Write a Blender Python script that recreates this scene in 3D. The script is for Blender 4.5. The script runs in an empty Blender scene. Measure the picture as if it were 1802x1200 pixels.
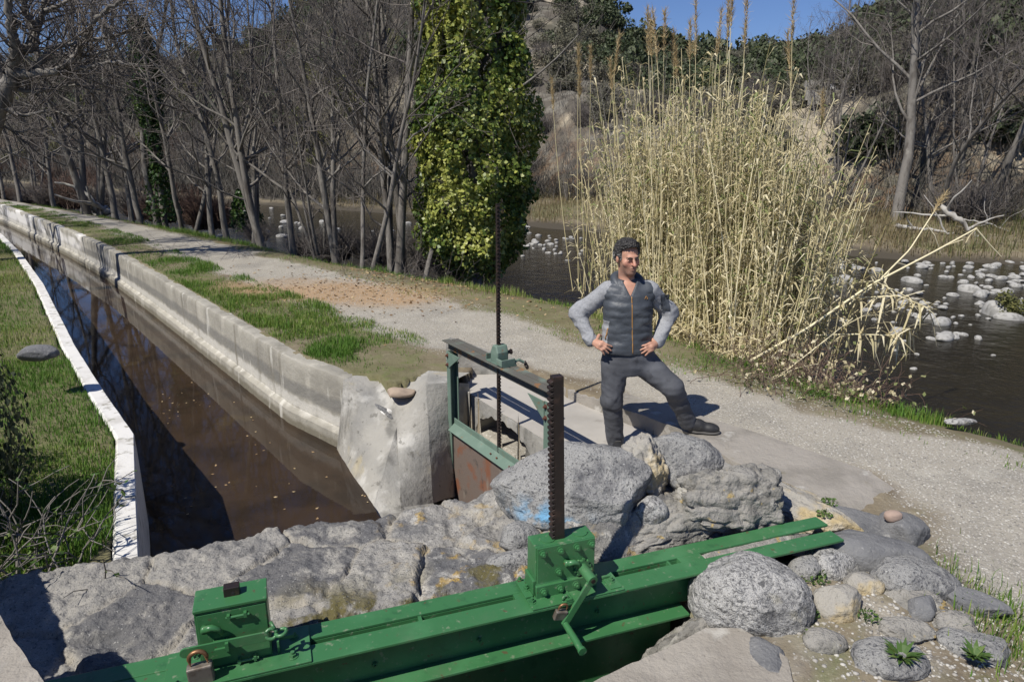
import bpy, math, random
import numpy as np
from mathutils import Vector, Matrix, Euler

S = bpy.context.scene
COL = S.collection
rad = math.radians

# ------------------------------------------------------------------ camera, sky, sun
CAM_H = 2.19
TH = math.atan(335 / 1200)
cd = bpy.data.cameras.new("camera")
cam = bpy.data.objects.new("camera", cd)
COL.objects.link(cam)
cam.location = (0, 0, CAM_H)
cam.rotation_euler = (math.pi / 2 - TH, 0, 0)
cd.sensor_width = 36
cd.lens = 24.0
cd.clip_start = 0.05
cd.clip_end = 2000
S.camera = cam

SUN_EL, SUN_AZ = rad(52), math.atan2(-0.71, -0.70)     # the sun stands behind and to the left of the camera
W = bpy.data.worlds.new("World")
S.world = W
W.use_nodes = True
nt = W.node_tree
sky = nt.nodes.new("ShaderNodeTexSky")
sky.sky_type = 'NISHITA'
sky.sun_disc = False
sky.sun_elevation = SUN_EL
sky.sun_rotation = SUN_AZ
sky.air_density = 1.0
sky.dust_density = 0.0
sky.ozone_density = 4.0
tintn = nt.nodes.new('ShaderNodeMix'); tintn.data_type = 'RGBA'; tintn.blend_type = 'MULTIPLY'; tintn.inputs[0].default_value = 1.0
tintn.inputs[7].default_value = (0.80, 0.90, 1.22, 1)                # a clear, deep blue spring sky
nt.links.new(sky.outputs[0], tintn.inputs[6]); nt.links.new(tintn.outputs[2], nt.nodes["Background"].inputs[0])
nt.nodes["Background"].inputs[1].default_value = 0.066
ld = bpy.data.lights.new("sun", 'SUN')
ld.energy = 4.9
ld.angle = rad(0.53)
ld.color = (1.0, 0.955, 0.88)
sun = bpy.data.objects.new("sun", ld)
COL.objects.link(sun)
sdir = Vector((math.cos(SUN_EL) * math.sin(SUN_AZ), math.cos(SUN_EL) * math.cos(SUN_AZ), math.sin(SUN_EL)))
sun.rotation_euler = sdir.to_track_quat('Z', 'Y').to_euler()
sun.location = (-8, -8, 15)
S.view_settings.view_transform = 'Standard'
S.view_settings.look = 'None'
S.view_settings.exposure = 0.15
S.view_settings.gamma = 1.0
S.cycles.max_bounces = 6
S.cycles.diffuse_bounces = 3
S.cycles.glossy_bounces = 3
S.cycles.transmission_bounces = 3
S.cycles.transparent_max_bounces = 6
S.cycles.use_adaptive_sampling = True
S.cycles.adaptive_threshold = 0.015
S.cycles.use_denoising = True

# ------------------------------------------------------------------ measuring helpers (metres, path level is z = 0)
_c, _s = math.cos(TH), math.sin(TH)
def _ray(px, py):
    u, v = (px - 901) / 1200, (600 - py) / 1200
    return u, _c + v * _s, -_s + v * _c
def at_z(px, py, z):
    d = _ray(px, py); t = (z - CAM_H) / d[2]
    return Vector((d[0] * t, d[1] * t, z))
def at_y(px, py, Y):
    d = _ray(px, py); t = Y / d[1]
    return Vector((d[0] * t, Y, CAM_H + d[2] * t))

# ------------------------------------------------------------------ numpy noise
def _hash(ix, iy, iz, seed):
    h = (ix.astype(np.int64) * 374761393 + iy.astype(np.int64) * 668265263 + iz.astype(np.int64) * 2147483647 + seed * 144665) & 0xffffffff
    h = ((h ^ (h >> 13)) * 1274126177) & 0xffffffff
    h = ((h ^ (h >> 16)) * 2246822519) & 0xffffffff
    return ((h ^ (h >> 15)) & 0xffff).astype(np.float32) / 65535.0
def noise3(p, seed=0):
    p = np.asarray(p, dtype=np.float64)
    i = np.floor(p).astype(np.int64)
    f = (p - i).astype(np.float32)
    f = f * f * f * (f * (f * 6 - 15) + 10)
    r = 0
    for dx in (0, 1):
        wx = f[:, 0] if dx else 1 - f[:, 0]
        for dy in (0, 1):
            wy = f[:, 1] if dy else 1 - f[:, 1]
            for dz in (0, 1):
                wz = f[:, 2] if dz else 1 - f[:, 2]
                r = r + wx * wy * wz * _hash(i[:, 0] + dx, i[:, 1] + dy, i[:, 2] + dz, seed)
    return r * 2 - 1
def fbm(p, octv=4, seed=0, gain=0.5, lac=2.03, ridge=False):
    p = np.asarray(p, dtype=np.float64); a, t, r = 1.0, 0.0, 0
    for o in range(octv):
        n = noise3(p, seed + o * 17)
        if ridge: n = 1 - 2 * np.abs(n)
        r = r + a * n; t += a; a *= gain; p = p * lac + 11.7
    return r / t
def fbm2(x, y, sc, octv=4, seed=0, ridge=False):
    return fbm(np.stack([np.ravel(x) * sc, np.ravel(y) * sc, np.zeros(np.size(x)) + 0.37], 1), octv, seed, ridge=ridge).reshape(np.shape(x))
def sstep(a, b, x):
    t = np.clip((x - a) / (b - a), 0, 1)
    return t * t * (3 - 2 * t)

# ------------------------------------------------------------------ mesh helpers
def mesh_obj(name, V, F, mat=None, parent=None, smooth=True, link=True, tint=None, mats=None, midx=None):
    V = np.asarray(V, dtype=np.float32).reshape(-1, 3)
    me = bpy.data.meshes.new(name)
    if isinstance(F, np.ndarray):
        n, k = F.shape
        me.vertices.add(len(V)); me.vertices.foreach_set('co', V.ravel())
        me.loops.add(n * k); me.loops.foreach_set('vertex_index', F.astype(np.int32).ravel())
        me.polygons.add(n)
        me.polygons.foreach_set('loop_start', np.arange(0, n * k, k, dtype=np.int32))
        me.update(calc_edges=True)
    else:
        me.from_pydata(V.tolist(), [], F)
        me.update()
    if smooth: me.polygons.foreach_set('use_smooth', np.ones(len(me.polygons), dtype=bool))
    if tint is not None:
        a = me.attributes.new('tint', 'FLOAT', 'POINT'); a.data.foreach_set('value', np.asarray(tint, dtype=np.float32))
    for m in (mats or ([mat] if mat else [])): me.materials.append(m)
    if midx is not None: me.polygons.foreach_set('material_index', np.asarray(midx, dtype=np.int32))
    me.validate()
    o = bpy.data.objects.new(name, me)
    if link: COL.objects.link(o)
    if parent: o.parent = parent
    return o
def add_attr(o, name, vals):
    a = o.data.attributes.new(name, 'FLOAT', 'POINT'); a.data.foreach_set('value', np.asarray(vals, dtype=np.float32).ravel())
def tag(o, label=None, cat=None, group=None, kind=None):
    if label: o['label'] = label
    if cat: o['category'] = cat
    if group: o['group'] = group
    if kind: o['kind'] = kind
    return o
def empty(name, loc, label, cat, group=None, rz=0.0):
    o = bpy.data.objects.new(name, None); COL.objects.link(o)
    o.location = loc; o.rotation_euler = (0, 0, rz); o.empty_display_size = 0.1
    return tag(o, label, cat, group)
def copy_tree(o, parent=None):
    c = o.copy(); COL.objects.link(c)
    if parent: c.parent = parent
    for ch in o.children: copy_tree(ch, c)
    return c
def bevel(o, w=0.003, seg=2, ang=35):
    m = o.modifiers.new('edge', 'BEVEL'); m.width = w; m.segments = seg; m.limit_method = 'ANGLE'; m.angle_limit = rad(ang)
    m.harden_normals = False
    return o

class MB:
    """collects simple solids and tubes; build() links them as one mesh"""
    def __init__(s): s.V, s.F, s.n = [], [], 0
    def add(s, V, F):
        s.V.append(np.asarray(V, dtype=np.float32).reshape(-1, 3))
        s.F += [tuple(int(i) + s.n for i in f) for f in F]
        s.n += len(s.V[-1])
    def box(s, c, size, rot=None):
        hx, hy, hz = (q / 2 for q in size)
        P = [Vector((x, y, z)) for x in (-hx, hx) for y in (-hy, hy) for z in (-hz, hz)]
        R = Euler(rot).to_matrix() if rot else Matrix.Identity(3)
        s.add([R @ p + Vector(c) for p in P], [(0, 1, 3, 2), (4, 6, 7, 5), (0, 4, 5, 1), (2, 3, 7, 6), (0, 2, 6, 4), (1, 5, 7, 3)])
    def bx(s, lo, hi): s.box([(a + b) / 2 for a, b in zip(lo, hi)], [b - a for a, b in zip(lo, hi)])
    def tube(s, pts, rs, n=8, caps=True):
        P = np.asarray(pts, dtype=np.float64).reshape(-1, 3); m = len(P)
        if np.isscalar(rs): rs = [rs] * m
        T = np.gradient(P, axis=0); T /= np.linalg.norm(T, axis=1)[:, None] + 1e-12
        ref = np.array([0.0, 0, 1]) if abs(T[:, 2]).mean() < 0.8 else np.array([1.0, 0, 0])
        A = np.cross(T, ref); A /= np.linalg.norm(A, axis=1)[:, None] + 1e-12
        B = np.cross(T, A)
        an = np.arange(n) * 2 * math.pi / n
        ring = np.cos(an)[None, :, None] * A[:, None, :] + np.sin(an)[None, :, None] * B[:, None, :]
        V = (P[:, None, :] + ring * np.asarray(rs, dtype=np.float64)[:, None, None]).reshape(-1, 3)
        F = [(i * n + j, i * n + (j + 1) % n, (i + 1) * n + (j + 1) % n, (i + 1) * n + j) for i in range(m - 1) for j in range(n)]
        if caps: F += [tuple(range(n - 1, -1, -1)), tuple((m - 1) * n + j for j in range(n))]
        s.add(V, F)
    def cyl(s, a, b, r, r2=None, n=16): s.tube([a, b], [r, r if r2 is None else r2], n)
    def prism(s, poly, axis_pts):
        """poly: list of 3-D points, swept by the vector axis_pts"""
        n = len(poly); d = Vector(axis_pts)
        V = [Vector(p) for p in poly] + [Vector(p) + d for p in poly]
        s.add(V, [tuple(range(n - 1, -1, -1)), tuple(range(n, 2 * n))] + [(i, (i + 1) % n, n + (i + 1) % n, n + i) for i in range(n)])
    def ball(s, c, r, n=10, sc=(1, 1, 1)):
        V, F = [], []
        for i in range(n // 2 + 1):
            t = math.pi * i / (n // 2)
            for j in range(n):
                p = 2 * math.pi * j / n
                V.append((c[0] + r * sc[0] * math.sin(t) * math.cos(p), c[1] + r * sc[1] * math.sin(t) * math.sin(p), c[2] + r * sc[2] * math.cos(t)))
        for i in range(n // 2):
            for j in range(n):
                F.append((i * n + j, (i + 1) * n + j, (i + 1) * n + (j + 1) % n, i * n + (j + 1) % n))
        s.add(V, F)
    def build(s, name, mat, parent=None, smooth=False, link=True):
        return mesh_obj(name, np.concatenate(s.V), s.F, mat, parent, smooth, link)

# ------------------------------------------------------------------ signed-distance modelling (for bodies and clothes)
class Field:
    def __init__(s, lo, hi, h):
        s.lo, s.h = np.array(lo, dtype=np.float64), h
        s.n = np.ceil((np.array(hi) - s.lo) / h).astype(int) + 1
        s.d = np.ones(s.n, dtype=np.float32)
    def block(s, lo, hi):
        a = np.clip(np.floor((np.array(lo) - s.lo) / s.h).astype(int), 0, s.n)
        b = np.clip(np.ceil((np.array(hi) - s.lo) / s.h).astype(int) + 1, 0, s.n)
        sl = tuple(slice(i, j) for i, j in zip(a, b))
        ax = [(s.lo[k] + np.arange(a[k], b[k]) * s.h).astype(np.float32) for k in range(3)]
        return sl, ax[0][:, None, None], ax[1][None, :, None], ax[2][None, None, :]
    def put(s, fn, lo, hi, k=0.02, op='u'):
        m = max(k, 3 * s.h) * 1.5
        sl, X, Y, Z = s.block([q - m for q in lo], [q + m for q in hi])
        if min(s.d[sl].shape) == 0: return
        e = fn(X, Y, Z); d = s.d[sl]
        if op == 's': e, d = -e, -d; d = -d; 
        if op == 'u':
            hh = np.maximum(k - np.abs(d - e), 0) / k
            s.d[sl] = np.minimum(d, e) - hh * hh * k * 0.25
        else:
            hh = np.maximum(k - np.abs(d - e), 0) / k
            s.d[sl] = np.maximum(d, e) + hh * hh * k * 0.25
    def cone(s, a, b, r1, r2, k=0.02, op='u', flat=None):
        a, b = np.array(a, dtype=np.float64), np.array(b, dtype=np.float64); ba = b - a; L = float(ba @ ba) + 1e-12
        def fn(X, Y, Z):
            x, y, z = X - a[0], Y - a[1], Z - a[2]
            h = np.clip((x * ba[0] + y * ba[1] + z * ba[2]) / L, 0, 1)
            return np.sqrt((x - h * ba[0]) ** 2 + (y - h * ba[1]) ** 2 + (z - h * ba[2]) ** 2) - (r1 + (r2 - r1) * h)
        R = max(r1, r2)
        s.put(fn, np.minimum(a, b) - R, np.maximum(a, b) + R, k, op)
    def ell(s, c, r, R=None, k=0.02, op='u'):
        c = np.array(c, dtype=np.float64); Rm = np.array(R) if R is not None else np.eye(3)
        def fn(X, Y, Z):
            x, y, z = X - c[0], Y - c[1], Z - c[2]
            p = [Rm[0, i] * x + Rm[1, i] * y + Rm[2, i] * z for i in range(3)]
            k0 = np.sqrt(sum((p[i] / r[i]) ** 2 for i in range(3))); k1 = np.sqrt(sum((p[i] / r[i] ** 2) ** 2 for i in range(3))) + 1e-9
            return k0 * (k0 - 1) / k1
        m = max(r)
        s.put(fn, c - m, c + m, k, op)
    def loft(s, secs, k=0.02, op='u', pw=2.3):
        """secs: rows of (z, cx, cy, rx, ry), rising"""
        A = np.array(secs, dtype=np.float64)
        def fn(X, Y, Z):
            z = Z.ravel(); ip = [np.interp(z, A[:, 0], A[:, i])[None, None, :] for i in (1, 2, 3, 4)]
            q = (np.abs((X - ip[0]) / ip[2]) ** pw + np.abs((Y - ip[1]) / ip[3]) ** pw) ** (1 / pw)
            d = (q - 1) * np.minimum(ip[2], ip[3])
            return np.maximum(d, np.maximum(A[0, 0] - Z, Z - A[-1, 0])).astype(np.float32)
        lo = (min(A[:, 1] - A[:, 3]), min(A[:, 2] - A[:, 4]), A[0, 0]); hi = (max(A[:, 1] + A[:, 3]), max(A[:, 2] + A[:, 4]), A[-1, 0])
        s.put(fn, lo, hi, k, op)
    def mesh(s):
        d = s.d; ins = d < 0
        c = [ins[i:i - 1 or None, j:j - 1 or None, k:k - 1 or None] for i in (0, 1) for j in (0, 1) for k in (0, 1)]
        cnt = sum(q.astype(np.int8) for q in c)
        I = np.argwhere((cnt > 0) & (cnt < 8))
        idx = -np.ones(np.array(d.shape) - 1, dtype=np.int64)
        idx[I[:, 0], I[:, 1], I[:, 2]] = np.arange(len(I))
        acc = np.zeros((len(I), 3)); num = np.zeros(len(I))
        cs = [(i, j, k) for i in (0, 1) for j in (0, 1) for k in (0, 1)]
        for a in cs:
            for ax in range(3):
                if a[ax]: continue
                b = list(a); b[ax] = 1
                da = d[I[:, 0] + a[0], I[:, 1] + a[1], I[:, 2] + a[2]]; db = d[I[:, 0] + b[0], I[:, 1] + b[1], I[:, 2] + b[2]]
                m = (da < 0) != (db < 0)
                t = np.where(m, da / np.where(m, da - db, 1), 0)
                p = np.array(a, dtype=np.float64)[None, :].repeat(len(I), 0); p[:, ax] += t
                acc[m] += p[m]; num[m] += 1
        V = (I + acc / np.maximum(num, 1)[:, None]) * s.h + s.lo
        Fs = []
        for ax in range(3):
            u, v = (ax + 1) % 3, (ax + 2) % 3
            sa = [slice(1, -1)] * 3; sa[ax] = slice(0, -1)
            sb = list(sa); sb[ax] = slice(1, None)
            A, B = ins[tuple(sa)], ins[tuple(sb)]
            E = np.argwhere(A != B)
            if not len(E): continue
            fl = A[E[:, 0], E[:, 1], E[:, 2]]
            off = np.ones(3, dtype=int); off[ax] = 0
            E = E + off
            def g(du, dv):
                q = E.copy(); q[:, u] -= du; q[:, v] -= dv
                return idx[q[:, 0], q[:, 1], q[:, 2]]
            Q = np.stack([g(1, 1), g(0, 1), g(0, 0), g(1, 0)], 1)
            Q[~fl] = Q[~fl][:, ::-1]
            Fs.append(Q)
        F = np.concatenate(Fs)
        return V, F[(F >= 0).all(1)]
def smooth_verts(V, F, it=2, f=0.5):
    n = len(V); V = V.copy()
    a = F.ravel(); b = np.roll(F, -1, axis=1).ravel()
    deg = np.bincount(a, minlength=n) + np.bincount(b, minlength=n) + 1e-9
    for _ in range(it):
        M_ = np.stack([(np.bincount(a, V[b, i], n) + np.bincount(b, V[a, i], n)) / deg for i in range(3)], 1)
        V += f * (M_ - V)
    return V

# ------------------------------------------------------------------ procedural materials
def _mapping(nt, coord, stretch):
    tc = nt.nodes.new('ShaderNodeTexCoord')
    mp = nt.nodes.new('ShaderNodeMapping'); mp.inputs['Scale'].default_value = stretch
    nt.links.new(tc.outputs[coord], mp.inputs[0])
    return mp.outputs[0]
def _tex(nt, vec, kind, scale, detail=4, rough=0.55, dist=0.0):
    if kind == 'voronoi' or kind == 'edge':
        t = nt.nodes.new('ShaderNodeTexVoronoi'); t.inputs['Scale'].default_value = scale
        if kind == 'edge': t.feature = 'DISTANCE_TO_EDGE'
        out = t.outputs['Distance']
    elif kind == 'cell':
        t = nt.nodes.new('ShaderNodeTexVoronoi'); t.inputs['Scale'].default_value = scale
        out = t.outputs['Color']
    elif kind == 'wave':
        t = nt.nodes.new('ShaderNodeTexWave'); t.inputs['Scale'].default_value = scale; t.inputs['Distortion'].default_value = dist
        t.bands_direction = 'Z'; out = t.outputs[1]
    else:
        t = nt.nodes.new('ShaderNodeTexNoise'); t.inputs['Scale'].default_value = scale; t.inputs['Detail'].default_value = detail
        t.inputs['Roughness'].default_value = rough; t.inputs['Distortion'].default_value = dist
        out = t.outputs[0]
    nt.links.new(vec, t.inputs['Vector'])
    return out
def _ramp(nt, val, lo, hi, amt=1.0):
    m = nt.nodes.new('ShaderNodeMapRange'); m.interpolation_type = 'SMOOTHSTEP'
    m.inputs['From Min'].default_value = lo; m.inputs['From Max'].default_value = hi; m.inputs['To Max'].default_value = amt
    nt.links.new(val, m.inputs['Value'])
    return m.outputs[0]
def mix(nt, f, a, b):
    m = nt.nodes.new('ShaderNodeMix'); m.data_type = 'RGBA'
    for s_, v in ((m.inputs[0], f), (m.inputs[6], a), (m.inputs[7], b)):
        if hasattr(v, 'links'): nt.links.new(v, s_)
        elif isinstance(v, (int, float)): s_.default_value = v
        else: s_.default_value = (*v, 1)
    return m.outputs[2]
def mul(nt, a, b):
    m = nt.nodes.new('ShaderNodeMath'); m.operation = 'MULTIPLY'
    for i, v in enumerate((a, b)):
        if hasattr(v, 'links'): nt.links.new(v, m.inputs[i])
        else: m.inputs[i].default_value = v
    return m.outputs[0]
def mat(name, base, layers=(), rough=0.85, bumps=(), coord='Object', metallic=0.0, spec=0.4, trans=0.0, rough_var=0.0):
    """layers: dicts col, scale, lo, hi, [kind, detail, stretch, amt, attr, attr_amt, dist] painted over the base colour"""
    m = bpy.data.materials.new(name); m.use_nodes = True; nt = m.node_tree
    bs = nt.nodes['Principled BSDF']
    col = base
    for L in layers:
        if 'z0' in L:                                             # a tide line: a level band whose height wanders
            tc = nt.nodes.new('ShaderNodeTexCoord'); sx = nt.nodes.new('ShaderNodeSeparateXYZ'); nt.links.new(tc.outputs['Object'], sx.inputs[0])
            v = _mapping(nt, 'Object', (1, 1, .4)); t = _tex(nt, v, 'noise', L.get('nscale', 4), 6)
            ad = nt.nodes.new('ShaderNodeMath'); ad.operation = 'MULTIPLY_ADD'; nt.links.new(t, ad.inputs[0]); ad.inputs[1].default_value = L.get('namp', .2); nt.links.new(sx.outputs[2], ad.inputs[2])
            sb = nt.nodes.new('ShaderNodeMath'); sb.operation = 'SUBTRACT'; nt.links.new(ad.outputs[0], sb.inputs[0]); sb.inputs[1].default_value = L['z0'] + .5 * L.get('namp', .2)
            ab = nt.nodes.new('ShaderNodeMath'); ab.operation = 'ABSOLUTE'; nt.links.new(sb.outputs[0], ab.inputs[0])
            f = _ramp(nt, ab.outputs[0], L['w'], L['w'] * .4, L.get('amt', 1.0))
        elif 'scale' in L:
            v = _mapping(nt, L.get('coord', coord), L.get('stretch', (1, 1, 1)))
            t = _tex(nt, v, L.get('kind', 'noise'), L['scale'], L.get('detail', 4), L.get('rough', 0.55), L.get('dist', 0.0))
            f = _ramp(nt, t, L['lo'], L['hi'], L.get('amt', 1.0))
            if 'attr' in L:
                a = nt.nodes.new('ShaderNodeAttribute'); a.attribute_name = L['attr']
                f = mul(nt, f, a.outputs['Fac'])
        else:
            a = nt.nodes.new('ShaderNodeAttribute'); a.attribute_name = L['attr']
            f = _ramp(nt, a.outputs['Fac'], L.get('lo', 0.0), L.get('hi', 1.0), L.get('amt', 1.0))
        col = mix(nt, f, col, L['col'])
    if hasattr(col, 'links'): nt.links.new(col, bs.inputs['Base Color'])
    else: bs.inputs['Base Color'].default_value = (*col, 1)
    bs.inputs['Roughness'].default_value = rough
    if rough_var:
        v = _mapping(nt, coord, (1, 1, 1)); t = _tex(nt, v, 'noise', 14, 4)
        mr = nt.nodes.new('ShaderNodeMapRange'); mr.inputs['To Min'].default_value = rough - rough_var; mr.inputs['To Max'].default_value = rough + rough_var
        nt.links.new(t, mr.inputs['Value']); nt.links.new(mr.outputs[0], bs.inputs['Roughness'])
    bs.inputs['Metallic'].default_value = metallic
    bs.inputs['Specular IOR Level'].default_value = spec
    prev = None
    for B in bumps:
        kind = B[3] if len(B) > 3 else 'noise'; st = B[4] if len(B) > 4 else (1, 1, 1)
        v = _mapping(nt, coord, st); t = _tex(nt, v, kind, B[0], 6, 0.6)
        b = nt.nodes.new('ShaderNodeBump'); b.inputs['Strength'].default_value = B[1]; b.inputs['Distance'].default_value = B[2]
        nt.links.new(t, b.inputs['Height'])
        if prev: nt.links.new(prev, b.inputs['Normal'])
        prev = b.outputs[0]
    if prev: nt.links.new(prev, bs.inputs['Normal'])
    if trans:
        tr = nt.nodes.new('ShaderNodeBsdfTranslucent'); mx = nt.nodes.new('ShaderNodeMixShader'); mx.inputs[0].default_value = trans
        if hasattr(col, 'links'): nt.links.new(col, tr.inputs[0])
        else: tr.inputs[0].default_value = (*col, 1)
        nt.links.new(bs.outputs[0], mx.inputs[1]); nt.links.new(tr.outputs[0], mx.inputs[2])
        nt.links.new(mx.outputs[0], nt.nodes['Material Output'].inputs[0])
    return m

K = {}
K['granite'] = mat('granite', (0.29, 0.285, 0.27), [
    dict(col=(0.10, 0.10, 0.105), scale=3.4, lo=0.45, hi=0.64, detail=10, rough=.68, amt=0.85), dict(col=(0.42, 0.41, 0.385), scale=5.0, lo=0.55, hi=0.72, detail=8, amt=0.8),
    dict(col=(0.08, 0.08, 0.085), scale=75, lo=0.56, hi=0.64, amt=0.85), dict(col=(0.045, 0.045, 0.047), scale=120, kind='voronoi', lo=0.30, hi=0.18, amt=0.60), dict(col=(0.52, 0.51, 0.48), scale=60, lo=0.62, hi=0.72, amt=0.6)],
    0.9, [(9, 0.6, 0.05), (38, 0.8, 0.025), (130, 0.6, 0.008)])
K['granite_white'] = mat('speckled granite', (0.43, 0.42, 0.395), [
    dict(col=(0.07, 0.07, 0.072), scale=34, lo=0.47, hi=0.60, detail=10, rough=.75, amt=0.85, stretch=(1, .8, 1.5), dist=1.2), dict(col=(0.085, 0.085, 0.088), scale=3.2, lo=0.50, hi=0.66, detail=10, rough=.7, amt=0.8),
    dict(col=(0.5, 0.46, 0.33), scale=7, lo=0.6, hi=0.75, amt=0.5), dict(col=(0.045, 0.045, 0.047), scale=110, kind='voronoi', lo=0.30, hi=0.18, amt=0.70)], 0.9, [(10, 0.5, 0.04), (40, 0.8, 0.022), (130, 0.6, 0.008)])
K['granite_dark'] = mat('dark schist', (0.17, 0.17, 0.17), [
    dict(col=(0.085, 0.087, 0.092), scale=4, lo=0.4, hi=0.65, detail=7, amt=0.8), dict(col=(0.34, 0.33, 0.31), scale=9, lo=0.58, hi=0.72, detail=8, amt=0.7),
    dict(col=(0.36, 0.35, 0.33), scale=70, lo=0.62, hi=0.7, amt=0.5)], 0.9, [(22, 0.6, 0.025), (90, 0.5, 0.008)])
K['rock_blue'] = mat('granite with blue paint smears', (0.30, 0.295, 0.28), [
    dict(col=(0.105, 0.105, 0.11), scale=3.0, lo=0.46, hi=0.64, detail=10, rough=.68, amt=0.85), dict(col=(0.42, 0.41, 0.385), scale=5.0, lo=0.53, hi=0.7, detail=8, amt=0.8),
    dict(col=(0.08, 0.08, 0.085), scale=75, lo=0.56, hi=0.64, amt=0.85), dict(col=(0.045, 0.045, 0.047), scale=120, kind='voronoi', lo=0.30, hi=0.18, amt=0.60), dict(col=(0.52, 0.51, 0.48), scale=60, lo=0.62, hi=0.72, amt=0.6),
    dict(col=(0.16, 0.36, 0.55), scale=9, lo=0.45, hi=0.62, detail=6, attr='paint', amt=0.9)], 0.9, [(9, 0.6, 0.05), (38, 0.8, 0.025), (130, 0.6, 0.008)])
K['rock_ochre'] = mat('lichen crusted mortar', (0.33, 0.31, 0.27), [
    dict(col=(0.44, 0.34, 0.17), scale=4, lo=0.48, hi=0.62, detail=6, amt=0.85), dict(col=(0.54, 0.50, 0.42), scale=6, lo=0.55, hi=0.7, detail=6, amt=0.8),
    dict(col=(0.12, 0.11, 0.09), scale=8, lo=0.58, hi=0.74, detail=8, amt=0.8), dict(col=(0.08, 0.08, 0.08), scale=80, lo=0.6, hi=0.68, amt=0.5)],
    0.92, [(25, 0.7, 0.03), (90, 0.5, 0.01)])
K['rubble'] = mat('rubble mortar', (0.29, 0.275, 0.245), [
    dict(col=(0.14, 0.135, 0.12), scale=5, lo=0.42, hi=0.66, detail=8, amt=0.85), dict(col=(0.46, 0.44, 0.39), scale=8, lo=0.56, hi=0.7, detail=8, amt=0.75),
    dict(col=(0.42, 0.30, 0.10), scale=12, lo=0.64, hi=0.7, detail=4, amt=0.8), dict(col=(0.15, 0.145, 0.07), scale=7, lo=0.6, hi=0.74, detail=6, amt=0.6),
    dict(col=(0.07, 0.07, 0.07), scale=80, lo=0.6, hi=0.68, amt=0.5)], 0.93, [(20, 0.8, 0.04), (75, 0.6, 0.012)])
K['masonry'] = mat('old masonry', (0.275, 0.262, 0.238), [
    dict(col=(0.095, 0.095, 0.10), attr='tone', lo=0.2, hi=0.8, amt=0.8),
    dict(col=(0.105, 0.106, 0.11), scale=4.3, lo=0.46, hi=0.66, detail=10, rough=.7, amt=0.7), dict(col=(0.43, 0.405, 0.35), scale=5, lo=0.50, hi=0.68, detail=10, rough=.7, amt=0.7),
    dict(col=(0.34, 0.31, 0.255), scale=11, lo=0.36, hi=0.55, detail=8, attr='joint', amt=0.8),
    dict(col=(0.41, 0.27, 0.06), scale=9, lo=0.56, hi=0.66, detail=6, attr='lichen', amt=1.0), dict(col=(0.55, 0.53, 0.48), scale=13, lo=0.54, hi=0.66, detail=6, attr='lichen', amt=0.8),
    dict(col=(0.10, 0.085, 0.025), scale=6, lo=0.47, hi=0.58, detail=8, attr='moss', amt=0.95),
    dict(col=(0.50, 0.49, 0.46), scale=85, lo=0.63, hi=0.7, amt=0.6), dict(col=(0.06, 0.06, 0.065), scale=75, lo=0.58, hi=0.66, amt=0.7), dict(col=(0.045, 0.045, 0.047), scale=130, kind='voronoi', lo=0.30, hi=0.18, amt=0.50)],
    0.93, [(18, 0.7, 0.035), (70, 0.6, 0.012), (220, 0.3, 0.004)])
K['concrete'] = mat('weathered concrete', (0.325, 0.31, 0.275), [
    dict(col=(0.22, 0.215, 0.20), scale=2.2, lo=0.42, hi=0.7, detail=8, amt=0.8), dict(col=(0.50, 0.485, 0.445), scale=4, lo=0.52, hi=0.7, detail=8, amt=0.75),
    dict(col=(0.40, 0.33, 0.18), scale=3, lo=0.58, hi=0.72, detail=6, amt=0.5), dict(col=(0.13, 0.125, 0.11), scale=4, lo=0.56, hi=0.72, detail=8, amt=0.75, stretch=(1, 1, 0.18)), dict(col=(0.10, 0.095, 0.08), scale=13, lo=0.60, hi=0.68, detail=8, amt=0.6)],
    0.9, [(14, 0.5, 0.03), (80, 0.3, 0.008)])
K['slab'] = mat('smooth cement', (0.40, 0.375, 0.335), [
    dict(col=(0.30, 0.28, 0.25), scale=1.8, lo=0.42, hi=0.7, detail=8, amt=0.8), dict(col=(0.22, 0.205, 0.18), scale=7, lo=0.58, hi=0.75, detail=8, amt=0.5)],
    0.88, [(9, 0.15, 0.03), (110, 0.2, 0.004)])
K['kerb'] = mat('kerb concrete', (0.30, 0.275, 0.24), [
    dict(col=(0.19, 0.175, 0.15), scale=2.5, lo=0.42, hi=0.66, detail=8, amt=0.8), dict(col=(0.50, 0.48, 0.44), scale=5, lo=0.58, hi=0.7, detail=8, amt=0.7),
    dict(col=(0.15, 0.13, 0.06), scale=4, lo=0.6, hi=0.72, amt=0.5)], 0.92, [(16, 0.5, 0.03), (70, 0.4, 0.01)])
K['canalwall'] = mat('canal wall concrete', (0.345, 0.325, 0.275), [
    dict(col=(0.24, 0.225, 0.19), scale=2.0, lo=0.42, hi=0.66, detail=8, amt=0.8), dict(col=(0.50, 0.47, 0.40), scale=5, lo=0.54, hi=0.7, detail=8, amt=0.6, stretch=(1, 1, 0.2)),
    dict(col=(0.17, 0.165, 0.15), z0=-.34, w=.11, namp=.10, nscale=3, amt=.75), dict(col=(0.56, 0.54, 0.49), z0=-.50, w=.085, namp=.12, nscale=5, amt=.75), dict(col=(0.13, 0.115, 0.08), z0=-.74, w=.10, namp=.08, amt=.8),
    dict(col=(0.16, 0.145, 0.11), scale=3.2, lo=0.56, hi=0.7, detail=6, amt=0.7, stretch=(1, 1, 0.10)), dict(col=(0.58, 0.56, 0.5), scale=6, lo=0.62, hi=0.7, amt=0.7, stretch=(1, 1, 0.15)),
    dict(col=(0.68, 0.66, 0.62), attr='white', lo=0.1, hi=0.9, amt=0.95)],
    0.9, [(15, 0.4, 0.03), (70, 0.4, 0.008)])
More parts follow.
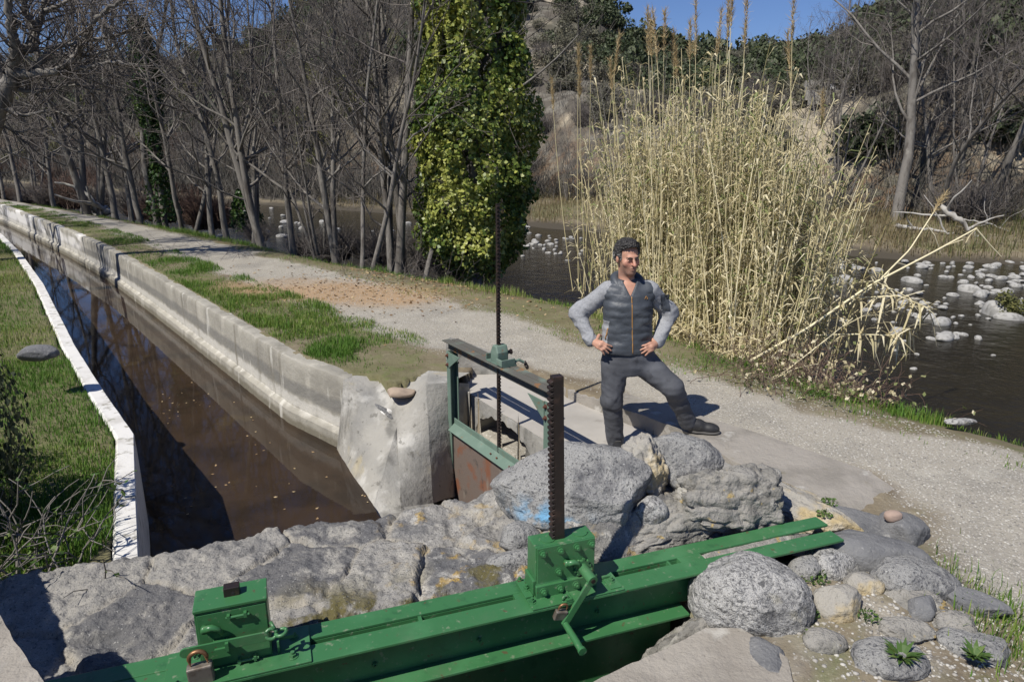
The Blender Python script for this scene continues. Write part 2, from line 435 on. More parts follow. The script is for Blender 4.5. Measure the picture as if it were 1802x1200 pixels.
K['coping'] = mat('white coping', (0.66, 0.645, 0.61), [
    dict(col=(0.46, 0.44, 0.40), scale=3, lo=0.48, hi=0.66, detail=10, rough=.7, amt=0.75), dict(col=(0.20, 0.185, 0.14), scale=9, lo=0.58, hi=0.68, detail=8, amt=0.75), dict(col=(0.13, 0.14, 0.06), scale=5, lo=0.62, hi=0.70, detail=8, amt=.6)], 0.9, [(30, 0.3, 0.01)])
K['ground'] = mat('earth', (0.20, 0.165, 0.11), [
    dict(col=(0.13, 0.10, 0.065), scale=3, lo=0.45, hi=0.65, detail=8, amt=0.8), dict(col=(0.27, 0.23, 0.155), scale=9, lo=0.54, hi=0.68, detail=8, amt=0.7),
    dict(col=(0.125, 0.125, 0.05), attr='green', lo=0.25, hi=0.75, amt=0.7), dict(col=(0.11, 0.145, 0.035), scale=5, lo=0.5, hi=0.64, detail=8, attr='green', amt=0.7),
    dict(col=(0.335, 0.307, 0.255), attr='gravel', lo=0.25, hi=0.75), dict(col=(0.23, 0.215, 0.185), scale=1.3, lo=0.45, hi=0.68, detail=8, attr='gravel', amt=0.7),
    dict(col=(0.44, 0.41, 0.345), scale=2.2, lo=0.52, hi=0.72, detail=8, attr='gravel', amt=0.6),
    dict(col=(0.55, 0.53, 0.48), scale=55, lo=0.58, hi=0.66, attr='gravel', amt=0.8), dict(col=(0.13, 0.125, 0.11), scale=48, lo=0.58, hi=0.66, attr='gravel', amt=0.75),
    dict(col=(0.36, 0.235, 0.125), attr='dirt', lo=0.15, hi=0.85, amt=0.85), dict(col=(0.22, 0.13, 0.06), scale=9, lo=0.56, hi=0.68, detail=8, attr='dirt', amt=0.7),
    dict(col=(0.095, 0.083, 0.066), attr='hill', lo=0.2, hi=0.8), dict(col=(0.08, 0.075, 0.05), scale=0.2, lo=0.45, hi=0.6, detail=8, attr='hill', amt=0.75),
    dict(col=(0.36, 0.31, 0.225), scale=0.15, lo=0.50, hi=0.62, detail=10, attr='rocky', amt=1.0), dict(col=(0.22, 0.205, 0.17), scale=0.8, lo=0.5, hi=0.62, detail=8, attr='rocky', amt=0.5),
    dict(col=(0.15, 0.095, 0.055), scale=1.5, lo=0.42, hi=0.6, detail=6, attr='litter', amt=0.9),
    dict(col=(0.06, 0.05, 0.035), attr='wet', lo=0.2, hi=0.8)],
    0.95, [(28, 0.6, 0.02), (110, 0.6, 0.006), (2.5, 0.3, 0.08)])
K['pad'] = mat('trodden cement', (0.33, 0.30, 0.255), [
    dict(col=(0.24, 0.215, 0.18), scale=3, lo=0.42, hi=0.66, detail=8, amt=0.8), dict(col=(0.5, 0.48, 0.43), scale=6, lo=0.6, hi=0.74, detail=8, amt=0.6),
    dict(col=(0.12, 0.11, 0.09), scale=60, lo=0.62, hi=0.7, amt=0.5)], 0.93, [(14, 0.5, 0.03), (80, 0.5, 0.01)])
K['green'] = mat('green enamel', (0.042, 0.150, 0.055), [
    dict(col=(0.064, 0.195, 0.080), scale=5, lo=0.45, hi=0.7, detail=4, amt=0.8), dict(col=(0.022, 0.085, 0.034), scale=14, lo=0.58, hi=0.72, detail=6, amt=0.5),
    dict(col=(0.22, 0.25, 0.17), scale=38, lo=0.60, hi=0.72, detail=8, amt=0.65), dict(col=(0.10, 0.15, 0.085), scale=3, lo=0.5, hi=0.75, detail=10, rough=.7, amt=0.45), dict(col=(0.10, 0.065, 0.035), scale=24, lo=0.65, hi=0.68, detail=6, amt=.8)], 0.36, [(60, 0.12, 0.004), (9, 0.06, 0.01)], spec=0.5, rough_var=0.1)
K['oldgreen'] = mat('faded grey-green paint', (0.125, 0.185, 0.145), [
    dict(col=(0.20, 0.265, 0.215), scale=6, lo=0.5, hi=0.7, detail=8, amt=0.6), dict(col=(0.10, 0.14, 0.115), scale=7, lo=0.55, hi=0.75, detail=8, amt=0.7),
    dict(col=(0.23, 0.10, 0.035), scale=9, lo=0.64, hi=0.72, detail=8, amt=0.8)], 0.6, [(40, 0.25, 0.006)])
K['rusttop'] = mat('rusty painted steel', (0.105, 0.10, 0.085), [
    dict(col=(0.16, 0.21, 0.17), scale=4, lo=0.5, hi=0.66, detail=8, amt=0.7), dict(col=(0.27, 0.12, 0.035), scale=6, lo=0.57, hi=0.66, detail=8, amt=0.9)], 0.75, [(40, 0.3, 0.006)])
K['gateplate'] = mat('rusty gate plate', (0.15, 0.115, 0.095), [
    dict(col=(0.20, 0.07, 0.03), scale=5, lo=0.48, hi=0.64, detail=8, amt=0.8), dict(col=(0.25, 0.23, 0.19), scale=6, lo=0.56, hi=0.7, detail=8, amt=0.6, stretch=(1, 1, 0.3)),
    dict(col=(0.06, 0.05, 0.045), scale=8, lo=0.56, hi=0.7, amt=0.7)], 0.8, [(40, 0.4, 0.006)])
K['postrust'] = mat('rust stained steel', (0.11, 0.045, 0.03), [dict(col=(0.19, 0.08, 0.04), scale=9, lo=0.5, hi=0.66, detail=8, amt=0.7)], 0.85, [(40, 0.4, 0.005)])
K['greased'] = mat('greased dark steel', (0.020, 0.014, 0.012), [dict(col=(0.05, 0.03, 0.022), scale=25, lo=0.5, hi=0.68, detail=6, amt=0.8)], 0.45, [(60, 0.25, 0.004)], spec=0.45)
K['brass'] = mat('weathered padlock steel', (0.24, 0.215, 0.185), [dict(col=(0.13, 0.10, 0.075), scale=22, lo=0.45, hi=0.65, detail=6, amt=0.8)], 0.5, [(70, 0.2, 0.003)], metallic=0.5)
K['copper'] = mat('brown shackle metal', (0.28, 0.15, 0.075), [dict(col=(0.12, 0.07, 0.04), scale=30, lo=0.5, hi=0.7, amt=0.7)], 0.45, metallic=0.6)
K['bark'] = mat('grey bark', (0.185, 0.17, 0.15), [
    dict(col=(0.075, 0.065, 0.055), scale=5, lo=0.45, hi=0.66, detail=8, amt=0.85, stretch=(1, 1, 0.3)), dict(col=(0.27, 0.25, 0.215), scale=4, lo=0.56, hi=0.7, detail=8, amt=0.7)],
    0.95, [(14, 0.7, 0.03, 'noise', (1, 1, 0.25))])
K['twig'] = mat('bare twigs', (0.12, 0.105, 0.095), [dict(col=(0.21, 0.185, 0.16), scale=1.3, lo=0.45, hi=0.7, detail=3, amt=0.8)], 0.95)
K['twig_red'] = mat('reddish brush', (0.13, 0.082, 0.062), [dict(col=(0.22, 0.17, 0.13), scale=1.2, lo=0.5, hi=0.7, amt=0.7)], 0.95)
K['driftwood'] = mat('bleached wood', (0.42, 0.40, 0.36), [dict(col=(0.22, 0.20, 0.17), scale=4, lo=0.45, hi=0.65, detail=6, amt=0.8, stretch=(1, 1, 0.3))], 0.9, [(20, 0.5, 0.01)])
K['ivy'] = mat('ivy leaf', (0.13, 0.185, 0.030), [dict(col=(0.42, 0.43, 0.10), attr='tint', lo=0.35, hi=1.0, amt=0.9), dict(col=(0.05, 0.10, 0.02), attr='tint', lo=0.35, hi=0.0, amt=0.9)], 0.45, spec=0.5, trans=0.25)
K['ivydark'] = mat('dark ivy leaf', (0.04, 0.085, 0.02), [dict(col=(0.10, 0.15, 0.035), attr='tint', lo=0.5, hi=1.0, amt=0.9)], 0.45, trans=0.25)
K['leafolive'] = mat('holm oak leaf', (0.045, 0.062, 0.026), [dict(col=(0.10, 0.115, 0.055), attr='tint', lo=0.4, hi=1.0, amt=0.9)], 0.6, trans=0.15)
K['leafgrey'] = mat('grey scrub leaf', (0.105, 0.10, 0.07), [dict(col=(0.16, 0.155, 0.10), attr='tint', lo=0.4, hi=1.0, amt=0.9)], 0.8, trans=0.15)
K['leafpine'] = mat('yellowish scrub leaf', (0.12, 0.125, 0.04), [dict(col=(0.19, 0.18, 0.06), attr='tint', lo=0.4, hi=1.0, amt=0.9)], 0.8, trans=0.2)
K['grass'] = mat('grass blade', (0.095, 0.20, 0.024), [dict(col=(0.21, 0.28, 0.05), attr='tint', lo=0.35, hi=0.65, amt=0.9), dict(col=(0.42, 0.37, 0.20), attr='tint', lo=0.72, hi=0.95, amt=1.0)], 0.7, trans=0.3)
K['drygrass'] = mat('dry grass blade', (0.20, 0.16, 0.085), [dict(col=(0.10, 0.125, 0.035), attr='tint', lo=0.4, hi=0.1, amt=0.9), dict(col=(0.31, 0.255, 0.14), attr='tint', lo=0.6, hi=1.0, amt=0.9)], 0.8, trans=0.25)
K['cane'] = mat('dry cane stalk', (0.60, 0.52, 0.30), [dict(col=(0.82, 0.75, 0.53), attr='tint', lo=0.5, hi=1.0, amt=0.9), dict(col=(0.33, 0.29, 0.12), attr='tint', lo=0.4, hi=0.0, amt=0.9)], 0.6, spec=0.4)
K['canemix'] = mat('cane leaf', (0.56, 0.48, 0.28), [dict(col=(0.78, 0.71, 0.50), attr='tint', lo=0.5, hi=0.75, amt=0.9), dict(col=(0.22, 0.26, 0.09), attr='tint', lo=0.4, hi=0.2, amt=0.95)], 0.7, trans=0.3)
K['plume'] = mat('cane plume', (0.46, 0.35, 0.18), [dict(col=(0.62, 0.52, 0.33), attr='tint', lo=0.4, hi=1.0, amt=0.9)], 0.9, trans=0.3)
K['stone'] = mat('river stone', (0.37, 0.36, 0.335), [dict(col=(0.17, 0.165, 0.15), scale=2.2, lo=0.45, hi=0.66, detail=6, amt=0.8), dict(col=(0.2, 0.2, 0.2), scale=40, lo=0.6, hi=0.7, amt=0.5)], 0.85, [(30, 0.3, 0.01)])
K['pebble'] = mat('pebble', (0.32, 0.30, 0.265), [dict(col=(0.50, 0.48, 0.43), attr='tint', lo=0.5, hi=1.0, amt=0.9), dict(col=(0.14, 0.13, 0.12), attr='tint', lo=0.4, hi=0.0, amt=0.9)], 0.9)
K['litter'] = mat('fallen leaf', (0.26, 0.17, 0.085), [dict(col=(0.42, 0.33, 0.19), attr='tint', lo=0.5, hi=1.0, amt=0.9), dict(col=(0.12, 0.07, 0.035), attr='tint', lo=0.4, hi=0.0, amt=0.9)], 0.85)
def water(name, body, rough, bumps, mud=()):
    m = mat(name, body, mud, rough, bumps, spec=0.5); m.node_tree.nodes['Principled BSDF'].inputs['IOR'].default_value = 1.33
    return m
K['canalwater'] = water('murky canal water', (0.042, 0.028, 0.018), 0.01, [(1.6, 0.05, 0.02), (9, 0.03, 0.006)], [
    dict(col=(0.022, 0.016, 0.012), scale=1.6, lo=0.42, hi=0.66, detail=5, amt=0.8), dict(col=(0.07, 0.048, 0.022), scale=2.3, lo=0.56, hi=0.72, detail=5, amt=0.6)])
K['river'] = water('dark river water', (0.014, 0.012, 0.007), 0.06, [(1.6, 0.4, 0.07), (7, 0.35, 0.03), (26, 0.15, 0.008)], [dict(col=(0.022, 0.018, 0.009), scale=0.5, lo=0.45, hi=0.7, amt=0.8)])
K['foam'] = K['stone']
K['carwhite'] = mat('white car paint', (0.75, 0.75, 0.74), (), 0.3, spec=0.5)
K['glassdark'] = mat('dark car glass', (0.02, 0.022, 0.025), (), 0.08, spec=0.6)
K['holeshade'] = mat('hole shade', (0.02, 0.02, 0.02), (), 0.9)  # flat dark that stands in for the shade inside holes
K['drystone'] = mat('dry stone wall', (0.33, 0.31, 0.27), [dict(col=(0.13, 0.12, 0.10), scale=2.2, lo=0.08, hi=0.02, kind='edge', amt=0.9), dict(col=(0.45, 0.43, 0.39), scale=2.0, lo=0.5, hi=0.66, amt=0.7)], 0.95, [(5, 0.6, 0.05)])
K['plant'] = mat('small green plant', (0.07, 0.135, 0.03), [dict(col=(0.16, 0.22, 0.06), attr='tint', lo=0.4, hi=1.0, amt=0.9)], 0.6, trans=0.25)
K['brush'] = mat('bare brushwood', (0.105, 0.095, 0.08), [dict(col=(0.20, 0.18, 0.155), attr='tint', lo=0.5, hi=1.0, amt=0.9), dict(col=(0.045, 0.047, 0.033), attr='tint', lo=0.45, hi=0.0, amt=0.9)], 0.95)

# ------------------------------------------------------------------ plan lines (metres): canal, path, river banks
LW = np.array([(-1.67, 6.44), (-2.44, 7.15), (-4.18, 9.33), (-6.61, 12.38), (-9.5, 15.95), (-12.73, 19.62), (-17.8, 25.14), (-21.3, 28.9), (-31, 37.5), (-60, 60)])
LC = np.array([(-1.75, 2.75), (-1.97, 3.15), (-2.49, 4.09), (-2.98, 4.99), (-3.78, 5.97), (-4.99, 7.5), (-7.83, 11.25), (-10.78, 14.95), (-13.6, 18.3), (-18.7, 23.9), (-22.4, 27.7), (-32, 36), (-61, 58.5)])
LB = np.array([(10, -3), (5.6, 2.4), (4.06, 5.0), (3.2, 6.05), (1.9, 8.3), (0.85, 10.08), (0.26, 10.72), (-3.51, 13.92), (-10.1, 20.4), (-19, 28.6), (-32, 40), (-60, 64)])
LPR = np.array([(8.8, -3), (5.0, 2.4), (3.6, 4.6), (1.98, 6.47), (0.0, 8.83), (-3.6, 12.9), (-9.3, 18.9), (-17.5, 26.8), (-31, 39), (-60, 63)])
LPL = np.array([(2.9, 0.4), (2.4, 2.5), (2.35, 3.15), (2.62, 3.7), (2.56, 4.23), (1.64, 5.23), (1.04, 5.9), (0.2, 6.9), (-0.99, 7.5), (-2.67, 9.3), (-4.95, 11.9), (-9.84, 17.66), (-17.2, 25.6), (-31, 38), (-60, 61.5)])
LF = np.array([(40, 4), (26, 14), (17, 20.3), (12.6, 21.6), (4, 29), (-6, 38), (-20, 47), (-40, 62), (-80, 95)])
def sdist(x, y, L):
    """signed distance to a polyline; positive on its right-hand (river) side"""
    best = np.full(np.shape(x), 1e9); sg = np.ones(np.shape(x))
    for (ax, ay), (bx, by) in zip(L[:-1], L[1:]):
        dx, dy = bx - ax, by - ay; l2 = dx * dx + dy * dy
        t = np.clip(((x - ax) * dx + (y - ay) * dy) / l2, 0, 1)
        ex, ey = x - ax - t * dx, y - ay - t * dy; d = ex * ex + ey * ey
        m = d < best - 1e-9
        best = np.where(m, d, best); sg = np.where(m, np.where(dx * ey - dy * ex > 0, -1.0, 1.0), sg)
    return np.sqrt(best) * sg
def in_poly(x, y, P):
    r = np.zeros(np.shape(x), dtype=bool)
    for (ax, ay), (bx, by) in zip(P, P[1:] + P[:1]):
        if ay == by: continue
        r ^= ((ay > y) != (by > y)) & (x < (bx - ax) * (y - ay) / (by - ay) + ax)
    return r
PIT = [(-1.67, 6.44), (-1.54, 6.56), (-1.3, 6.43), (-1.17, 6.18), (-0.87, 6.53), (-0.44, 6.48), (-0.46, 6.34), (0.3, 5.16), (0.75, 4.5), (0.6, 3.3), (-0.8, 2.6), (-1.7, 2.7), (-2.45, 4.1)]
SLABP = [(-0.46, 6.36), (-0.38, 6.98), (0.12, 6.78), (0.56, 6.14), (1.13, 5.43), (1.85, 4.5), (1.3, 3.9), (0.9, 4.2), (0.3, 5.16)]
B0, BU, BN = Vector((-0.78, 2.5, 0)), Vector((0.943, 0.331, 0)).normalized(), Vector((0.331, -0.943, 0)).normalized()
def beamuv(x, y):
    dx, dy = x - B0.x, y - B0.y
    return dx * BU.x + dy * BU.y, dx * BN.x + dy * BN.y
_px = np.array([-1500, -600, -100, 0, 190, 330, 393, 460, 500, 560, 620, 750, 900, 1000, 1050, 1110, 1200, 1290, 1380, 1450, 1560, 1700, 1802, 2400, 3600])
_el = np.array([3, 4.0, 4.8, 5.2, 5.6, 6.0, 6.5, 7.4, 8.4, 10.3, 11.0, 11.8, 12.2, 11.6, 10.0, 8.1, 6.8, 6.4, 6.6, 7.4, 9.6, 12.2, 12.8, 12.5, 10])
_AZ = np.degrees(np.arctan((_px - 901) / 1246.0))
def ground_z(x, y):
    sW, sC, sB, sF = sdist(x, y, LW), sdist(x, y, LC), sdist(x, y, LB), sdist(x, y, LF)
    u, v = beamuv(x, y)
    z = 0.02 * fbm2(x, y, 0.9, 4, 3) + 0.006 * fbm2(x, y, 7, 3, 5)
    lb = np.clip(-sC - 0.2, 0, 30)                              # left bank climbs away from the coping
    z = np.where(sC < -0.13, 0.03 + 0.22 * lb * sstep(0, 2.5, lb) + 0.05 * fbm2(x, y, 1.4, 4, 8) * sstep(0, 0.6, lb), z)
    mound = np.exp(-np.abs((x - 1.62) / 0.72) ** 3 - np.abs((y - 2.62) / 0.72) ** 3) * (0.135 + .03 * fbm2(x, y, 4, 4, 9) + .012 * fbm2(x, y, 17, 3, 10))
    z = z + np.where(sC > 0, mound, 0)
    bank = sstep(0.0, 1.1, sB + 0.15 * fbm2(x, y, 1.1, 3, 11))
    z = z - bank * (1.35 + 0.25 * fbm2(x, y, 0.5, 4, 13)) - 0.10 * sstep(-0.5, 0.2, sB)
    bed = -1.42 + 0.13 * fbm2(x, y, 0.55, 5, 17)
    z = np.where(sB > 1.0, np.minimum(z, bed) * 0.3 + bed * 0.7, z)
    far = sstep(-1.2, 1.2, sF + 0.9 * fbm2(x, y, 0.25, 4, 21))
    z = z * (1 - far) + far * (-1.0 + 0.085 * np.clip(sF, 0, 9) + 0.08 * fbm2(x, y, 0.7, 4, 23))
    r = np.hypot(x, y); az = np.degrees(np.arctan2(x, np.maximum(y, 1e-3)))
    el = np.interp(az, _AZ, _el)
    rc = np.interp(az, [-60, -35, -14, 4, 12, 60], [170, 165, 125, 95, 82, 78])
    top = CAM_H + rc * np.tan(np.radians(el))
    t = np.clip((sF - 8) / np.maximum(rc - (r - sF) - 8, 10), 0, 1.6)
    prof = np.where(t < 1, 0.22 * sstep(0, 0.14, t) + 0.78 * t ** 1.05 * (1 - 0.0 * t), 1 - 0.25 * (t - 1))
    n = 2.2 * fbm2(x, y, 0.045, 5, 31) + 0.8 * fbm2(x, y, 0.16, 4, 37, ridge=True)
    z = np.where((sF > 8), z + prof * (top + 0.3) + n * sstep(0, 0.2, t) * (0.4 + 0.6 * (1 - sstep(0.8, 1.0, t))), z)
    slot = (sW < 0.11) & (sC > -0.13) & (y > 2.2) & (x < -0.3)
    z = np.where(slot, -1.5, z)
    z = np.where(in_poly(x, y, SLABP), -0.45, z)
    z = np.where(in_poly(x, y, PIT), -1.6, z)
    z = np.where((v > -1.05) & (v < 0.62) & (u > -1.5) & (u < 1.72) & (y > 0.8) & (sC > -0.13), -1.35, z)
    z = np.where((v > -0.9) & (v < 0.16) & (u >= 1.72) & (u < 2.75), np.minimum(z, 0.02), z)
    return z

def build_ground():
    rr = np.concatenate([0.7 * 1.0115 ** np.arange(0, 522), [330, 420]])
    aa = np.radians(np.concatenate([np.arange(-130, -52, 2.0), np.arange(-52, 50, 0.24), np.arange(50, 130, 2.0)]))
    R, A = np.meshgrid(rr, aa, indexing='ij')
    X, Y = R * np.sin(A), R * np.cos(A)
    x, y = X.ravel(), Y.ravel()
    z = ground_z(x, y)
    n, m = X.shape
    i, j = np.meshgrid(np.arange(n - 1), np.arange(m - 1), indexing='ij')
    a = (i * m + j).ravel()
    F = np.stack([a, a + m, a + m + 1, a + 1], 1)[:, ::-1]
    o = mesh_obj('ground', np.stack([x, y, z], 1), F, K['ground'])
    tag(o, kind='structure')
    sW, sC, sB, sF, sR, sL = (sdist(x, y, L) for L in (LW, LC, LB, LF, LPR, LPL))
    w = 0.30 * fbm2(x, y, 1.3, 5, 41); w2 = fbm2(x, y, 0.5, 4, 43)
    grav = sstep(-0.25, 0.3, sL + w) * (1 - sstep(-0.3, 0.35, sR + w * 1.6))
    r = np.hypot(x, y)
    near = sstep(8.5, 5.5, y) * (x > -1.2)
    mound = np.exp(-(((x - 1.5) / 0.75) ** 2 + ((y - 2.5) / 0.6) ** 2))
    grav = np.maximum(grav * (1 - 0.35 * sstep(0.1, 0.5, w2)), near * 0.0)
    dirt = np.exp(-(((x + 2.9) * 0.95 - (y - 10.9) * 0.3) / 2.3) ** 2 - (((x + 2.9) * 0.3 + (y - 10.9) * 0.95) / 0.95) ** 2) * (0.95 + 0.8 * w2)
    green = np.where(sC < 0, 0.75 + 0.3 * w2, 0) + np.where((sL < 0) & (sW > 0.1) & (y > 6.2) & (x < -0.6), 0.55 + 0.7 * w2, 0) + sstep(-0.3, 0.2, sR + w) * (1 - sstep(0.3, 1.0, sB)) * (0.6 + 0.5 * w2)
    green += np.where((sF > 1) & (sF < 8), 0.45 + 0.5 * w2, 0)
    pit = in_poly(x, y, PIT) | in_poly(x, y, SLABP); green = np.where(pit | ((y < 6.2) & (sR < -.3) & (sC > 0)), 0, green)
    grav = np.where(pit, .9, grav); mnd = (sL < .3) & (y < 4.2) & (x > .8); grav = np.where(mnd, np.clip(np.maximum(grav * .9, .18 + .8 * fbm2(x, y, 2.4, 4, 49)), 0, 1), grav); green = np.where(mnd, np.clip(.15 + 1.3 * fbm2(x, y, 3.1, 4, 51), 0, .8), green)
    hill = np.where(x < 1, sstep(.3, 2, sF), sstep(6, 10, sF)); wet = sstep(0.4, 1.1, sB) * (1 - sstep(-.2, 1.6, sF))
    rocky = sstep(8, 11, sF) * sstep(-6, 8, np.degrees(np.arctan2(x, np.maximum(y, .01)))) * 1.0 + 0.35 * sstep(8, 11, sF)
    lit = sstep(4.5, 7, sF) * (1 - sstep(9, 14, sF)) * 1.0 + np.where((sB > -0.5) & (sB < 0.9) & (x < 0.2), 0.6, 0)
    for nm, q in (('gravel', grav), ('dirt', dirt), ('green', green), ('hill', hill), ('rocky', rocky), ('litter', lit), ('wet', wet)):
        add_attr(o, nm, np.clip(q, 0, 1.2))
    return o
build_ground()

def strip_wall(name, L, prof, mt, label, cat, side=1, attrs=None, step=0.12, top_noise=0.0, seed=0):
    """sweeps a profile (offset, z) along a plan polyline"""
    P = [];
    for (ax, ay), (bx, by) in zip(L[:-1], L[1:]):
        n = max(1, int(math.hypot(bx - ax, by - ay) / (step * max(1, math.hypot(ax, ay) / 9))))
        P += [(ax + (bx - ax) * t / n, ay + (by - ay) * t / n) for t in range(n)]
    P.append(tuple(L[-1])); P = np.array(P)
    T = np.gradient(P, axis=0)
    k = np.ones(7) / 7
    T /= np.linalg.norm(T, axis=1)[:, None]
    N = np.stack([T[:, 1], -T[:, 0]], 1) * side
    pr = np.array(prof); m = len(pr)
    V = np.zeros((len(P), m, 3))
    V[:, :, :2] = P[:, None, :] + N[:, None, :] * pr[None, :, 0, None]
    V[:, :, 2] = pr[None, :, 1]
    V = V.reshape(-1, 3)
    if top_noise:
        e = fbm(V * np.array([2.2, 2.2, 5]), 4, seed); e2 = fbm(V * 9, 3, seed + 5)
        up = (V[:, 2] > -0.6)
        V[:, 2] += np.where(V[:, 2] > -0.12, (e * 0.6 + e2 * 0.5) * top_noise, 0)
        V[:, 0] += e2 * top_noise * 0.5
    n = len(P)
    i, j = np.meshgrid(np.arange(n - 1), np.arange(m - 1), indexing='ij'); a = (i * m + j).ravel()
    F = np.stack([a, a + 1, a + m + 1, a + m], 1)
    if side < 0: F = F[:, ::-1]
    F = [tuple(f) for f in F] + [tuple(range(m))[::side], tuple((n - 1) * m + q for q in range(m))[::-side]]
    o = mesh_obj(name, V, F, mt, smooth=False)
    tag(o, label, cat)
    o.data.polygons.foreach_set('use_smooth', np.ones(len(o.data.polygons), dtype=bool)); return o, V
# right-hand canal wall: water side first, then top, then back
zs = [(-0.10, -1.5), (-0.07, -0.80), (-0.062, -0.60), (-0.05, -0.585), (-0.008, -0.565), (0, -0.56), (0, -0.30), (0, -0.16), (0, -0.09), (0.004, -0.03), (0.012, -0.008), (0.03, 0.0), (0.07, 0.003), (0.10, 0.004), (0.16, 0.0), (0.18, -0.02), (0.18, -0.6)]
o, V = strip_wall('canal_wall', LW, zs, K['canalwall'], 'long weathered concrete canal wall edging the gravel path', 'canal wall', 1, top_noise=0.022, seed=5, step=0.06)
n_ = fbm(V * np.array([1.2, 1.2, 4]), 4, 9); o.data.set_sharp_from_angle(angle=rad(22))
dd = np.hypot(V[:, 0], V[:, 1])
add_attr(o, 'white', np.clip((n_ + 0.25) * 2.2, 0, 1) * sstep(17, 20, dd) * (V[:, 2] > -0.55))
# left-hand wall with a white coping
o, V = strip_wall('canal_coping_wall', LC, [(0.0, -1.5), (0, -0.14), (0.0, -0.06), (0.0, 0.03), (0.006, 0.04), (0.11, 0.042), (0.118, 0.036), (0.13, 0.02), (0.13, -0.5)], K['coping'], 'narrow white canal wall beside the grassy left bank', 'canal wall', -1, top_noise=0.007, seed=15)
o.data.polygons.foreach_set('use_smooth', np.zeros(len(o.data.polygons), dtype=bool))

# canal water: follows the two walls and ends in front of the wing wall
def water_strip(name, z, mt):
    A = LC[::1]; rows = []
    def resample(L, n):
        d = np.concatenate([[0], np.cumsum(np.linalg.norm(np.diff(L, axis=0), axis=1))]); t = np.linspace(0, d[-1], n)
        return np.stack([np.interp(t, d, L[:, 0]), np.interp(t, d, L[:, 1])], 1)
    a = resample(LC[1:], 60)
    b = resample(np.concatenate([[(-1.12, 5.12)], LW[:] + np.array([(-0.06, 0.0)])]), 60)
    f = np.array([(-0.75, 4.5), (-0.45, 3.9), (-0.2, 3.3)]); g = np.array([(-1.9, 3.1), (-1.8, 2.9), (-1.7, 2.7)])
    a = np.concatenate([g[::-1], a]); b = np.concatenate([f[::-1], b])
    V = [(*p, z) for p in a] + [(*p, z) for p in b]
    n = len(a)
    return tag(mesh_obj(name, V, [(i, n + i, n + i + 1, i + 1) for i in range(n - 1)], mt, smooth=False), kind='structure')
water_strip('canal_water', -0.75, K['canalwater'])
rv = [at_z(900, 700, -1.2)]
RB = [(9, -3), (5.0, 2.6), (3.4, 5.3), (2.4, 7.0), (0.3, 10.2), (-3.9, 13.6), (-10.5, 20.2), (-19.4, 28.4), (-32.4, 39.8), (-60, 63.8)]
RF = [(42, 6), (28, 16), (18, 22.5), (14, 24), (5.6, 31.5), (-4, 40.5), (-18, 49.5), (-38, 65), (-60, 84), (-78, 98)]
tag(mesh_obj('river_water', [(*p, -1.2) for p in RB] + [(*p, -1.2) for p in RF], [(i, 10 + i, 11 + i, i + 1) for i in range(9)], K['river'], smooth=False), kind='structure')

# wing wall, pier, sluice culvert, slab, kerb ------------------------------------------------
def rough_patch(quads, n, amp, seed, name, mt, parent=None, sc=3.0):
    """subdivided quads with shared noise displacement"""
    VV, FF, c = [], [], 0
    for q in quads:
        q = [np.array(p, dtype=float) for p in q]
        lu = max(np.linalg.norm(q[1] - q[0]), np.linalg.norm(q[2] - q[3])); lv = max(np.linalg.norm(q[3] - q[0]), np.linalg.norm(q[2] - q[1]))
        nu, nv = max(2, int(lu / n)), max(2, int(lv / n))
        u, v = np.meshgrid(np.linspace(0, 1, nu + 1), np.linspace(0, 1, nv + 1), indexing='ij'); u, v = u[..., None], v[..., None]
        P = ((1 - u) * (1 - v) * q[0] + u * (1 - v) * q[1] + u * v * q[2] + (1 - u) * v * q[3]).reshape(-1, 3)
        i, j = np.meshgrid(np.arange(nu), np.arange(nv), indexing='ij'); a = (i * (nv + 1) + j).ravel() + c
        FF.append(np.stack([a, a + nv + 1, a + nv + 2, a + 1], 1)); VV.append(P); c += len(P)
    V = np.concatenate(VV); F = np.concatenate(FF)
    D = np.stack([fbm(V * sc + 7 * k, 4, seed + k) for k in range(3)], 1)
    D2 = np.stack([fbm(V * sc * 5 + 7 * k, 3, seed + 9 + k) for k in range(3)], 1)
    V = V + amp * (D + 0.35 * D2)
    return mesh_obj(name, V, F, mt, parent, smooth=True)
bend = (-1.67, 6.44, 0.0); bend_b = (-1.80, 6.42, -0.8)
Vt = tuple(at_y(699, 752, 5.98)); m1 = tuple(at_y(648, 708, 6.2)); R1 = tuple(at_y(750, 677, 6.10)); P1 = (-0.60, 6.14, 0.06)
w1 = (-1.20, 5.22, -0.78); c1 = tuple(at_y(706, 892, 5.30)); rb = tuple(at_y(762, 884, 5.62)); pb = tuple(at_y(798, 874, 5.98))
wm = (-1.5, 5.82, -0.79)
c2 = (-0.75, 4.3, -0.85); w2 = (-0.9, 4.55, -0.8)
wingq = [(bend_b, wm, m1, bend), (wm, w1, Vt, m1), (w1, c1, (Vt[0] + 0.02, Vt[1] + 0.03, Vt[2] - 0.02), Vt), (c1, rb, R1, Vt), (rb, pb, P1, R1),
         (R1, P1, (-0.42, 6.5, 0.05), (-0.85, 6.62, 0.03)), (Vt, R1, (-0.85, 6.62, 0.03), (-1.15, 6.28, -0.07)), (m1, Vt, (-1.15, 6.28, -0.07), (-1.3, 6.5, -0.03)),
         (pb, (-0.42, 6.36, -1.25), (-0.42, 6.37, -0.02), P1), (w1, w2, c2, c1), (c1, c2, (0.0, 4.6, -1.2), rb), (bend, m1, (-1.3, 6.5, -0.06), (-1.5, 6.62, -0.0))]
ww = rough_patch(wingq, 0.035, 0.009, 50, 'wing_wall', K['concrete'], sc=2.6)
tag(ww, 'pale flaking concrete wing wall and pier between the canal and the grey-green sluice frame', 'concrete wall')

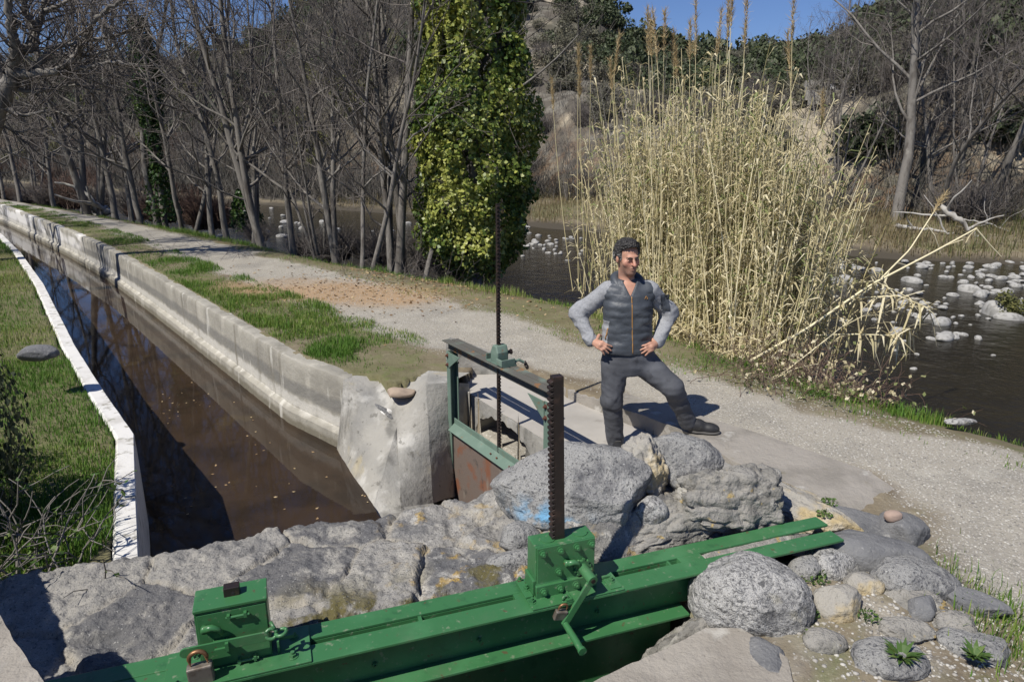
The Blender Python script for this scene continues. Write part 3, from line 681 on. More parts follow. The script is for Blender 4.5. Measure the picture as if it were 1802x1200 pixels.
FL, FR = Vector((-0.44, 6.34, -0.1)), Vector((0.62, 4.66, -0.12))
def culvert():
    root = empty('culvert', (0.3, 5.8, -0.1), 'grey cement culvert with an arched mouth under the man on the gravel path', 'culvert')
    inv = Vector((0.3, 5.8, -0.1))
    # slab top, slightly rough
    top = [(-0.46, 6.37), (0.62, 4.66), (1.3, 3.7), (2.1, 4.2), (1.14, 5.42), (0.56, 6.13), (0.14, 6.80), (-0.40, 7.0)]
    q = [((-0.44, 6.34, -0.1), (0.62, 4.66, -0.12), (1.14, 5.42, -0.125), (0.10, 6.83, -0.085)), ((0.62, 4.66, -0.12), (1.3, 3.7, -0.12), (2.1, 4.2, -0.12), (1.14, 5.42, -0.125)), ((-0.44, 6.34, -0.1), (0.10, 6.83, -0.085), (0.0, 7.0, -0.08), (-0.46, 7.05, -0.08))]
    o = rough_patch(q, 0.05, 0.006, 71, 'slab', K['slab'], root); o.location = -inv
    # face with an arched opening: wall built as columns around the arch
    d = (FR - FL).normalized(); L = (FR - FL).length; nrm = Vector((-d.y, d.x, 0)) * -1
    if nrm.y > 0: nrm = -nrm
    mb = MB(); a0, a1 = 0.14, 1.20; mid, hw = (a0 + a1) / 2, (a1 - a0) / 2
    us = np.linspace(0, L, 60); top_z = lambda u: -0.1 - 0.02 * u / L
    def arch(u):
        if u <= a0 or u >= a1: return -1.6
        return -0.50 + 0.31 * math.sqrt(max(0, 1 - ((u - mid) / hw) ** 2))
    V, F = [], []
    for u in us:
        p = FL + d * u; jz = 0.012 * math.sin(u * 31) + 0.008 * math.sin(u * 57)
        za = arch(u) + (jz if a0 < u < a1 else 0)
        V += [(p.x, p.y, top_z(u)), (p.x, p.y, za), (p.x - nrm.x * 0.55, p.y - nrm.y * 0.55, za), ]
    for i in range(len(us) - 1):
        a, b = 3 * i, 3 * i + 3
        F += [(a, b, b + 1, a + 1), (a + 1, b + 1, b + 2, a + 2)]
    f = mesh_obj('culvert_face', V, F, K['concrete'], root, smooth=False); f.location = -inv
    # chamber walls seen through the mouth
    A, B = FL - nrm * 0.55, FL + d * 1.15 - nrm * 0.55
    rp = rough_patch([(tuple(A + Vector((0, 0, -1.5))), tuple(B + Vector((0, 0, -1.5))), tuple(B), tuple(A)),
                      (tuple(FL + d * 1.02 - nrm * 0.02 + Vector((0, 0, -1.5))), tuple(FL + d * 1.02 - nrm * 0.02 + Vector((0, 0, -.15))), tuple(B + Vector((0, 0, -.1))), tuple(B + Vector((0, 0, -1.5))))], 0.05, 0.02, 81, 'chamber', K['concrete'], root)
    rp.location = -inv
    return root
culvert()
# kerb between slab and path
kq_in = [(0.42, 6.42), (0.56, 6.13), (0.85, 5.78), (1.13, 5.42), (1.40, 5.05), (1.60, 4.52), (1.92, 4.0), (2.30, 3.74)]
kq_out = [(0.62, 6.55), (0.80, 6.30), (1.10, 5.98), (1.42, 5.62), (1.72, 5.28), (2.08, 4.86), (2.50, 4.34), (2.60, 4.12)]
kh = [-0.03, -0.02, -0.005, 0.015, 0.025, 0.03, 0.03, -0.02]
q = []
for i in range(7):
    a, b, c, d_ = kq_in[i], kq_in[i + 1], kq_out[i + 1], kq_out[i]
    q += [((*a, -0.3), (*b, -0.3), (*b, kh[i + 1]), (*a, kh[i])), ((*a, kh[i]), (*b, kh[i + 1]), (*c, kh[i + 1] + 0.004), (*d_, kh[i] + 0.004)), ((*d_, kh[i] + 0.004), (*c, kh[i + 1] + 0.004), (*c, -0.2), (*d_, -0.2))]
tag(rough_patch(q, 0.03, 0.010, 91, 'kerb', K['kerb']), 'low worn concrete kerb under the raised foot of the man, edging the gravel', 'kerb')
# low parapet stub behind the sluice frame
pa, pb_ = at_y(778, 600, 6.8), at_y(892, 651, 6.62)
q = [((-0.69, 6.80, -0.2), (0.02, 6.86, -0.2), (0.02, 6.86, 0.035), (-0.69, 6.80, 0.285)), ((-0.69, 6.80, 0.285), (0.02, 6.86, 0.035), (0.03, 7.0, 0.04), (-0.66, 6.98, 0.29)), ((-0.66, 6.98, -0.2), (-0.69, 6.80, -0.2), (-0.69, 6.80, 0.285), (-0.66, 6.98, 0.29)), ((0.03, 7.0, -0.2), (-0.66, 6.98, -0.2), (-0.66, 6.98, 0.29), (0.03, 7.0, 0.04))]
tag(rough_patch(q, 0.035, 0.010, 97, 'parapet_stub', K['concrete']), 'short wedge of lichen-stained concrete parapet behind the left sluice post', 'parapet')

# ------------------------------------------------------------------ old masonry dam wall in the foreground
def masonry():
    us, vs = np.arange(-2.6, 2.75, 0.011), np.concatenate([np.arange(-1.14, -1.0, 0.02), np.arange(-1.0, 0.04, 0.011)])
    U_, V_ = np.meshgrid(us, vs, indexing='ij'); u, v = U_.ravel(), V_.ravel()
    rng = np.random.default_rng(4)
    seeds = np.array([(-2.3, -.5), (-1.95, -.15), (-1.7, -.62), (-1.32, -.2), (-1.12, -.74), (-.78, -.35), (-.5, -.78), (-.42, -.12), (-.1, -.5), (.18, -.85), (.28, -.3), (.62, -.7), (.62, -.2), (.95, -.45), (1.0, -.85), (1.3, -.25), (1.5, -.7), (1.85, -.3), (2.1, -.7), (2.45, -.3)])
    w = np.stack([u + 0.10 * fbm2(u, v, 2.3, 3, 61), v + 0.10 * fbm2(u, v, 2.3, 3, 62)], 1)
    D = np.sqrt((w[:, None, 0] - seeds[None, :, 0]) ** 2 + 1.25 * (w[:, None, 1] - seeds[None, :, 1]) ** 2)
    k = np.argsort(D, axis=1)[:, :2]; d1 = D[np.arange(len(u)), k[:, 0]]; d2 = D[np.arange(len(u)), k[:, 1]]
    joint = 1 - sstep(0.0, 0.06, d2 - d1 + 0.05 * fbm2(u, v, 8, 4, 63) + 0.035 * fbm2(u, v, 3, 3, 60))
    hgt = rng.uniform(-0.02, 0.03, len(seeds))[k[:, 0]]; tu = rng.uniform(-0.06, 0.06, len(seeds))[k[:, 0]]; tv = rng.uniform(-0.06, 0.06, len(seeds))[k[:, 0]]
    z = 0.19 + hgt + tu * (u - seeds[k[:, 0], 0]) + tv * (v - seeds[k[:, 0], 1])
    z = z - joint * (.012 + .010 * fbm2(u, v, 3, 3, 64))
    n1 = fbm2(u, v, 4, 5, 65); n2 = fbm2(u, v, 14, 4, 66); n3 = fbm2(u, v, 5, 4, 67, ridge=True)
    z = z + 0.014 * n1 + 0.016 * n2 + .020 * fbm2(u, v, 8, 4, 74, ridge=True) - 0.05 * np.clip(n3 - 0.5, 0, 1) - .03 * (1 - sstep(.0, .022, d2 - d1 + .03 * n2)) * sstep(-.1, .25, fbm2(u, v, 1.7, 3, 73)) + 0.010 * fbm2(u, v, 40, 3, 68)
    edge = -0.955 + 0.055 * fbm2(u, u * 0, 1.6, 4, 69) + 0.03 * fbm2(u, v, 8, 3, 70)
    z = z - 1.3 * sstep(0.02, -0.09, v - edge) - 0.035 * sstep(0.10, 0.0, v - edge)
    rise = 0.14 * sstep(0.9, 1.25, u) * sstep(-0.05, -0.22, v) * (1 - sstep(1.9, 2.6, u))
    z = z + rise + 0.05 * sstep(0.55, 0.95, u) * n1
    z = z - 0.08 * sstep(0.12, 0.0, -v) - 0.12 * sstep(2.2, 2.7, u)
    P = np.stack([B0.x + BU.x * u + BN.x * v, B0.y + BU.y * u + BN.y * v, z], 1)
    n, m = U_.shape
    i, j = np.meshgrid(np.arange(n - 1), np.arange(m - 1), indexing='ij'); a = (i * m + j).ravel()
    o = mesh_obj('masonry_wall', P, np.stack([a, a + m, a + m + 1, a + 1], 1)[:, ::1], K['masonry'])
    add_attr(o, 'joint', joint * (.5 + .8 * np.clip(n1 + .5, 0, 1))); add_attr(o, 'tone', np.clip(rng.uniform(0, 1, len(seeds))[k[:, 0]] * 1.1 + .5 * n1 - .1 - .5 * sstep(-.6, -1.6, u), 0, 1) * (1 - joint))
    add_attr(o, 'lichen', np.clip(sstep(0.15, 0.7, u) * (0.5 + n1) * sstep(1.7, 1.1, u) + 0.35 * sstep(-0.5, -0.1, v) * sstep(-.3, .2, u), 0, 1))
    add_attr(o, 'moss', np.clip(sstep(-0.42, -0.05, v) * sstep(-0.45, -0.1, u) * (0.9 + n1) * sstep(1.5, .9, u), 0, 1))
    return tag(o, 'broad old masonry wall of dark stone slabs behind the green beam', 'stone wall')
masonry()
# trodden cement ledge at bottom right, in front of the pit
def ledge(name, pts, z0, z1, mt, label, seed, n=0.03, amp=0.014):
    P = [Vector((x, y, z1)) for x, y in pts]; c = sum(P, Vector()) / len(P)
    q = []
    for a, b in zip(P, P[1:] + P[:1]):
        q.append((tuple(a), tuple(b), tuple((b + c) / 2), tuple((a + c) / 2)))
        q.append((tuple((a + c) / 2), tuple((b + c) / 2), tuple(c + (b - c) * 0.02), tuple(c + (a - c) * 0.02)))
        a2, b2 = a.copy(), b.copy(); a2.z = b2.z = z0
        q.append((tuple(a2), tuple(b2), tuple(b), tuple(a)))
    return tag(rough_patch(q, n, amp, seed, name, mt), label, 'ledge')
ledge('cement_ledge', [(-0.3, 1.5), (0.20, 2.18), (0.36, 2.31), (0.70, 2.50), (0.86, 2.60), (1.02, 2.60), (1.16, 2.42), (1.05, 1.9), (0.9, 1.4)], -1.3, 0.13, K['pad'], 'trodden grey cement ledge below the white boulder, in front of the dark pit', 120)
ledge('rough_ledge', [(-2.0, 1.0), (-1.95, 2.15), (-1.71, 1.95), (-1.53, 1.79), (-1.38, 1.67), (-1.2, 1.2)], -0.4, 0.68, K['pad'], 'rough sunlit cement block at the bottom left corner by the shaded stones', 130)
ledge('shade_block', [(-3.4, 1.2), (-3.4, 2.4), (-2.78, 2.52), (-2.32, 1.98), (-2.3, 1.2)], -0.4, 1.0, K['pad'], 'unseen block added left of the view to shade the stones of the corner', 131)  # out of view, added only for the shadow it throws on the corner

# ------------------------------------------------------------------ the green intake gate (beam, two lifting gears)
def bp(u, v, z): return B0 + BU * u + BN * v + Vector((0, 0, z))
BRZ = math.atan2(BU.y, BU.x)
def beam_root(name, u, v, z, label, cat):
    """an Empty whose local x runs along the beam and local y away from the camera"""
    r = empty(name, bp(u, v, z), label, cat, rz=BRZ); return r
# local frame of the beam: x = u, y = -v
br = beam_root('gate_beam', 0, 0, 0, 'long glossy green steel double beam lying across the foreground masonry', 'steel beam')
m = MB(); m.bx((-1.75, -0.238, 0.238), (1.70, -0.132, 0.252)); m.bx((1.70, -0.238, 0.238), (2.565, -0.142, 0.252)); m.bx((-1.75, -0.146, 0.034), (1.72, -0.132, 0.238)); m.bx((-1.75, -0.238, 0.020), (1.655, -0.132, 0.034)); m.bx((1.72, -0.152, 0.20), (2.56, -0.142, 0.238))
bevel(m.build('front_channel', K['green'], br), 0.003)
m = MB(); m.bx((-1.75, -0.09, 0.236), (2.60, 0.0, 0.250)); m.bx((-1.75, -0.09, 0.03), (1.72, -0.077, 0.236))
bevel(m.build('back_channel', K['green'], br), 0.003)
m = MB(); m.bx((-0.95, -0.132, 0.222), (-0.62, -0.09, 0.247)); m.bx((0.80, -0.134, 0.22), (1.30, -0.088, 0.247)); m.bx((1.66, -0.142, 0.14), (1.79, -0.088, 0.249))
bevel(m.build('tie_plate', K['green'], br), 0.002)
m = MB(); m.bx((0.22, -0.132, 0.16), (0.36, -0.09, 0.21)); m.bx((0.36, -0.135, 0.14), (0.375, -0.085, 0.243)); m.bx((1.60, -0.134, 0.15), (1.61, -0.088, 0.243)); m.bx((-0.2, -0.132, 0.05), (1.6, -0.09, 0.075))
m.build('spacer', K['green'], br)
m = MB()
for u_ in (-1.25, -0.55, 0.16, 0.62, 1.2): m.cyl((u_, -0.146, 0.10), (u_, -0.158, 0.10), 0.012, n=6); m.cyl((u_, -0.158, 0.10), (u_, -0.168, 0.10), 0.006, n=8)
m.build('web_bolt', K['green'], br)
m = MB(); m.bx((0.15, -0.1335, -0.9), (1.62, -0.10, 0.02)); m.bx((-1.6, -0.1335, -0.9), (0.02, -0.10, 0.02))
m.build('gate_leaf', K['green'], br)

def hexbolt(m, c, ax, r=0.013, h=0.011, stud=0.006):
    a = Vector(c); d = Vector(ax)
    m.cyl(a, a + d * 0.003, r * 1.45, n=14); m.cyl(a + d * 0.003, a + d * (0.003 + h), r, n=6); m.cyl(a + d * (0.003 + h), a + d * (0.003 + h + stud * 1.6), r * 0.55, n=10)
def bolts(name, pts, ax, parent, r=0.013):
    for p in pts:
        m = MB(); hexbolt(m, p, ax, r); m.build(name, K['green'], parent)
def padlock(root_name, loc, rot, label, sc=1.0, body=None, shackle=None):
    r = empty(root_name, loc, label, 'padlock'); r.rotation_euler = rot
    m = MB(); m.box((0, 0, -0.022 * sc), (0.045 * sc, 0.020 * sc, 0.040 * sc)); bevel(m.build('lock_body', body or K['brass'], r), 0.003 * sc)
    pts = [(-0.015 * sc, 0, -0.005 * sc), (-0.015 * sc, 0, 0.014 * sc)] + [(0.015 * sc * math.cos(t), 0, 0.014 * sc + 0.015 * sc * math.sin(t)) for t in np.linspace(math.pi * 0.93, 0.07 * math.pi, 9)] + [(0.015 * sc, 0, 0.014 * sc), (0.015 * sc, 0, -0.005 * sc)]
    m = MB(); m.tube(pts, 0.0042 * sc, 8); m.build('shackle', shackle or K['copper'], r, smooth=True)
    return r

# right-hand lifting gear with the raised rack
g = beam_root('rack_gearbox', 1.03, 0, 0.252, 'upright bolted green gearbox with crank gripping the raised dark rack', 'gearbox')
m = MB(); m.bx((-0.145, -0.150, 0.0), (0.145, -0.045, 0.252)); bevel(m.build('housing', K['green'], g), 0.004)
m = MB(); m.bx((-0.19, -0.238, 0.001), (0.26, -0.012, 0.009)); bevel(m.build('base_plate', K['green'], g), 0.002)
m = MB(); m.bx((-0.139, -0.158, 0.030), (0.141, -0.1503, 0.249)); bevel(m.build('cover_plate', K['green'], g), 0.002)
m = MB(); m.prism([(-0.15, -0.158, 0.009), (-0.15, -0.175, 0.009), (-0.15, -0.158, 0.075)], (0.30, 0, 0)); m.bx((-0.15, -0.174, 0.009), (0.15, -0.158, 0.068)); bevel(m.build('foot_plate', K['green'], g), 0.003)
m = MB(); m.bx((-0.158, -0.150, 0.009), (-0.1453, -0.050, 0.085)); m.bx((-0.195, -0.16, 0.0093), (-0.1585, -0.04, 0.019)); bevel(m.build('side_bracket', K['green'], g), 0.002)
m = MB(); m.bx((0.195, -0.225, 0.009), (0.25, -0.13, 0.016)); m.bx((0.19, -0.15, 0.016), (0.235, -0.138, 0.028)); bevel(m.build('side_plate', K['green'], g), 0.002)
bolts('cover_bolt', [(-0.115, -0.158, 0.222), (-0.03, -0.158, 0.222), (0.05, -0.158, 0.222), (0.122, -0.158, 0.224), (-0.037, -0.158, 0.115), (0.118, -0.158, 0.098)], (0, -1, 0), g)
bolts('foot_bolt', [(-0.115, -0.174, 0.040), (-0.035, -0.174, 0.040), (0.045, -0.174, 0.040), (0.118, -0.174, 0.040)], (0, -1, 0), g)
bolts('base_bolt', [(-0.176, -0.19, 0.009), (-0.176, -0.03, 0.009), (-0.172, -0.105, 0.019), (0.222, -0.175, 0.016)], (0, 0, 1), g, 0.012)
m = MB()
for q in (-0.07, 0.09):
    m = MB(); m.cyl((q, -0.098, 0.252), (q, -0.098, 0.256), 0.036, n=20); m.cyl((q + 0.03, -0.11, 0.256), (q + 0.03, -0.11, 0.259), 0.006, n=8); m.build('oil_cap', K['green'], g)
m = MB(); m.cyl((0.0, -0.158, 0.155), (0.0, -0.182, 0.155), 0.016, n=14); m.tube([(0, -0.175, 0.158), (0.03, -0.178, 0.160), (0.052, -0.178, 0.148), (0.058, -0.176, 0.125)], [0.014, 0.013, 0.010, 0.006], 8)
m.build('pawl', K['green'], g, smooth=True)
m = MB(); m.cyl((0.075, -0.158, 0.118), (0.075, -0.172, 0.118), 0.034, n=18)
for t in range(9): m.box((0.075 + 0.037 * math.cos(t * .7), -0.166, 0.118 + 0.037 * math.sin(t * .7)), (0.012, 0.012, 0.012), (0, -t * .7, 0))
m.build('ratchet_wheel', K['green'], g)
m = MB(); m.cyl((0.075, -0.158, 0.118), (0.085, -0.262, 0.104), 0.0235, n=20); m.build('crank_shaft', K['green'], g, smooth=False)
m = MB(); m.cyl((0.085, -0.2625, 0.104), (0.085, -0.2645, 0.1037), 0.011, n=14); m.build('shaft_hole_shade', K['greased'], g)  # dark disc painting the shade inside the shaft bore
m = MB()
A_, B_ = Vector((0.078, -0.243, 0.092)), Vector((-0.045, -0.243, -0.098)); d_ = (B_ - A_).normalized(); w_ = Vector((-d_.z, 0, d_.x)) * 0.0165
m.prism([A_ + w_, A_ - w_, B_ - w_, B_ + w_], (0, -0.013, 0)); bevel(m.build('crank_arm', K['green'], g), 0.003)
m = MB(); m.tube([(-0.04, -0.25, -0.092), (-0.036, -0.34, -0.101), (-0.034, -0.405, -0.108), (-0.033, -0.407, -0.108), (-0.0328, -0.42, -0.109)], [0.0145, 0.0155, 0.0155, 0.019, 0.019], 16); m.build('crank_handle', K['green'], g, smooth=False)
m = MB(); m.bx((-0.03, -0.238, 0.010), (0.0, -0.175, 0.018)); m.tube([(-0.03 + 0.014 * math.cos(t), -0.225, 0.012 + 0.02 * math.sin(t)) for t in np.linspace(-.4, math.pi * 2 - .6, 14)], 0.005, 8); m.build('lock_eye', K['green'], g)
padlock('padlock', bp(0.975, 0.247, 0.232), (rad(14), rad(12), BRZ), 'small weathered padlock hanging under the crank of the upright green gearbox', 1.25)
# the rack itself: slides through the box, so it is a thing of its own
rk = beam_root('gate_rack', 1.018, 0.098, 0.0, 'tall dark greased toothed rack rising through the upright green gearbox', 'gate rack')
m = MB(); m.bx((-0.013, -0.021, -0.4), (0.034, 0.021, 1.275)); bevel(m.build('rack_bar', K['greased'], rk), 0.002)
m = MB(); z = 0.515
while z < 1.27:
    m.prism([(-0.013, -0.021, z - 0.0115), (-0.013, -0.021, z + 0.0115), (-0.028, -0.021, z + 0.0055), (-0.028, -0.021, z - 0.0055)], (0, 0.042, 0)); z += 0.0262
bevel(m.build('rack_teeth', K['greased'], rk), 0.0012, 1)
rk.rotation_euler = (0, rad(-1.6), BRZ)

# left-hand gear: closed cabinet with a hasp bar, its rack lowered to a stub
g = beam_root('gear_cabinet', -0.365, 0, 0.252, 'closed green gear cabinet with a hasp bar on the left end of the beam', 'gearbox')
m = MB(); m.prism([(-0.13, -0.150, 0.008), (-0.13, -0.150, 0.262), (-0.13, -0.142, 0.272), (-0.13, -0.025, 0.272), (-0.13, -0.02, 0.008)], (0.26, 0, 0)); bevel(m.build('cabinet_body', K['green'], g), 0.003)
m = MB(); m.bx((-0.122, -0.154, 0.02), (0.125, -0.1503, 0.250)); bevel(m.build('cabinet_door', K['green'], g), 0.0015)
m = MB(); m.bx((-0.132, -0.158, 0.262), (0.132, -0.0205, 0.2755)); bevel(m.build('lid', K['green'], g), 0.003)
m = MB(); m.bx((-0.26, -0.238, 0.001), (0.275, -0.012, 0.009)); bevel(m.build('base_plate', K['green'], g), 0.002)
m = MB(); m.cyl((-0.02, -0.166, 0.226), (0.065, -0.166, 0.226), 0.0055, n=10); m.bx((-0.016, -0.172, 0.216), (-0.005, -0.154, 0.236)); m.bx((0.044, -0.172, 0.216), (0.055, -0.154, 0.236)); m.build('upper_hinge', K['green'], g)
m = MB(); m.cyl((0.0, -0.17, 0.026), (0.08, -0.17, 0.026), 0.0055, n=10); m.bx((0.004, -0.176, 0.016), (0.014, -0.154, 0.036)); m.bx((0.062, -0.176, 0.016), (0.072, -0.154, 0.036)); m.build('lower_hinge', K['green'], g)
m = MB(); m.cyl((-0.098, -0.154, 0.195), (-0.098, -0.176, 0.195), 0.014, n=14); m.tube([(-0.098, -0.17, 0.199), (-0.072, -0.174, 0.203), (-0.048, -0.174, 0.192), (-0.038, -0.172, 0.165)], [0.013, 0.013, 0.010, 0.007], 8); m.build('pawl', K['green'], g, smooth=True)
m = MB(); n_ = 10; zc, hh = 0.132, 0.021
poly = [(-0.19 + hh - hh * math.cos(t) if False else -0.168 - hh * math.sin(t), -0.196, zc + hh * math.cos(t)) for t in np.linspace(0, math.pi, n_)] + [(0.105 + hh * math.sin(t), -0.196, zc - 0.002 - hh * math.cos(t)) for t in np.linspace(0, math.pi, n_)]
m.prism(poly, (0, 0.008, 0)); bevel(m.build('hasp_bar', K['green'], g), 0.002)
m = MB(); m.bx((-0.068, -0.206, 0.118), (-0.024, -0.1965, 0.126)); m.bx((-0.03, -0.21, 0.112), (-0.018, -0.1965, 0.146)); m.bx((-0.074, -0.1885, 0.126), (-0.02, -0.154, 0.134)); m.build('hasp_slot', K['green'], g)
m = MB(); m.tube([(-0.128 + 0.008 * math.cos(t), -0.204 + 0.014 * math.sin(t), 0.118) for t in np.linspace(0, 2 * math.pi, 13)], 0.005, 8); m.build('hasp_eye', K['green'], g)
m = MB()
m.tube([(0.135 + 0.02 * math.cos(t), -0.188 + 0.010 * math.sin(t), 0.132 + 0.016 * math.sin(t)) for t in np.linspace(0, 2 * math.pi, 17)], 0.007, 8)
m.tube([(0.172 + 0.02 * math.cos(t), -0.188 + 0.020 * math.sin(t), 0.130 + 0.004 * math.cos(t)) for t in np.linspace(0, 2 * math.pi, 17)], 0.007, 8)
m.tube([(0.136, -0.16, 0.165), (0.150, -0.186, 0.150)], 0.007, 8)
m.build('chain_link', K['green'], g, smooth=True)
bolts('base_bolt', [(-0.215, -0.205, 0.009), (0.205, -0.19, 0.009), (0.215, -0.07, 0.009)], (0, 0, 1), g, 0.015)
m = MB(); m.bx((0.15, -0.15, 0.009), (0.158, -0.06, 0.06)); m.bx((0.158, -0.11, 0.035), (0.215, -0.10, 0.05)); m.build('stay', K['green'], g)
padlock('padlock', bp(-0.490, 0.213, 0.340), (rad(4), rad(-2), BRZ), 'large grey padlock with a brown shackle on the hasp of the green gear cabinet', 2.0)
st = beam_root('rack_stub', -0.36, 0.085, 0.527, 'short dark square rack end poking out of the lid of the green gear cabinet', 'gate rack')
m = MB(); m.box((0, 0, 0.012), (0.058, 0.04, 0.050)); bevel(m.build('rack_bar', K['greased'], st), 0.003)
m = MB(); m.cyl((0.005, -0.0202, 0.014), (0.005, -0.0212, 0.014), 0.006, n=12); m.build('pin_hole_shade', K['holeshade'], st)  # no real hole: a dark disc for its inner shade

# ------------------------------------------------------------------ the grey-green sluice frame beside the culvert
G0, G1 = Vector((-0.57, 6.11, 0)), Vector((0.32, 4.73, 0))
GD = (G1 - G0).normalized(); GL = (G1 - G0).length
GRZ = math.atan2(GD.y, GD.x)
f = empty('sluice_gate', (G0.x, G0.y, 0), 'tall grey-green steel sluice frame with a rust-streaked top beam beside the culvert', 'sluice gate', rz=GRZ)
# local x along the frame (towards the camera), local y to the culvert side (positive = right)
m = MB(); m.bx((-0.03, -0.075, 0.488), (GL + 0.02, 0.0, 0.500)); m.bx((-0.03, -0.012, 0.40), (GL + 0.02, 0.0, 0.488)); m.bx((-0.03, 0.002, 0.470), (GL + 0.02, 0.012, 0.482))
m.bx((-0.0, 0.0105, 0.488), (GL, 0.075, 0.500))
bevel(m.build('top_beam', K['rusttop'], f), 0.002)
def post(x0, sgn, zb):
    m = MB(); m.bx((x0 - 0.032, -0.050, zb), (x0 + 0.032, -0.040, 0.398)); m.bx((x0 - 0.032, 0.030, zb), (x0 + 0.032, 0.040, 0.398)); m.bx((x0 - sgn * 0.032 - 0.005, -0.04, zb), (x0 - sgn * 0.032 + 0.005, 0.03, 0.398))
    o = bevel(m.build('post', K['oldgreen'], f), 0.002)
    m = MB(); m.prism([(x0 + sgn * 0.02, -0.058, 0.398), (x0 + sgn * 0.24, -0.058, 0.398), (x0 + sgn * 0.02, -0.058, 0.245)], (0, 0.008, 0)); bevel(m.build('gusset', K['oldgreen'], f), 0.0015)
    for zz in (0.36, 0.27):
        m = MB(); hexbolt(m, (x0 - 0.005, -0.0505, zz), (0, -1, 0), 0.013, 0.012); hexbolt(m, (x0 - 0.005, 0.0405, zz), (0, 1, 0), 0.013, 0.012); m.build('post_bolt', K['postrust'], f)
post(0.035, 1, -0.78); post(GL - 0.045, -1, -0.6)
m = MB(); m.bx((0.004, -0.051, -1.3), (0.066, 0.04, -0.782)); m.build('post_foot', K['postrust'], f)
# sliding gate with sloping top edge pieces
m = MB(); m.bx((0.07, -0.030, -1.3), (GL - 0.08, -0.018, -0.36)); m.build('gate_plate', K['gateplate'], f)
m = MB(); m.box((GL / 2 - .005, -0.045, -0.335), (GL - .14, 0.10, 0.012), (rad(38), 0, 0)); m.box((GL / 2 - .005, -0.012, -0.30), (GL - .14, 0.012, 0.09)); bevel(m.build('gate_top_rail', K['oldgreen'], f), .003)
for xx in (0.8, 0.9, 1.1):
    m = MB(); m.cyl((xx, -0.052, -0.335), (xx, -0.062, -0.322), 0.008, n=8); m.build('rail_bolt', K['postrust'], f)
# gear head
hx = 0.86
m = MB(); m.prism([(hx - 0.055, -0.055, 0.502), (hx - 0.055, -0.055, 0.60), (hx - 0.03, -0.05, 0.655), (hx + 0.03, -0.05, 0.655), (hx + 0.055, -0.055, 0.60), (hx + 0.055, -0.055, 0.502)], (0, 0.11, 0)); bevel(m.build('gear_head', K['oldgreen'], f), 0.012, 3)
m = MB(); m.bx((hx - 0.12, -0.06, 0.5005), (hx + 0.15, 0.075, 0.512)); m.bx((hx + 0.06, -0.072, 0.512), (hx + 0.15, -0.062, 0.565)); m.bx((hx + 0.14, -0.062, 0.512), (hx + 0.15, 0.06, 0.565)); m.bx((hx - 0.12, -0.06, 0.512), (hx - 0.11, 0.04, 0.56)); bevel(m.build('gear_bracket', K['oldgreen'], f), 0.002)
m = MB(); m.cyl((hx + 0.02, 0.055, 0.585), (hx + 0.02, 0.095, 0.585), 0.016, n=8); m.cyl((hx + 0.02, 0.095, 0.585), (hx + 0.02, 0.105, 0.585), 0.024, n=6); m.build('drive_spindle', K['greased'], f)
m = MB(); m.tube([(hx + 0.13, 0.05, 0.53), (hx + 0.14, 0.10, 0.545), (hx + 0.15, 0.14, 0.52)], 0.012, 8); m.build('lock_tab', K['oldgreen'], f)
_p = f.matrix_basis @ Vector((hx + 0.15, 0.165, 0.50))
padlock('padlock', _p, (rad(25), rad(35), GRZ), 'small dark padlock dangling from the gear head of the grey-green sluice frame', 1.15, K['greased'], K['greased'])
# toothed rod
rp0 = f.matrix_basis @ Vector((hx - 0.005, -0.005, 0))
rr_ = empty('sluice_rod', (rp0.x, rp0.y, 0), 'thin dark toothed rod standing high through the grey-green sluice frame', 'sluice rod', rz=GRZ)
m = MB(); m.bx((-0.012, -0.013, -0.32), (0.007, 0.013, 1.79)); m.build('rod_bar', K['greased'], rr_)
m = MB(); z = -0.30
while z < 1.785:
    m.prism([(0.007, -0.013, z - 0.010), (0.007, -0.013, z + 0.010), (0.019, -0.013, z + 0.004), (0.019, -0.013, z - 0.004)], (0, 0.026, 0)); z += 0.030
m.build('rod_teeth', K['greased'], rr_)

# ------------------------------------------------------------------ boulders and stones
_ico = {}
def ico(sub):
    if sub not in _ico:
        import bmesh
        bm = bmesh.new(); bmesh.ops.create_icosphere(bm, subdivisions=sub, radius=1.0)
        bm.verts.ensure_lookup_table()
        _ico[sub] = (np.array([v.co[:] for v in bm.verts]), np.array([[v.index for v in f.verts] for f in bm.faces]))
        bm.free()
    return _ico[sub]
def rock_verts(seed, r, sub=4, pw=2.4, amp=0.12, fine=0.03, facets=7, ridge=0.0):
    V, F = ico(sub); V = V.copy()
    q = (np.abs(V) ** pw).sum(1) ** (1 / pw); V = V / q[:, None]
    rng = np.random.default_rng(seed)
    for _ in range(facets):                                      # planar breaks
        n = rng.normal(size=3); n /= np.linalg.norm(n); h = rng.uniform(0.72, 0.98)
        d = V @ n - h
        V -= np.where(d > 0, d * 0.85, 0)[:, None] * n
    n1 = fbm(V * 1.3 + seed * 3.1, 4, seed); n2 = fbm(V * 5.5 + seed, 4, seed + 3)
    V = V * (1 + amp * n1 + fine * n2 + (.35 * fine * fbm(V * 17 + seed, 3, seed + 5) if sub > 4 else 0))[:, None]
    if ridge: V *= (1 - ridge * np.clip(fbm(V * 3.2 + seed, 4, seed + 8, ridge=True) - 0.15, 0, 1))[:, None]
    return V * np.array(r), F
def rock(name, loc, r, seed, mt, label, cat='boulder', rot=(0, 0, 0), sub=5, group=None, **kw):
    V, F = rock_verts(seed, r, sub, **kw)
    o = mesh_obj(name, V, F, mt)
    o.location = loc; o.rotation_euler = rot
    return tag(o, label, cat, group)
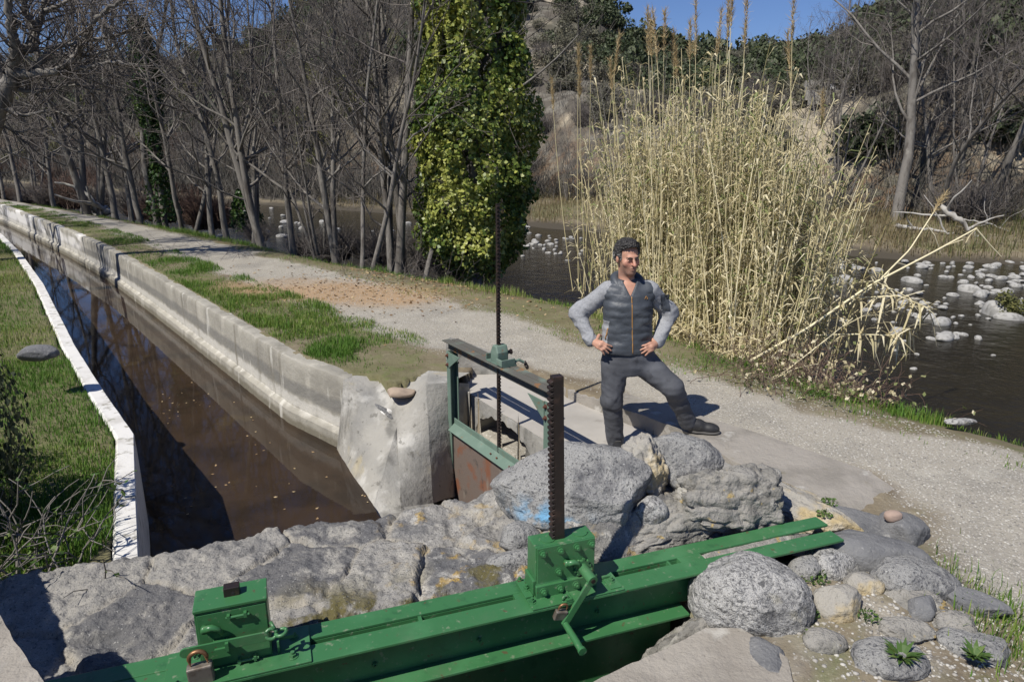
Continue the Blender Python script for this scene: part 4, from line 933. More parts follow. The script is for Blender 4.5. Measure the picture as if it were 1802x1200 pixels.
# the big boulder with blue paint behind the rack, and its neighbours on the wall
b = rock('boulder', (0.335, 3.44, 0.40), (0.445, 0.30, 0.235), 11, K['rock_blue'], 'big rounded grey boulder with blue paint smears behind the raised rack', rot=(rad(-8), rad(2), rad(-4)), sub=6, pw=2.9, amp=0.10, fine=0.024, facets=9, ridge=.05)
co = np.array([v.co[:] for v in b.data.vertices])
add_attr(b, 'paint', np.exp(-((co[:, 0] + 0.14) / 0.16) ** 2 - ((co[:, 2] + 0.10) / 0.07) ** 2) * (co[:, 1] < 0) * 1.3)
rock('boulder', (0.985, 3.60, 0.43), (0.235, 0.20, 0.19), 23, K['granite'], 'flat-topped cracked grey boulder just below the raised shoe of the man', rot=(rad(-12), rad(14), rad(-25)), sub=6, amp=0.11, fine=0.03, facets=11, ridge=.06)
rock('mortar_lump', (0.735, 3.55, 0.42), (0.155, 0.20, 0.22), 31, K['rock_ochre'], 'ochre stained lump of mortar and stone between the two biggest wall boulders', 'stone', rot=(rad(-15), rad(5), rad(-10)), sub=6, pw=3.0, amp=0.18, fine=0.06, ridge=0.12)
rock('mortar_lump', (1.22, 3.42, 0.30), (0.36, 0.21, 0.215), 37, K['rubble'], 'knobbly rubble block of grey mortar right behind the far end of the beam', 'stone', rot=(rad(-5), rad(9), rad(14)), sub=6, pw=4.0, amp=0.14, fine=0.07, ridge=0.20, facets=16)
rock('mortar_lump', (0.83, 3.28, 0.20), (0.42, 0.14, 0.16), 39, K['rubble'], 'low rough mortar course under the wall boulders along the beam', 'stone', rot=(0, 0, rad(19)), sub=6, pw=3.2, amp=0.15, fine=0.07, ridge=0.22, facets=4)
rock('wall_stone', (0.735, 3.24, 0.335), (0.085, 0.07, 0.095), 41, K['granite_white'], 'small pale rounded stone wedged beneath the ochre mortar lump', 'stone', rot=(0, rad(30), 0), sub=5, amp=0.08, facets=3)
rock('wall_stone', (0.035, 3.14, 0.235), (0.12, 0.10, 0.10), 43, K['granite'], 'angular pale stone in the wall left of the upright gearbox', 'stone', rot=(rad(10), rad(20), rad(30)), sub=5, amp=0.12)
rock('wall_stone', (0.03, 2.99, 0.21), (0.16, 0.07, 0.06), 45, K['granite'], 'low rounded stone tinged green by overspray at the left foot of the upright gearbox', 'stone', rot=(0, 0, rad(14)), sub=5, amp=0.06, facets=2)
rock('mortar_lump', (1.72, 3.64, 0.10), (0.42, 0.20, 0.14), 47, K['rock_ochre'], 'low lichen-spotted mortar ridge running from the cracked boulder to the kerb end', 'stone', rot=(0, rad(8), rad(-34)), sub=6, pw=2.8, amp=0.15, fine=0.05, ridge=0.12)
rock('mortar_lump', (1.42, 3.92, 0.10), (0.48, 0.22, 0.16), 48, K['concrete'], 'broken whitish concrete lump behind the cracked boulder beside the kerb', 'stone', rot=(0, rad(6), rad(-33)), sub=6, pw=2.8, amp=0.15, fine=0.05, ridge=0.12)
# rocks of the mound to the right of the pit
rock('boulder', (1.135, 2.80, 0.125), (0.285, 0.24, 0.205), 53, K['granite_white'], 'large white speckled granite boulder beneath the right end of the green beam', rot=(rad(-6), rad(6), rad(-14)), sub=6, pw=2.4, amp=0.08, fine=0.022, facets=8, ridge=.04)
def px_rock(px, py, z, r, seed, mt, label, rot=(0, 0, 0), **kw):
    p = at_z(px, py, z); p.z = float(ground_z(np.array([p.x]), np.array([p.y]))[0]) + r[2] * .18 if not 'resting' in label else z
    return rock('wall_stone', p, r, seed, mt, label, 'stone', rot=rot, **kw)
px_rock(1462, 990, 0.15, (0.13, 0.12, 0.09), 61, K['granite_white'], 'whitish rounded stone touching the tip of the front beam flange', (0, rad(8), rad(20)))
px_rock(1400, 975, 0.14, (0.07, 0.045, 0.04), 62, K['granite'], 'little oval pebble tucked under the front beam flange', (0, 0, rad(20)), sub=4)
px_rock(1415, 1010, 0.11, (0.10, 0.08, 0.07), 63, K['granite'], 'small grey stone between the white boulder and the whitish stone', (0, 0, rad(60)), sub=4)
px_rock(1510, 895, 0.13, (0.27, 0.17, 0.07), 64, K['granite_dark'], 'flat grey slab stone beyond the end of the back beam flange', (rad(4), rad(6), rad(-22)))
px_rock(1590, 918, 0.10, (0.15, 0.16, 0.10), 65, K['granite_dark'], 'rounded dark grey stone at the edge of the gravel with a pinkish pebble on it', (0, rad(5), rad(-10)))
px_rock(1571, 908, 0.135, (0.05, 0.036, 0.036), 66, mat('pinkish pebble', (0.34, 0.25, 0.20), [dict(col=(0.24, 0.18, 0.15), scale=9, lo=0.5, hi=0.65, amt=0.7)], 0.9), 'pinkish round pebble resting on the dark stone by the gravel', sub=4)
px_rock(1555, 985, 0.11, (0.34, 0.15, 0.10), 67, K['granite_dark'], 'long layered slab of dark schist right of the beam end', (rad(-5), rad(8), rad(-20)), pw=2.8)
px_rock(1605, 1030, 0.09, (0.22, 0.15, 0.10), 68, K['granite'], 'pale grey bedded stone below the long schist slab', (rad(-4), rad(10), rad(8)))
px_rock(1515, 1040, 0.10, (0.09, 0.08, 0.06), 69, K['rock_ochre'], 'small buff stone left of the pale bedded stone', sub=4)
px_rock(1472, 1085, 0.08, (0.12, 0.10, 0.09), 70, K['rock_ochre'], 'blunt brownish stone right of the white boulder', (0, 0, rad(10)))
px_rock(1617, 1090, 0.08, (0.085, 0.06, 0.06), 71, K['granite_dark'], 'square chipped grey stone in the dirt of the mound', (rad(10), rad(-30), rad(30)), pw=3.5, sub=4)
px_rock(1600, 1072, 0.07, (0.15, 0.10, 0.05), 72, K['rubble'], 'crumbling mortar patch under the pale bedded stone', (0, 0, rad(-20)), ridge=0.2, fine=0.08)
px_rock(1345, 1160, 0.10, (0.115, 0.10, 0.05), 73, K['granite_dark'], 'dark wedge stone below the white boulder', (0, rad(6), rad(-40)), pw=3)
px_rock(1560, 1185, 0.06, (0.155, 0.12, 0.055), 74, K['granite'], 'broad pale stone at the bottom edge beside a green rosette plant', (0, 0, rad(10)))
px_rock(1445, 1160, 0.04, (0.09, 0.07, 0.04), 75, K['rubble'], 'low mossy stone in the dirt below the brownish stone', sub=4)
px_rock(1590, 1135, 0.05, (0.12, 0.08, 0.05), 76, K['rubble'], 'flat crumbly stone sunk in the mound above the broad pale stone', (0, 0, rad(-15)), ridge=0.15)
px_rock(1700, 1075, 0.05, (0.17, 0.08, 0.06), 77, K['granite_dark'], 'dark stone edging the mound beside the tufts of grass', (0, 0, rad(-35)))
px_rock(1710, 1165, 0.03, (0.15, 0.10, 0.05), 78, K['granite'], 'pale stone half buried at the lower right among chips', (0, 0, rad(-15)))
px_rock(1680, 1130, 0.04, (0.10, 0.10, 0.06), 79, K['rubble'], 'soil-caked stone right of the square chipped stone', (0, 0, rad(25)), ridge=0.2)
px_rock(1240, 1000, 0.15, (0.055, 0.045, 0.035), 80, K['granite'], 'little greenish stone wedged between beam and white boulder', (0, 0, rad(40)), sub=4)
rock('wall_stone', tuple(at_z(705, 690, -0.045)), (0.14, 0.09, 0.045), 83, mat('pinkish flat stone', (0.36, 0.28, 0.21), [dict(col=(0.27, 0.21, 0.16), scale=5, lo=0.5, hi=0.66, amt=0.7)], 0.9), 'flat pinkish stone on the ground behind the wing wall', 'stone', sub=4)
rock('wall_stone', tuple(at_y(679, 726, 6.16)), (0.10, 0.07, 0.05), 84, K['coping'], 'white plastered lump on the broken top of the wing wall', 'stone', sub=4, fine=0.06)
rock('wall_stone', tuple(at_z(1690, 742, 0.0)), (0.13, 0.05, 0.03), 85, K['granite_white'], 'flat whitish stone in the grass of the river bank at right', 'stone', sub=4)
rock('wall_stone', tuple(at_z(66, 622, 0.45)), (0.17, 0.12, 0.07), 86, K['granite_dark'], 'dark stone lying in the grass of the left bank', 'stone', sub=4)
rock('mortar_fill', tuple(bp(2.12, 0.112, 0.205)), (0.36, 0.036, 0.035), 87, K['rubble'], 'strip of rubble filling the slot near the right end of the beam', 'mortar', rot=(0, 0, BRZ), sub=5, pw=4, amp=0.1, fine=0.12, facets=2)
rock('mortar_fill', tuple(bp(1.63, 0.30, -0.30)), (0.24, 0.14, 0.42), 88, K['rubble'], 'rough mortar side of the pit under the white boulder', 'mortar', rot=(0, 0, BRZ), sub=5, pw=3, amp=0.1, fine=0.06, ridge=0.1)
m = MB(); p0, p1 = at_y(655, 710, 6.19), at_y(694, 748, 6.02)
m.tube([p0 + Vector((-.02, .05, -.02)), (p0 + p1) / 2 + Vector((.01, .03, .03)), p1 + Vector((.02, .02, .0))], 0.026, 10)
tag(m.build('broken_pipe', K['granite'], smooth=True), 'short grey broken pipe lying on the lip of the wing wall', 'pipe')

# stones in the river: a few shapes, many individual copies
stone_me = []
for i in range(9):
    V, F = rock_verts(200 + i, (1, 0.72, 0.5), 3, pw=2.2, amp=0.12, fine=0.03, facets=4)
    me = mesh_obj('river_stone', V, F, K['stone'], link=False).data; stone_me.append(me)
rng = np.random.default_rng(77)
def scatter_stones(n, sampler, size, label, group, cat='stone', z=-1.2):
    c = 0; tries = 0
    while c < n and tries < n * 30:
        tries += 1
        px, py = sampler()
        p = at_z(px, py, z)
        x, y = np.array([p.x]), np.array([p.y])
        if sdist(x, y, LB)[0] < 0.9: continue
        s = size() * 0.5
        o = bpy.data.objects.new('river_stone', stone_me[int(rng.integers(9))]); COL.objects.link(o)
        o.location = (p.x, p.y, z + s * rng.uniform(-0.05, 0.22)); o.rotation_euler = (rng.uniform(-.15, .15), rng.uniform(-.15, .15), rng.uniform(0, 6.28)); o.scale = (s, s * rng.uniform(.8, 1.1), s * rng.uniform(.7, 1.15))
        tag(o, label, cat, group); c += 1
N_ = rng.normal
scatter_stones(60, lambda: (1625 + 85 * N_(), 535 + 17 * N_() + 0.0), lambda: 0.12 + 0.16 * rng.random() ** 2, 'pale cobble of the shoal in the middle of the dark river right of the canes', 'cobbles of the mid-river shoal')
scatter_stones(60, lambda: (1455 + 360 * rng.random(), 470 + 9 * N_()), lambda: 0.12 + 0.24 * rng.random() ** 2, 'pale cobble at the foot of the dry grass along the far bank', 'cobbles along the far bank')
scatter_stones(38, lambda: (1760 + 55 * N_(), 497 + 13 * N_()), lambda: 0.15 + 0.22 * rng.random() ** 2, 'pale cobble in the shallows at the right edge below the dry grass', 'cobbles in the right-hand shallows')
scatter_stones(10, lambda: (1660 + 24 * N_(), 593 + 6 * N_()), lambda: 0.10 + 0.12 * rng.random(), 'small white cobble of the little cluster nearest the gravel path', 'cobbles of the nearest cluster')
scatter_stones(12, lambda: (1500 + 300 * rng.random(), 575 + 40 * N_()), lambda: 0.07 + 0.06 * rng.random(), 'tiny cobble alone in the smooth dark water', 'lone cobbles in smooth water')
scatter_stones(38, lambda: (955 + 30 * N_(), 428 + 13 * N_()), lambda: 0.15 + 0.2 * rng.random() ** 2, 'grey cobble of the gravel bar between the ivy tree and the canes', 'cobbles behind the ivy tree')
scatter_stones(38, lambda: (330 + 420 * rng.random(), 392 + 30 * N_() * 0.5), lambda: 0.2 + 0.35 * rng.random() ** 2, 'pale cobble in the rapids seen between the bare trunks', 'cobbles in the far rapids')
for (px, py, w, label) in [(1642, 450, .8, None)][:0]: pass
for px, py, w, h, label in [(1748, 545, 0.36, 0.32, 'biggest pale boulder in the river, beside a leafy green tuft'), (1775, 553, 0.30, 0.14, 'low flat stone leaning on the biggest river boulder'), (1724, 513, 0.26, 0.15, 'pointed whitish stone above the mid-river shoal'),
                            (1578, 580, 0.24, 0.18, 'white rounded stone under the drooping tip of the fallen cane'), (1487, 489, 0.30, 0.22, 'larger of two white stones close to the right edge of the canes'), (1469, 489, 0.22, 0.18, 'smaller of two white stones close to the right edge of the canes'),
                            (1604, 488, 0.34, 0.15, 'long white stone near the far bank in open water'), (1705, 505, 0.28, 0.2, 'humped grey stone at the top of the mid-river shoal'), (1656, 562, 0.25, 0.16, 'wide flat stone at the lower edge of the mid-river shoal'), (1484, 557, 0.15, 0.06, 'small flat stone in dark water just right of the canes'), (1660, 588, 0.26, 0.12, 'topmost white slab of the little cluster nearest the gravel path')]:
    p = at_z(px, py + 8, -1.2)
    o = bpy.data.objects.new('river_stone', stone_me[int(rng.integers(9))]); COL.objects.link(o)
    o.location = (p.x, p.y, -1.19); o.scale = (w, w * .8, h * 1.7); o.rotation_euler = (0, 0, rng.uniform(0, 6)); tag(o, label, 'stone')

# ------------------------------------------------------------------ the man with his hands on his hips
PY = 5.05
def pj(px, py, dy=0.0): return np.array(at_y(px, py, PY + dy))
def person():
    root = empty('person', (0.95, PY, -0.12), 'man in a grey quilted jacket and dark trousers standing with hands on hips', 'person')
    inv = Vector((-0.95, -PY, 0.12))
    def part(name, V, F, mt=None, parent=root, sm=2, **kw):
        V = smooth_verts(V, F, sm)
        o = mesh_obj(name, V, F, mt, parent, **kw)
        if parent is root: o.location = inv
        return o, V
    J = dict(neck=pj(1104, 505, 0.02), head=pj(1105, 455, 0.0), rs=pj(1068, 512, 0.02), ls=pj(1145, 511, 0.02), re=pj(1016, 551, 0.09), le=pj(1178, 550, 0.09),
             rw=pj(1040, 600, -0.05), lw=pj(1157, 603, -0.05), rh=pj(1082, 638, 0.0), lh=pj(1132, 638, 0.0), rk=pj(1076, 704, -0.05), ra=pj(1083, 776, 0.02),
             lk=pj(1183, 681, -0.12), la=pj(1211, 744, 0.0))
    # head frame: looks to the viewer's right and slightly down
    yaw, pitch = rad(17), rad(6)
    Rh = np.array(Matrix.Rotation(yaw, 3, 'Z') @ Matrix.Rotation(pitch, 3, 'X') @ Matrix.Rotation(rad(-3), 3, 'Y'))
    hc = J['head'] + np.array([0.0, 0.0, 0.0])
    def h(x, y, z): return hc + Rh @ np.array([x, y, z])          # face looks along -y
    skin_hi = pj(1200, 410, 0)[2] + 0.05
    Fd = Field((0.25, 4.6, -0.16), (1.95, 5.4, 1.64), 0.0062)
    # cranium, jaw, neck
    Fd.ell(h(0, 0.018, 0.035), (0.074, 0.094, 0.088), Rh)
    Fd.ell(h(0, -0.030, -0.040), (0.056, 0.060, 0.078), Rh, 0.03)
    Fd.ell(h(0, -0.066, -0.094), (0.030, 0.024, 0.022), Rh, 0.03)
    Fd.cone(h(0, 0.035, -0.05), J['neck'] + np.array([0, 0.0, -0.04]), 0.056, 0.064, 0.03)
    Fd.ell(h(0, -0.080, 0.030), (0.048, 0.016, 0.013), Rh, 0.012)          # brow
    for s in (-1, 1):
        Fd.ell(h(0.031 * s, -0.093, 0.007), (0.020, 0.016, 0.012), Rh, 0.010, 's')
        Fd.ell(h(0.031 * s, -0.078, 0.006), (0.013, 0.010, 0.009), Rh, 0.004)
        Fd.ell(h(0.046 * s, -0.056, -0.018), (0.020, 0.020, 0.022), Rh, 0.025)   # cheek
        Fd.ell(h(0.078 * s, 0.018, -0.005), (0.009, 0.020, 0.032), Rh, 0.008)  # ear
    Fd.cone(h(0, -0.090, 0.018), h(0, -0.117, -0.024), 0.009, 0.0145, 0.010)
    for s in (-1, 1): Fd.ell(h(0.011 * s, -0.100, -0.024), (0.009, 0.010, 0.008), Rh, 0.006)
    Fd.ell(h(0, -0.088, -0.052), (0.023, 0.012, 0.0065), Rh, 0.006); Fd.ell(h(0, -0.087, -0.066), (0.020, 0.012, 0.007), Rh, 0.006)
    Fd.ell(h(0, -0.100, -0.059), (0.017, 0.010, 0.0035), Rh, 0.004, 's')
    # trunk and limbs under the clothes
    def tor(rows, grow=0.0): return [(pj(px, py)[2], pj(px, py)[0], PY + dy, w + grow, d + grow) for px, py, w, d, dy in rows]
    T = tor([(1107, 648, .145, .10, 0.0), (1107, 620, .165, .115, 0), (1106, 590, .150, .105, 0), (1105, 555, .160, .112, 0), (1106, 528, .175, .115, 0.005), (1106, 508, .150, .09, 0.015), (1105, 497, .075, .07, 0.02)])
    Fd.loft(T, 0.03)
    for s, e, w in (('rs', 're', 'rw'), ('ls', 'le', 'lw')):
        Fd.ell(J[s], (0.062, 0.06, 0.06), None, 0.04)
        Fd.cone(J[s], J[e], 0.050, 0.040, 0.03); Fd.cone(J[e], J[w], 0.040, 0.027, 0.02)
    for s, k, a in (('rh', 'rk', 'ra'), ('lh', 'lk', 'la')):
        Fd.cone(J[s], J[k], 0.085, 0.055, 0.04); Fd.cone(J[k], J[a], 0.052, 0.036, 0.03)
    Fd.cone(J['ra'], J['ra'] + [0.01, -0.12, -0.045], 0.035, 0.025, 0.02); Fd.cone(J['la'], J['la'] + [0.16, -0.05, -0.045], 0.035, 0.025, 0.02)
    # hands: palm on the hip, four fingers forward and inward, thumb behind
    def hand(w, kn, tip, s):
        w, kn, tip = (np.array(q, dtype=float) for q in (w, kn, tip))
        d = (tip - kn); L = np.linalg.norm(d); d /= L
        side = np.array([0.22 * s, -0.30, -0.93]); side -= d * (side @ d); side /= np.linalg.norm(side)
        Fd.cone(w, kn, 0.026, 0.022, 0.015)
        for i, (o, ll) in enumerate(((-0.030, 0.86), (-0.010, 1.0), (0.010, 0.95), (0.029, 0.74))):
            b0 = kn + side * o * 0.95; m1_ = b0 + d * 0.045 * ll + np.array([0, -0.006, 0.004]); e1 = b0 + d * (0.085 * ll) + side * o * 0.45 + np.array([0.006 * s, 0.010, -0.006])
            Fd.cone(w * 0.45 + b0 * 0.55, b0, 0.015, 0.0115, 0.012)
            Fd.cone(b0, m1_, 0.0105, 0.0092, 0.004); Fd.cone(m1_, e1, 0.0092, 0.0075, 0.003)
        th0 = w * 0.6 + kn * 0.4 - side * 0.022
        Fd.cone(th0, th0 - side * 0.022 + np.array([0.012 * s, 0.045, 0.008]), 0.015, 0.012, 0.008); Fd.cone(th0 - side * 0.022 + np.array([0.012 * s, 0.045, 0.008]), th0 - side * 0.018 + np.array([0.035 * s, 0.075, 0.0]), 0.012, 0.009, 0.006)
    hand(J['rw'], pj(1056, 607, -0.125), pj(1074, 620, -0.15), 1)
    hand(J['lw'], pj(1146, 610, -0.125), pj(1126, 620, -0.15), -1)
    V, F = Fd.mesh()
    lc = (V - hc) @ Rh
    o, V = part('body', V, F, sm=1, mats=[M_skin])
    lc = (V - hc) @ Rh
    st = sstep(-0.022, -0.06, lc[:, 2]) * sstep(-0.15, -0.115, lc[:, 2]) * sstep(0.035, 0.0, lc[:, 1]) * (1 - .5 * np.exp(-(lc[:, 0] / .03) ** 2 - ((lc[:, 2] + .06) / .012) ** 2)) * (np.linalg.norm(lc, axis=1) < 0.17)
    add_attr(o, 'stubble', np.clip(st, 0, 1))
    lip = np.exp(-(lc[:, 0] / 0.018) ** 2 - ((lc[:, 2] + 0.060) / 0.010) ** 2) * (lc[:, 1] < -0.07)
    add_attr(o, 'lips', lip)
    add_attr(o, 'flush', np.exp(-((np.abs(lc[:, 0]) - 0.04) / 0.025) ** 2 - ((lc[:, 2] + 0.02) / 0.03) ** 2) * (lc[:, 1] < -0.03) + np.exp(-(lc[:, 0] / 0.016) ** 2 - ((lc[:, 2] + 0.02) / 0.02) ** 2) * (lc[:, 1] < -0.08))
    # eyes and brows
    for s in (-1, 1):
        m = MB(); m.ball(h(0.031 * s, -0.076, 0.0045), 0.0105, 12); e = m.build('eye', M_eye, root, smooth=True); e.location = inv
        m = MB(); m.ball(h(0.031 * s - 0.001, -0.0845, 0.0045), 0.0055, 10, (1, .6, 1)); e2 = m.build('iris', M_hair, e, smooth=True)
        m = MB(); m.tube([h(0.012 * s, -0.0945, 0.024), h(0.030 * s, -0.093, 0.030), h(0.052 * s, -0.074, 0.024)], [0.004, 0.005, 0.003], 8); e = m.build('eyebrow', M_hair, root, smooth=True); e.location = inv
    # hair: short curls, greying at the temples
    Fh = Field(hc - 0.16, hc + 0.17, 0.0045)
    Fh.ell(h(0, 0.030, 0.050), (0.088, 0.100, 0.092), Rh)
    Fh.ell(h(0, -0.030, 0.106), (0.058, 0.040, 0.028), Rh, 0.03)
    Fh.ell(h(0, 0.075, 0.01), (0.072, 0.055, 0.075), Rh, 0.03)
    X, Y, Z = (Fh.lo[k] + np.arange(Fh.n[k]) * Fh.h for k in range(3))
    P = np.stack(np.meshgrid(X, Y, Z, indexing='ij'), -1).reshape(-1, 3)
    curls = fbm(P * 75, 2, 3, ridge=True).reshape(Fh.n)
    Fh.d = (Fh.d - 0.015 * curls).astype(np.float32)
    L_ = ((P - hc) @ Rh).reshape(*Fh.n, 3)
    # cut the face, ears and neck free
    cutf = np.maximum(L_[..., 1] + 0.028 + 0.25 * np.maximum(L_[..., 2] - 0.05, 0) * 0, L_[..., 2] - 0.100 + 1.1 * np.abs(L_[..., 0]) ** 1.5)
    Fh.d = np.maximum(Fh.d, -cutf).astype(np.float32)
    Fh.d = np.maximum(Fh.d, -(L_[..., 2] + 0.055 + 0.6 * np.clip(-L_[..., 1] + 0.02, 0, 1))).astype(np.float32)
    ear = np.sqrt(((np.abs(L_[..., 0]) - 0.09) / 0.03) ** 2 + ((L_[..., 1] - 0.008) / 0.026) ** 2 + ((L_[..., 2] + 0.01) / 0.042) ** 2) - 1
    Fh.d = np.maximum(Fh.d, -ear * 0.03).astype(np.float32)
    V, F = Fh.mesh(); ho, V = part('hair', V, F, M_hair, sm=1)
    lc = (V - hc) @ Rh
    add_attr(ho, 'grey', np.clip(sstep(0.075, 0.015, lc[:, 2]) * sstep(0.045, 0.068, np.abs(lc[:, 0])) * 1.0, 0, 1))
    # trousers
    Fp = Field((0.45, 4.65, -0.14), (1.85, 5.4, 0.75), 0.008)
    Tp = tor([(1107, 655, .150, .115, 0.0), (1107, 640, .185, .135, 0), (1106, 622, .190, .138, 0), (1106, 605, .178, .13, 0)], 0.0)
    Fp.loft(Tp, 0.03)
    Fp.cone(J['rh'] + [0.005, 0.0, 0.0], J['rk'], 0.112, 0.076, 0.03); Fp.cone(J['rk'], J['ra'] + [0, 0, 0.0], 0.075, 0.062, 0.03)
    Fp.cone(J['lh'] + [-0.0, 0.0, 0.0], J['lk'], 0.112, 0.078, 0.03); Fp.cone(J['lk'], J['la'] + [-0.005, 0, 0.01], 0.077, 0.062, 0.03)
    X, Y, Z = (Fp.lo[k] + np.arange(Fp.n[k]) * Fp.h for k in range(3))
    P = np.stack(np.meshgrid(X, Y, Z, indexing='ij'), -1).reshape(-1, 3)
    kz = np.minimum(np.abs(P[:, 2] - J['rk'][2] + 0.02), np.abs(P[:, 2] - 0.02) * 0.9)
    fold = fbm(P * np.array([5, 5, 17]) + fbm(P * 3, 2, 9)[:, None] * 2.0, 3, 5, ridge=True)
    Fp.d = (Fp.d - (0.009 * fold * (0.5 + 0.9 * np.exp(-(kz / 0.16) ** 2))).reshape(Fp.n)).astype(np.float32)
    V, F = Fp.mesh(); to, V = part('trousers', V, F, M_trouser, sm=2)
    # seams and belt line
    # jacket: quilted body
    Fj = Field((0.50, 4.70, 0.45), (1.45, 5.35, 1.40), 0.007)
    Tj = tor([(1100, 617, .198, .150, 0.0), (1101, 610, .202, .152, 0), (1103, 590, .190, .140, 0), (1104, 565, .186, .135, 0), (1105, 535, .192, .138, 0.0), (1106, 516, .176, .120, 0.012), (1106, 503, .120, .095, 0.02), (1105, 492, .082, .082, 0.025)])
    Fj.loft(Tj, 0.03, pw=2.2)
    Fj.ell(J['rs'] + [0.035, 0.0, 0.0], (0.085, 0.085, 0.075), None, 0.04); Fj.ell(J['ls'] + [-0.035, 0, 0.0], (0.085, 0.085, 0.075), None, 0.04)
    X, Y, Z = (Fj.lo[k] + np.arange(Fj.n[k]) * Fj.h for k in range(3))
    P = np.stack(np.meshgrid(X, Y, Z, indexing='ij'), -1).reshape(-1, 3)
    zz = P[:, 2] + 0.012 * fbm(P * 7, 2, 2)
    qz = np.abs(np.sin(zz * math.pi / 0.058)) ** 0.5
    Fj.d = (Fj.d - (0.004 * (qz - 0.6) + 0.007 * fbm(P * np.array([14, 14, 26]), 3, 6)).reshape(Fj.n)).astype(np.float32)
    # V opening at the throat
    nk = J['neck']
    Vx, Vy, Vz = P[:, 0] - (nk[0] + 0.006), P[:, 1], P[:, 2]
    vcut = np.maximum(np.abs(Vx) - 0.50 * (Vz - (nk[2] - 0.050)), Vy - (PY - 0.03)).reshape(Fj.n)
    Fj.d = np.maximum(Fj.d, -vcut).astype(np.float32)
    dj = Fj.d.copy()
    V, F = Fj.mesh()
    fc = V[F].mean(1)
    sidep = ((fc[:, 0] < pj(1066, 590)[0] + 0.09 * np.clip(fc[:, 2] - pj(1066, 585)[2], 0, 1)) & (fc[:, 2] < pj(1066, 560)[2])) | ((fc[:, 0] > pj(1140, 590)[0] + 0.02) & (fc[:, 2] < pj(1066, 565)[2]))
    jo, V = part('jacket', V, F, sm=1, mats=[M_quilt, M_fleece], midx=sidep.astype(int))
    def surf_y(x, z):
        i, k = int(round((x - Fj.lo[0]) / Fj.h)), int(round((z - Fj.lo[2]) / Fj.h))
        col = Fj.d[i, :, k]; q = np.argmax(col < 0)
        return Fj.lo[1] + q * Fj.h if (col < 0).any() else PY - 0.12
    # sleeves
    Fs = Field((0.25, 4.75, 0.5), (1.62, 5.4, 1.40), 0.007)
    for s, e, w, sg in (('rs', 're', 'rw', 1), ('ls', 'le', 'lw', -1)):
        sh = J[s] + np.array([0.012 * sg, 0, 0.0])
        Fs.cone(sh + [0.055 * sg, 0.01, 0.022], sh, 0.058, 0.068, 0.02)
        Fs.cone(sh, J[e] * 0.85 + sh * 0.15, 0.069, 0.063, 0.03); Fs.cone(J[e] * 0.85 + sh * 0.15, J[e], 0.063, 0.056, 0.03); Fs.cone(J[e], J[w] * 0.92 + J[e] * 0.08, 0.058, 0.045, 0.03)
        Fs.cone(J[w] * 0.88 + J[e] * 0.12, J[w] * 0.99 + J[e] * 0.01, 0.043, 0.040, 0.008)
    X, Y, Z = (Fs.lo[k] + np.arange(Fs.n[k]) * Fs.h for k in range(3))
    P = np.stack(np.meshgrid(X, Y, Z, indexing='ij'), -1).reshape(-1, 3)
    fo = fbm(P * np.array([7, 7, 15]) + fbm(P * 4, 2, 19)[:, None] * 1.5, 3, 15, ridge=True)
    low = 1 - sstep(J['re'][2] - 0.02, J['re'][2] + 0.16, P[:, 2])
    Fs.d = (Fs.d - (0.011 * fo * (0.35 + 0.8 * low)).reshape(Fs.n)).astype(np.float32)
    V, F = Fs.mesh(); so, _ = part('sleeves', V, F, M_fleece, sm=1)
    # collar / hood rolled behind the neck
    m = MB(); nk = J['neck'] + np.array([0.0, 0.02, 0.0])
    pts = [np.array([pj(1108, 533)[0] + 0.004, surf_y(pj(1108, 533)[0], pj(1108, 533)[2]) - 0.004, pj(1108, 533)[2]])]
    ring = [(-0.055, -0.088, -0.02), (-0.088, -0.058, 0.028), (-0.102, 0.0, 0.058), (-0.080, 0.075, 0.068), (0.0, 0.110, 0.070), (0.080, 0.075, 0.060), (0.100, 0.0, 0.046), (0.084, -0.058, 0.018), (0.056, -0.088, -0.022)]
    pts = [nk + np.array([0.004, -0.10, -0.085])] + [nk + np.array(q) for q in ring] + [nk + np.array([0.018, -0.10, -0.085])]
    PP = np.array(pts); tt = np.linspace(0, len(PP) - 1, 44); PI_ = np.stack([np.interp(tt, np.arange(len(PP)), PP[:, k]) for k in range(3)], 1)
    for _ in range(6): PI_[1:-1] = (PI_[:-2] + 2 * PI_[1:-1] + PI_[2:]) / 4
    rr2 = np.interp(np.linspace(0, 1, 44), [0, .12, .3, .5, .7, .88, 1], [0.010, 0.023, 0.034, 0.044, 0.034, 0.023, 0.010])
    m.tube(PI_, rr2, 12); c = m.build('collar', M_quilt, jo, smooth=True)
    # zip, pockets, small marks
    z0, z1 = pj(1107, 517)[2], pj(1107, 613)[2]
    zp = [(np.interp(z, [z1, z0], [pj(1107.5, 612)[0], pj(1107, 517)[0]]), z) for z in np.linspace(z0, z1, 26)]
    m = MB(); m.tube([(x, surf_y(x, z) - 0.002, z) for x, z in zp], 0.0048, 6); m.build('zip', M_orange, jo, smooth=True)
    def strip(name, a, b, r, mt, par):
        m = MB(); q = [a * (1 - t) + b * t for t in np.linspace(0, 1, 7)]; m.tube([(p[0], surf_y(p[0], p[2]) - 0.002, p[2]) for p in q], r, 6); m.build(name, mt, par, smooth=True)
    strip('pocket_zip', pj(1067, 573), pj(1063, 592), 0.006, M_orange, jo)
    m = MB(); s1, s2 = pj(1166, 533, -0.0), pj(1171, 545, -0.0)
    def sleeve_y(x, z):
        i, k = int(round((x - Fs.lo[0]) / Fs.h)), int(round((z - Fs.lo[2]) / Fs.h)); col = Fs.d[i, :, k]
        return Fs.lo[1] + np.argmax(col < 0) * Fs.h if (col < 0).any() else PY
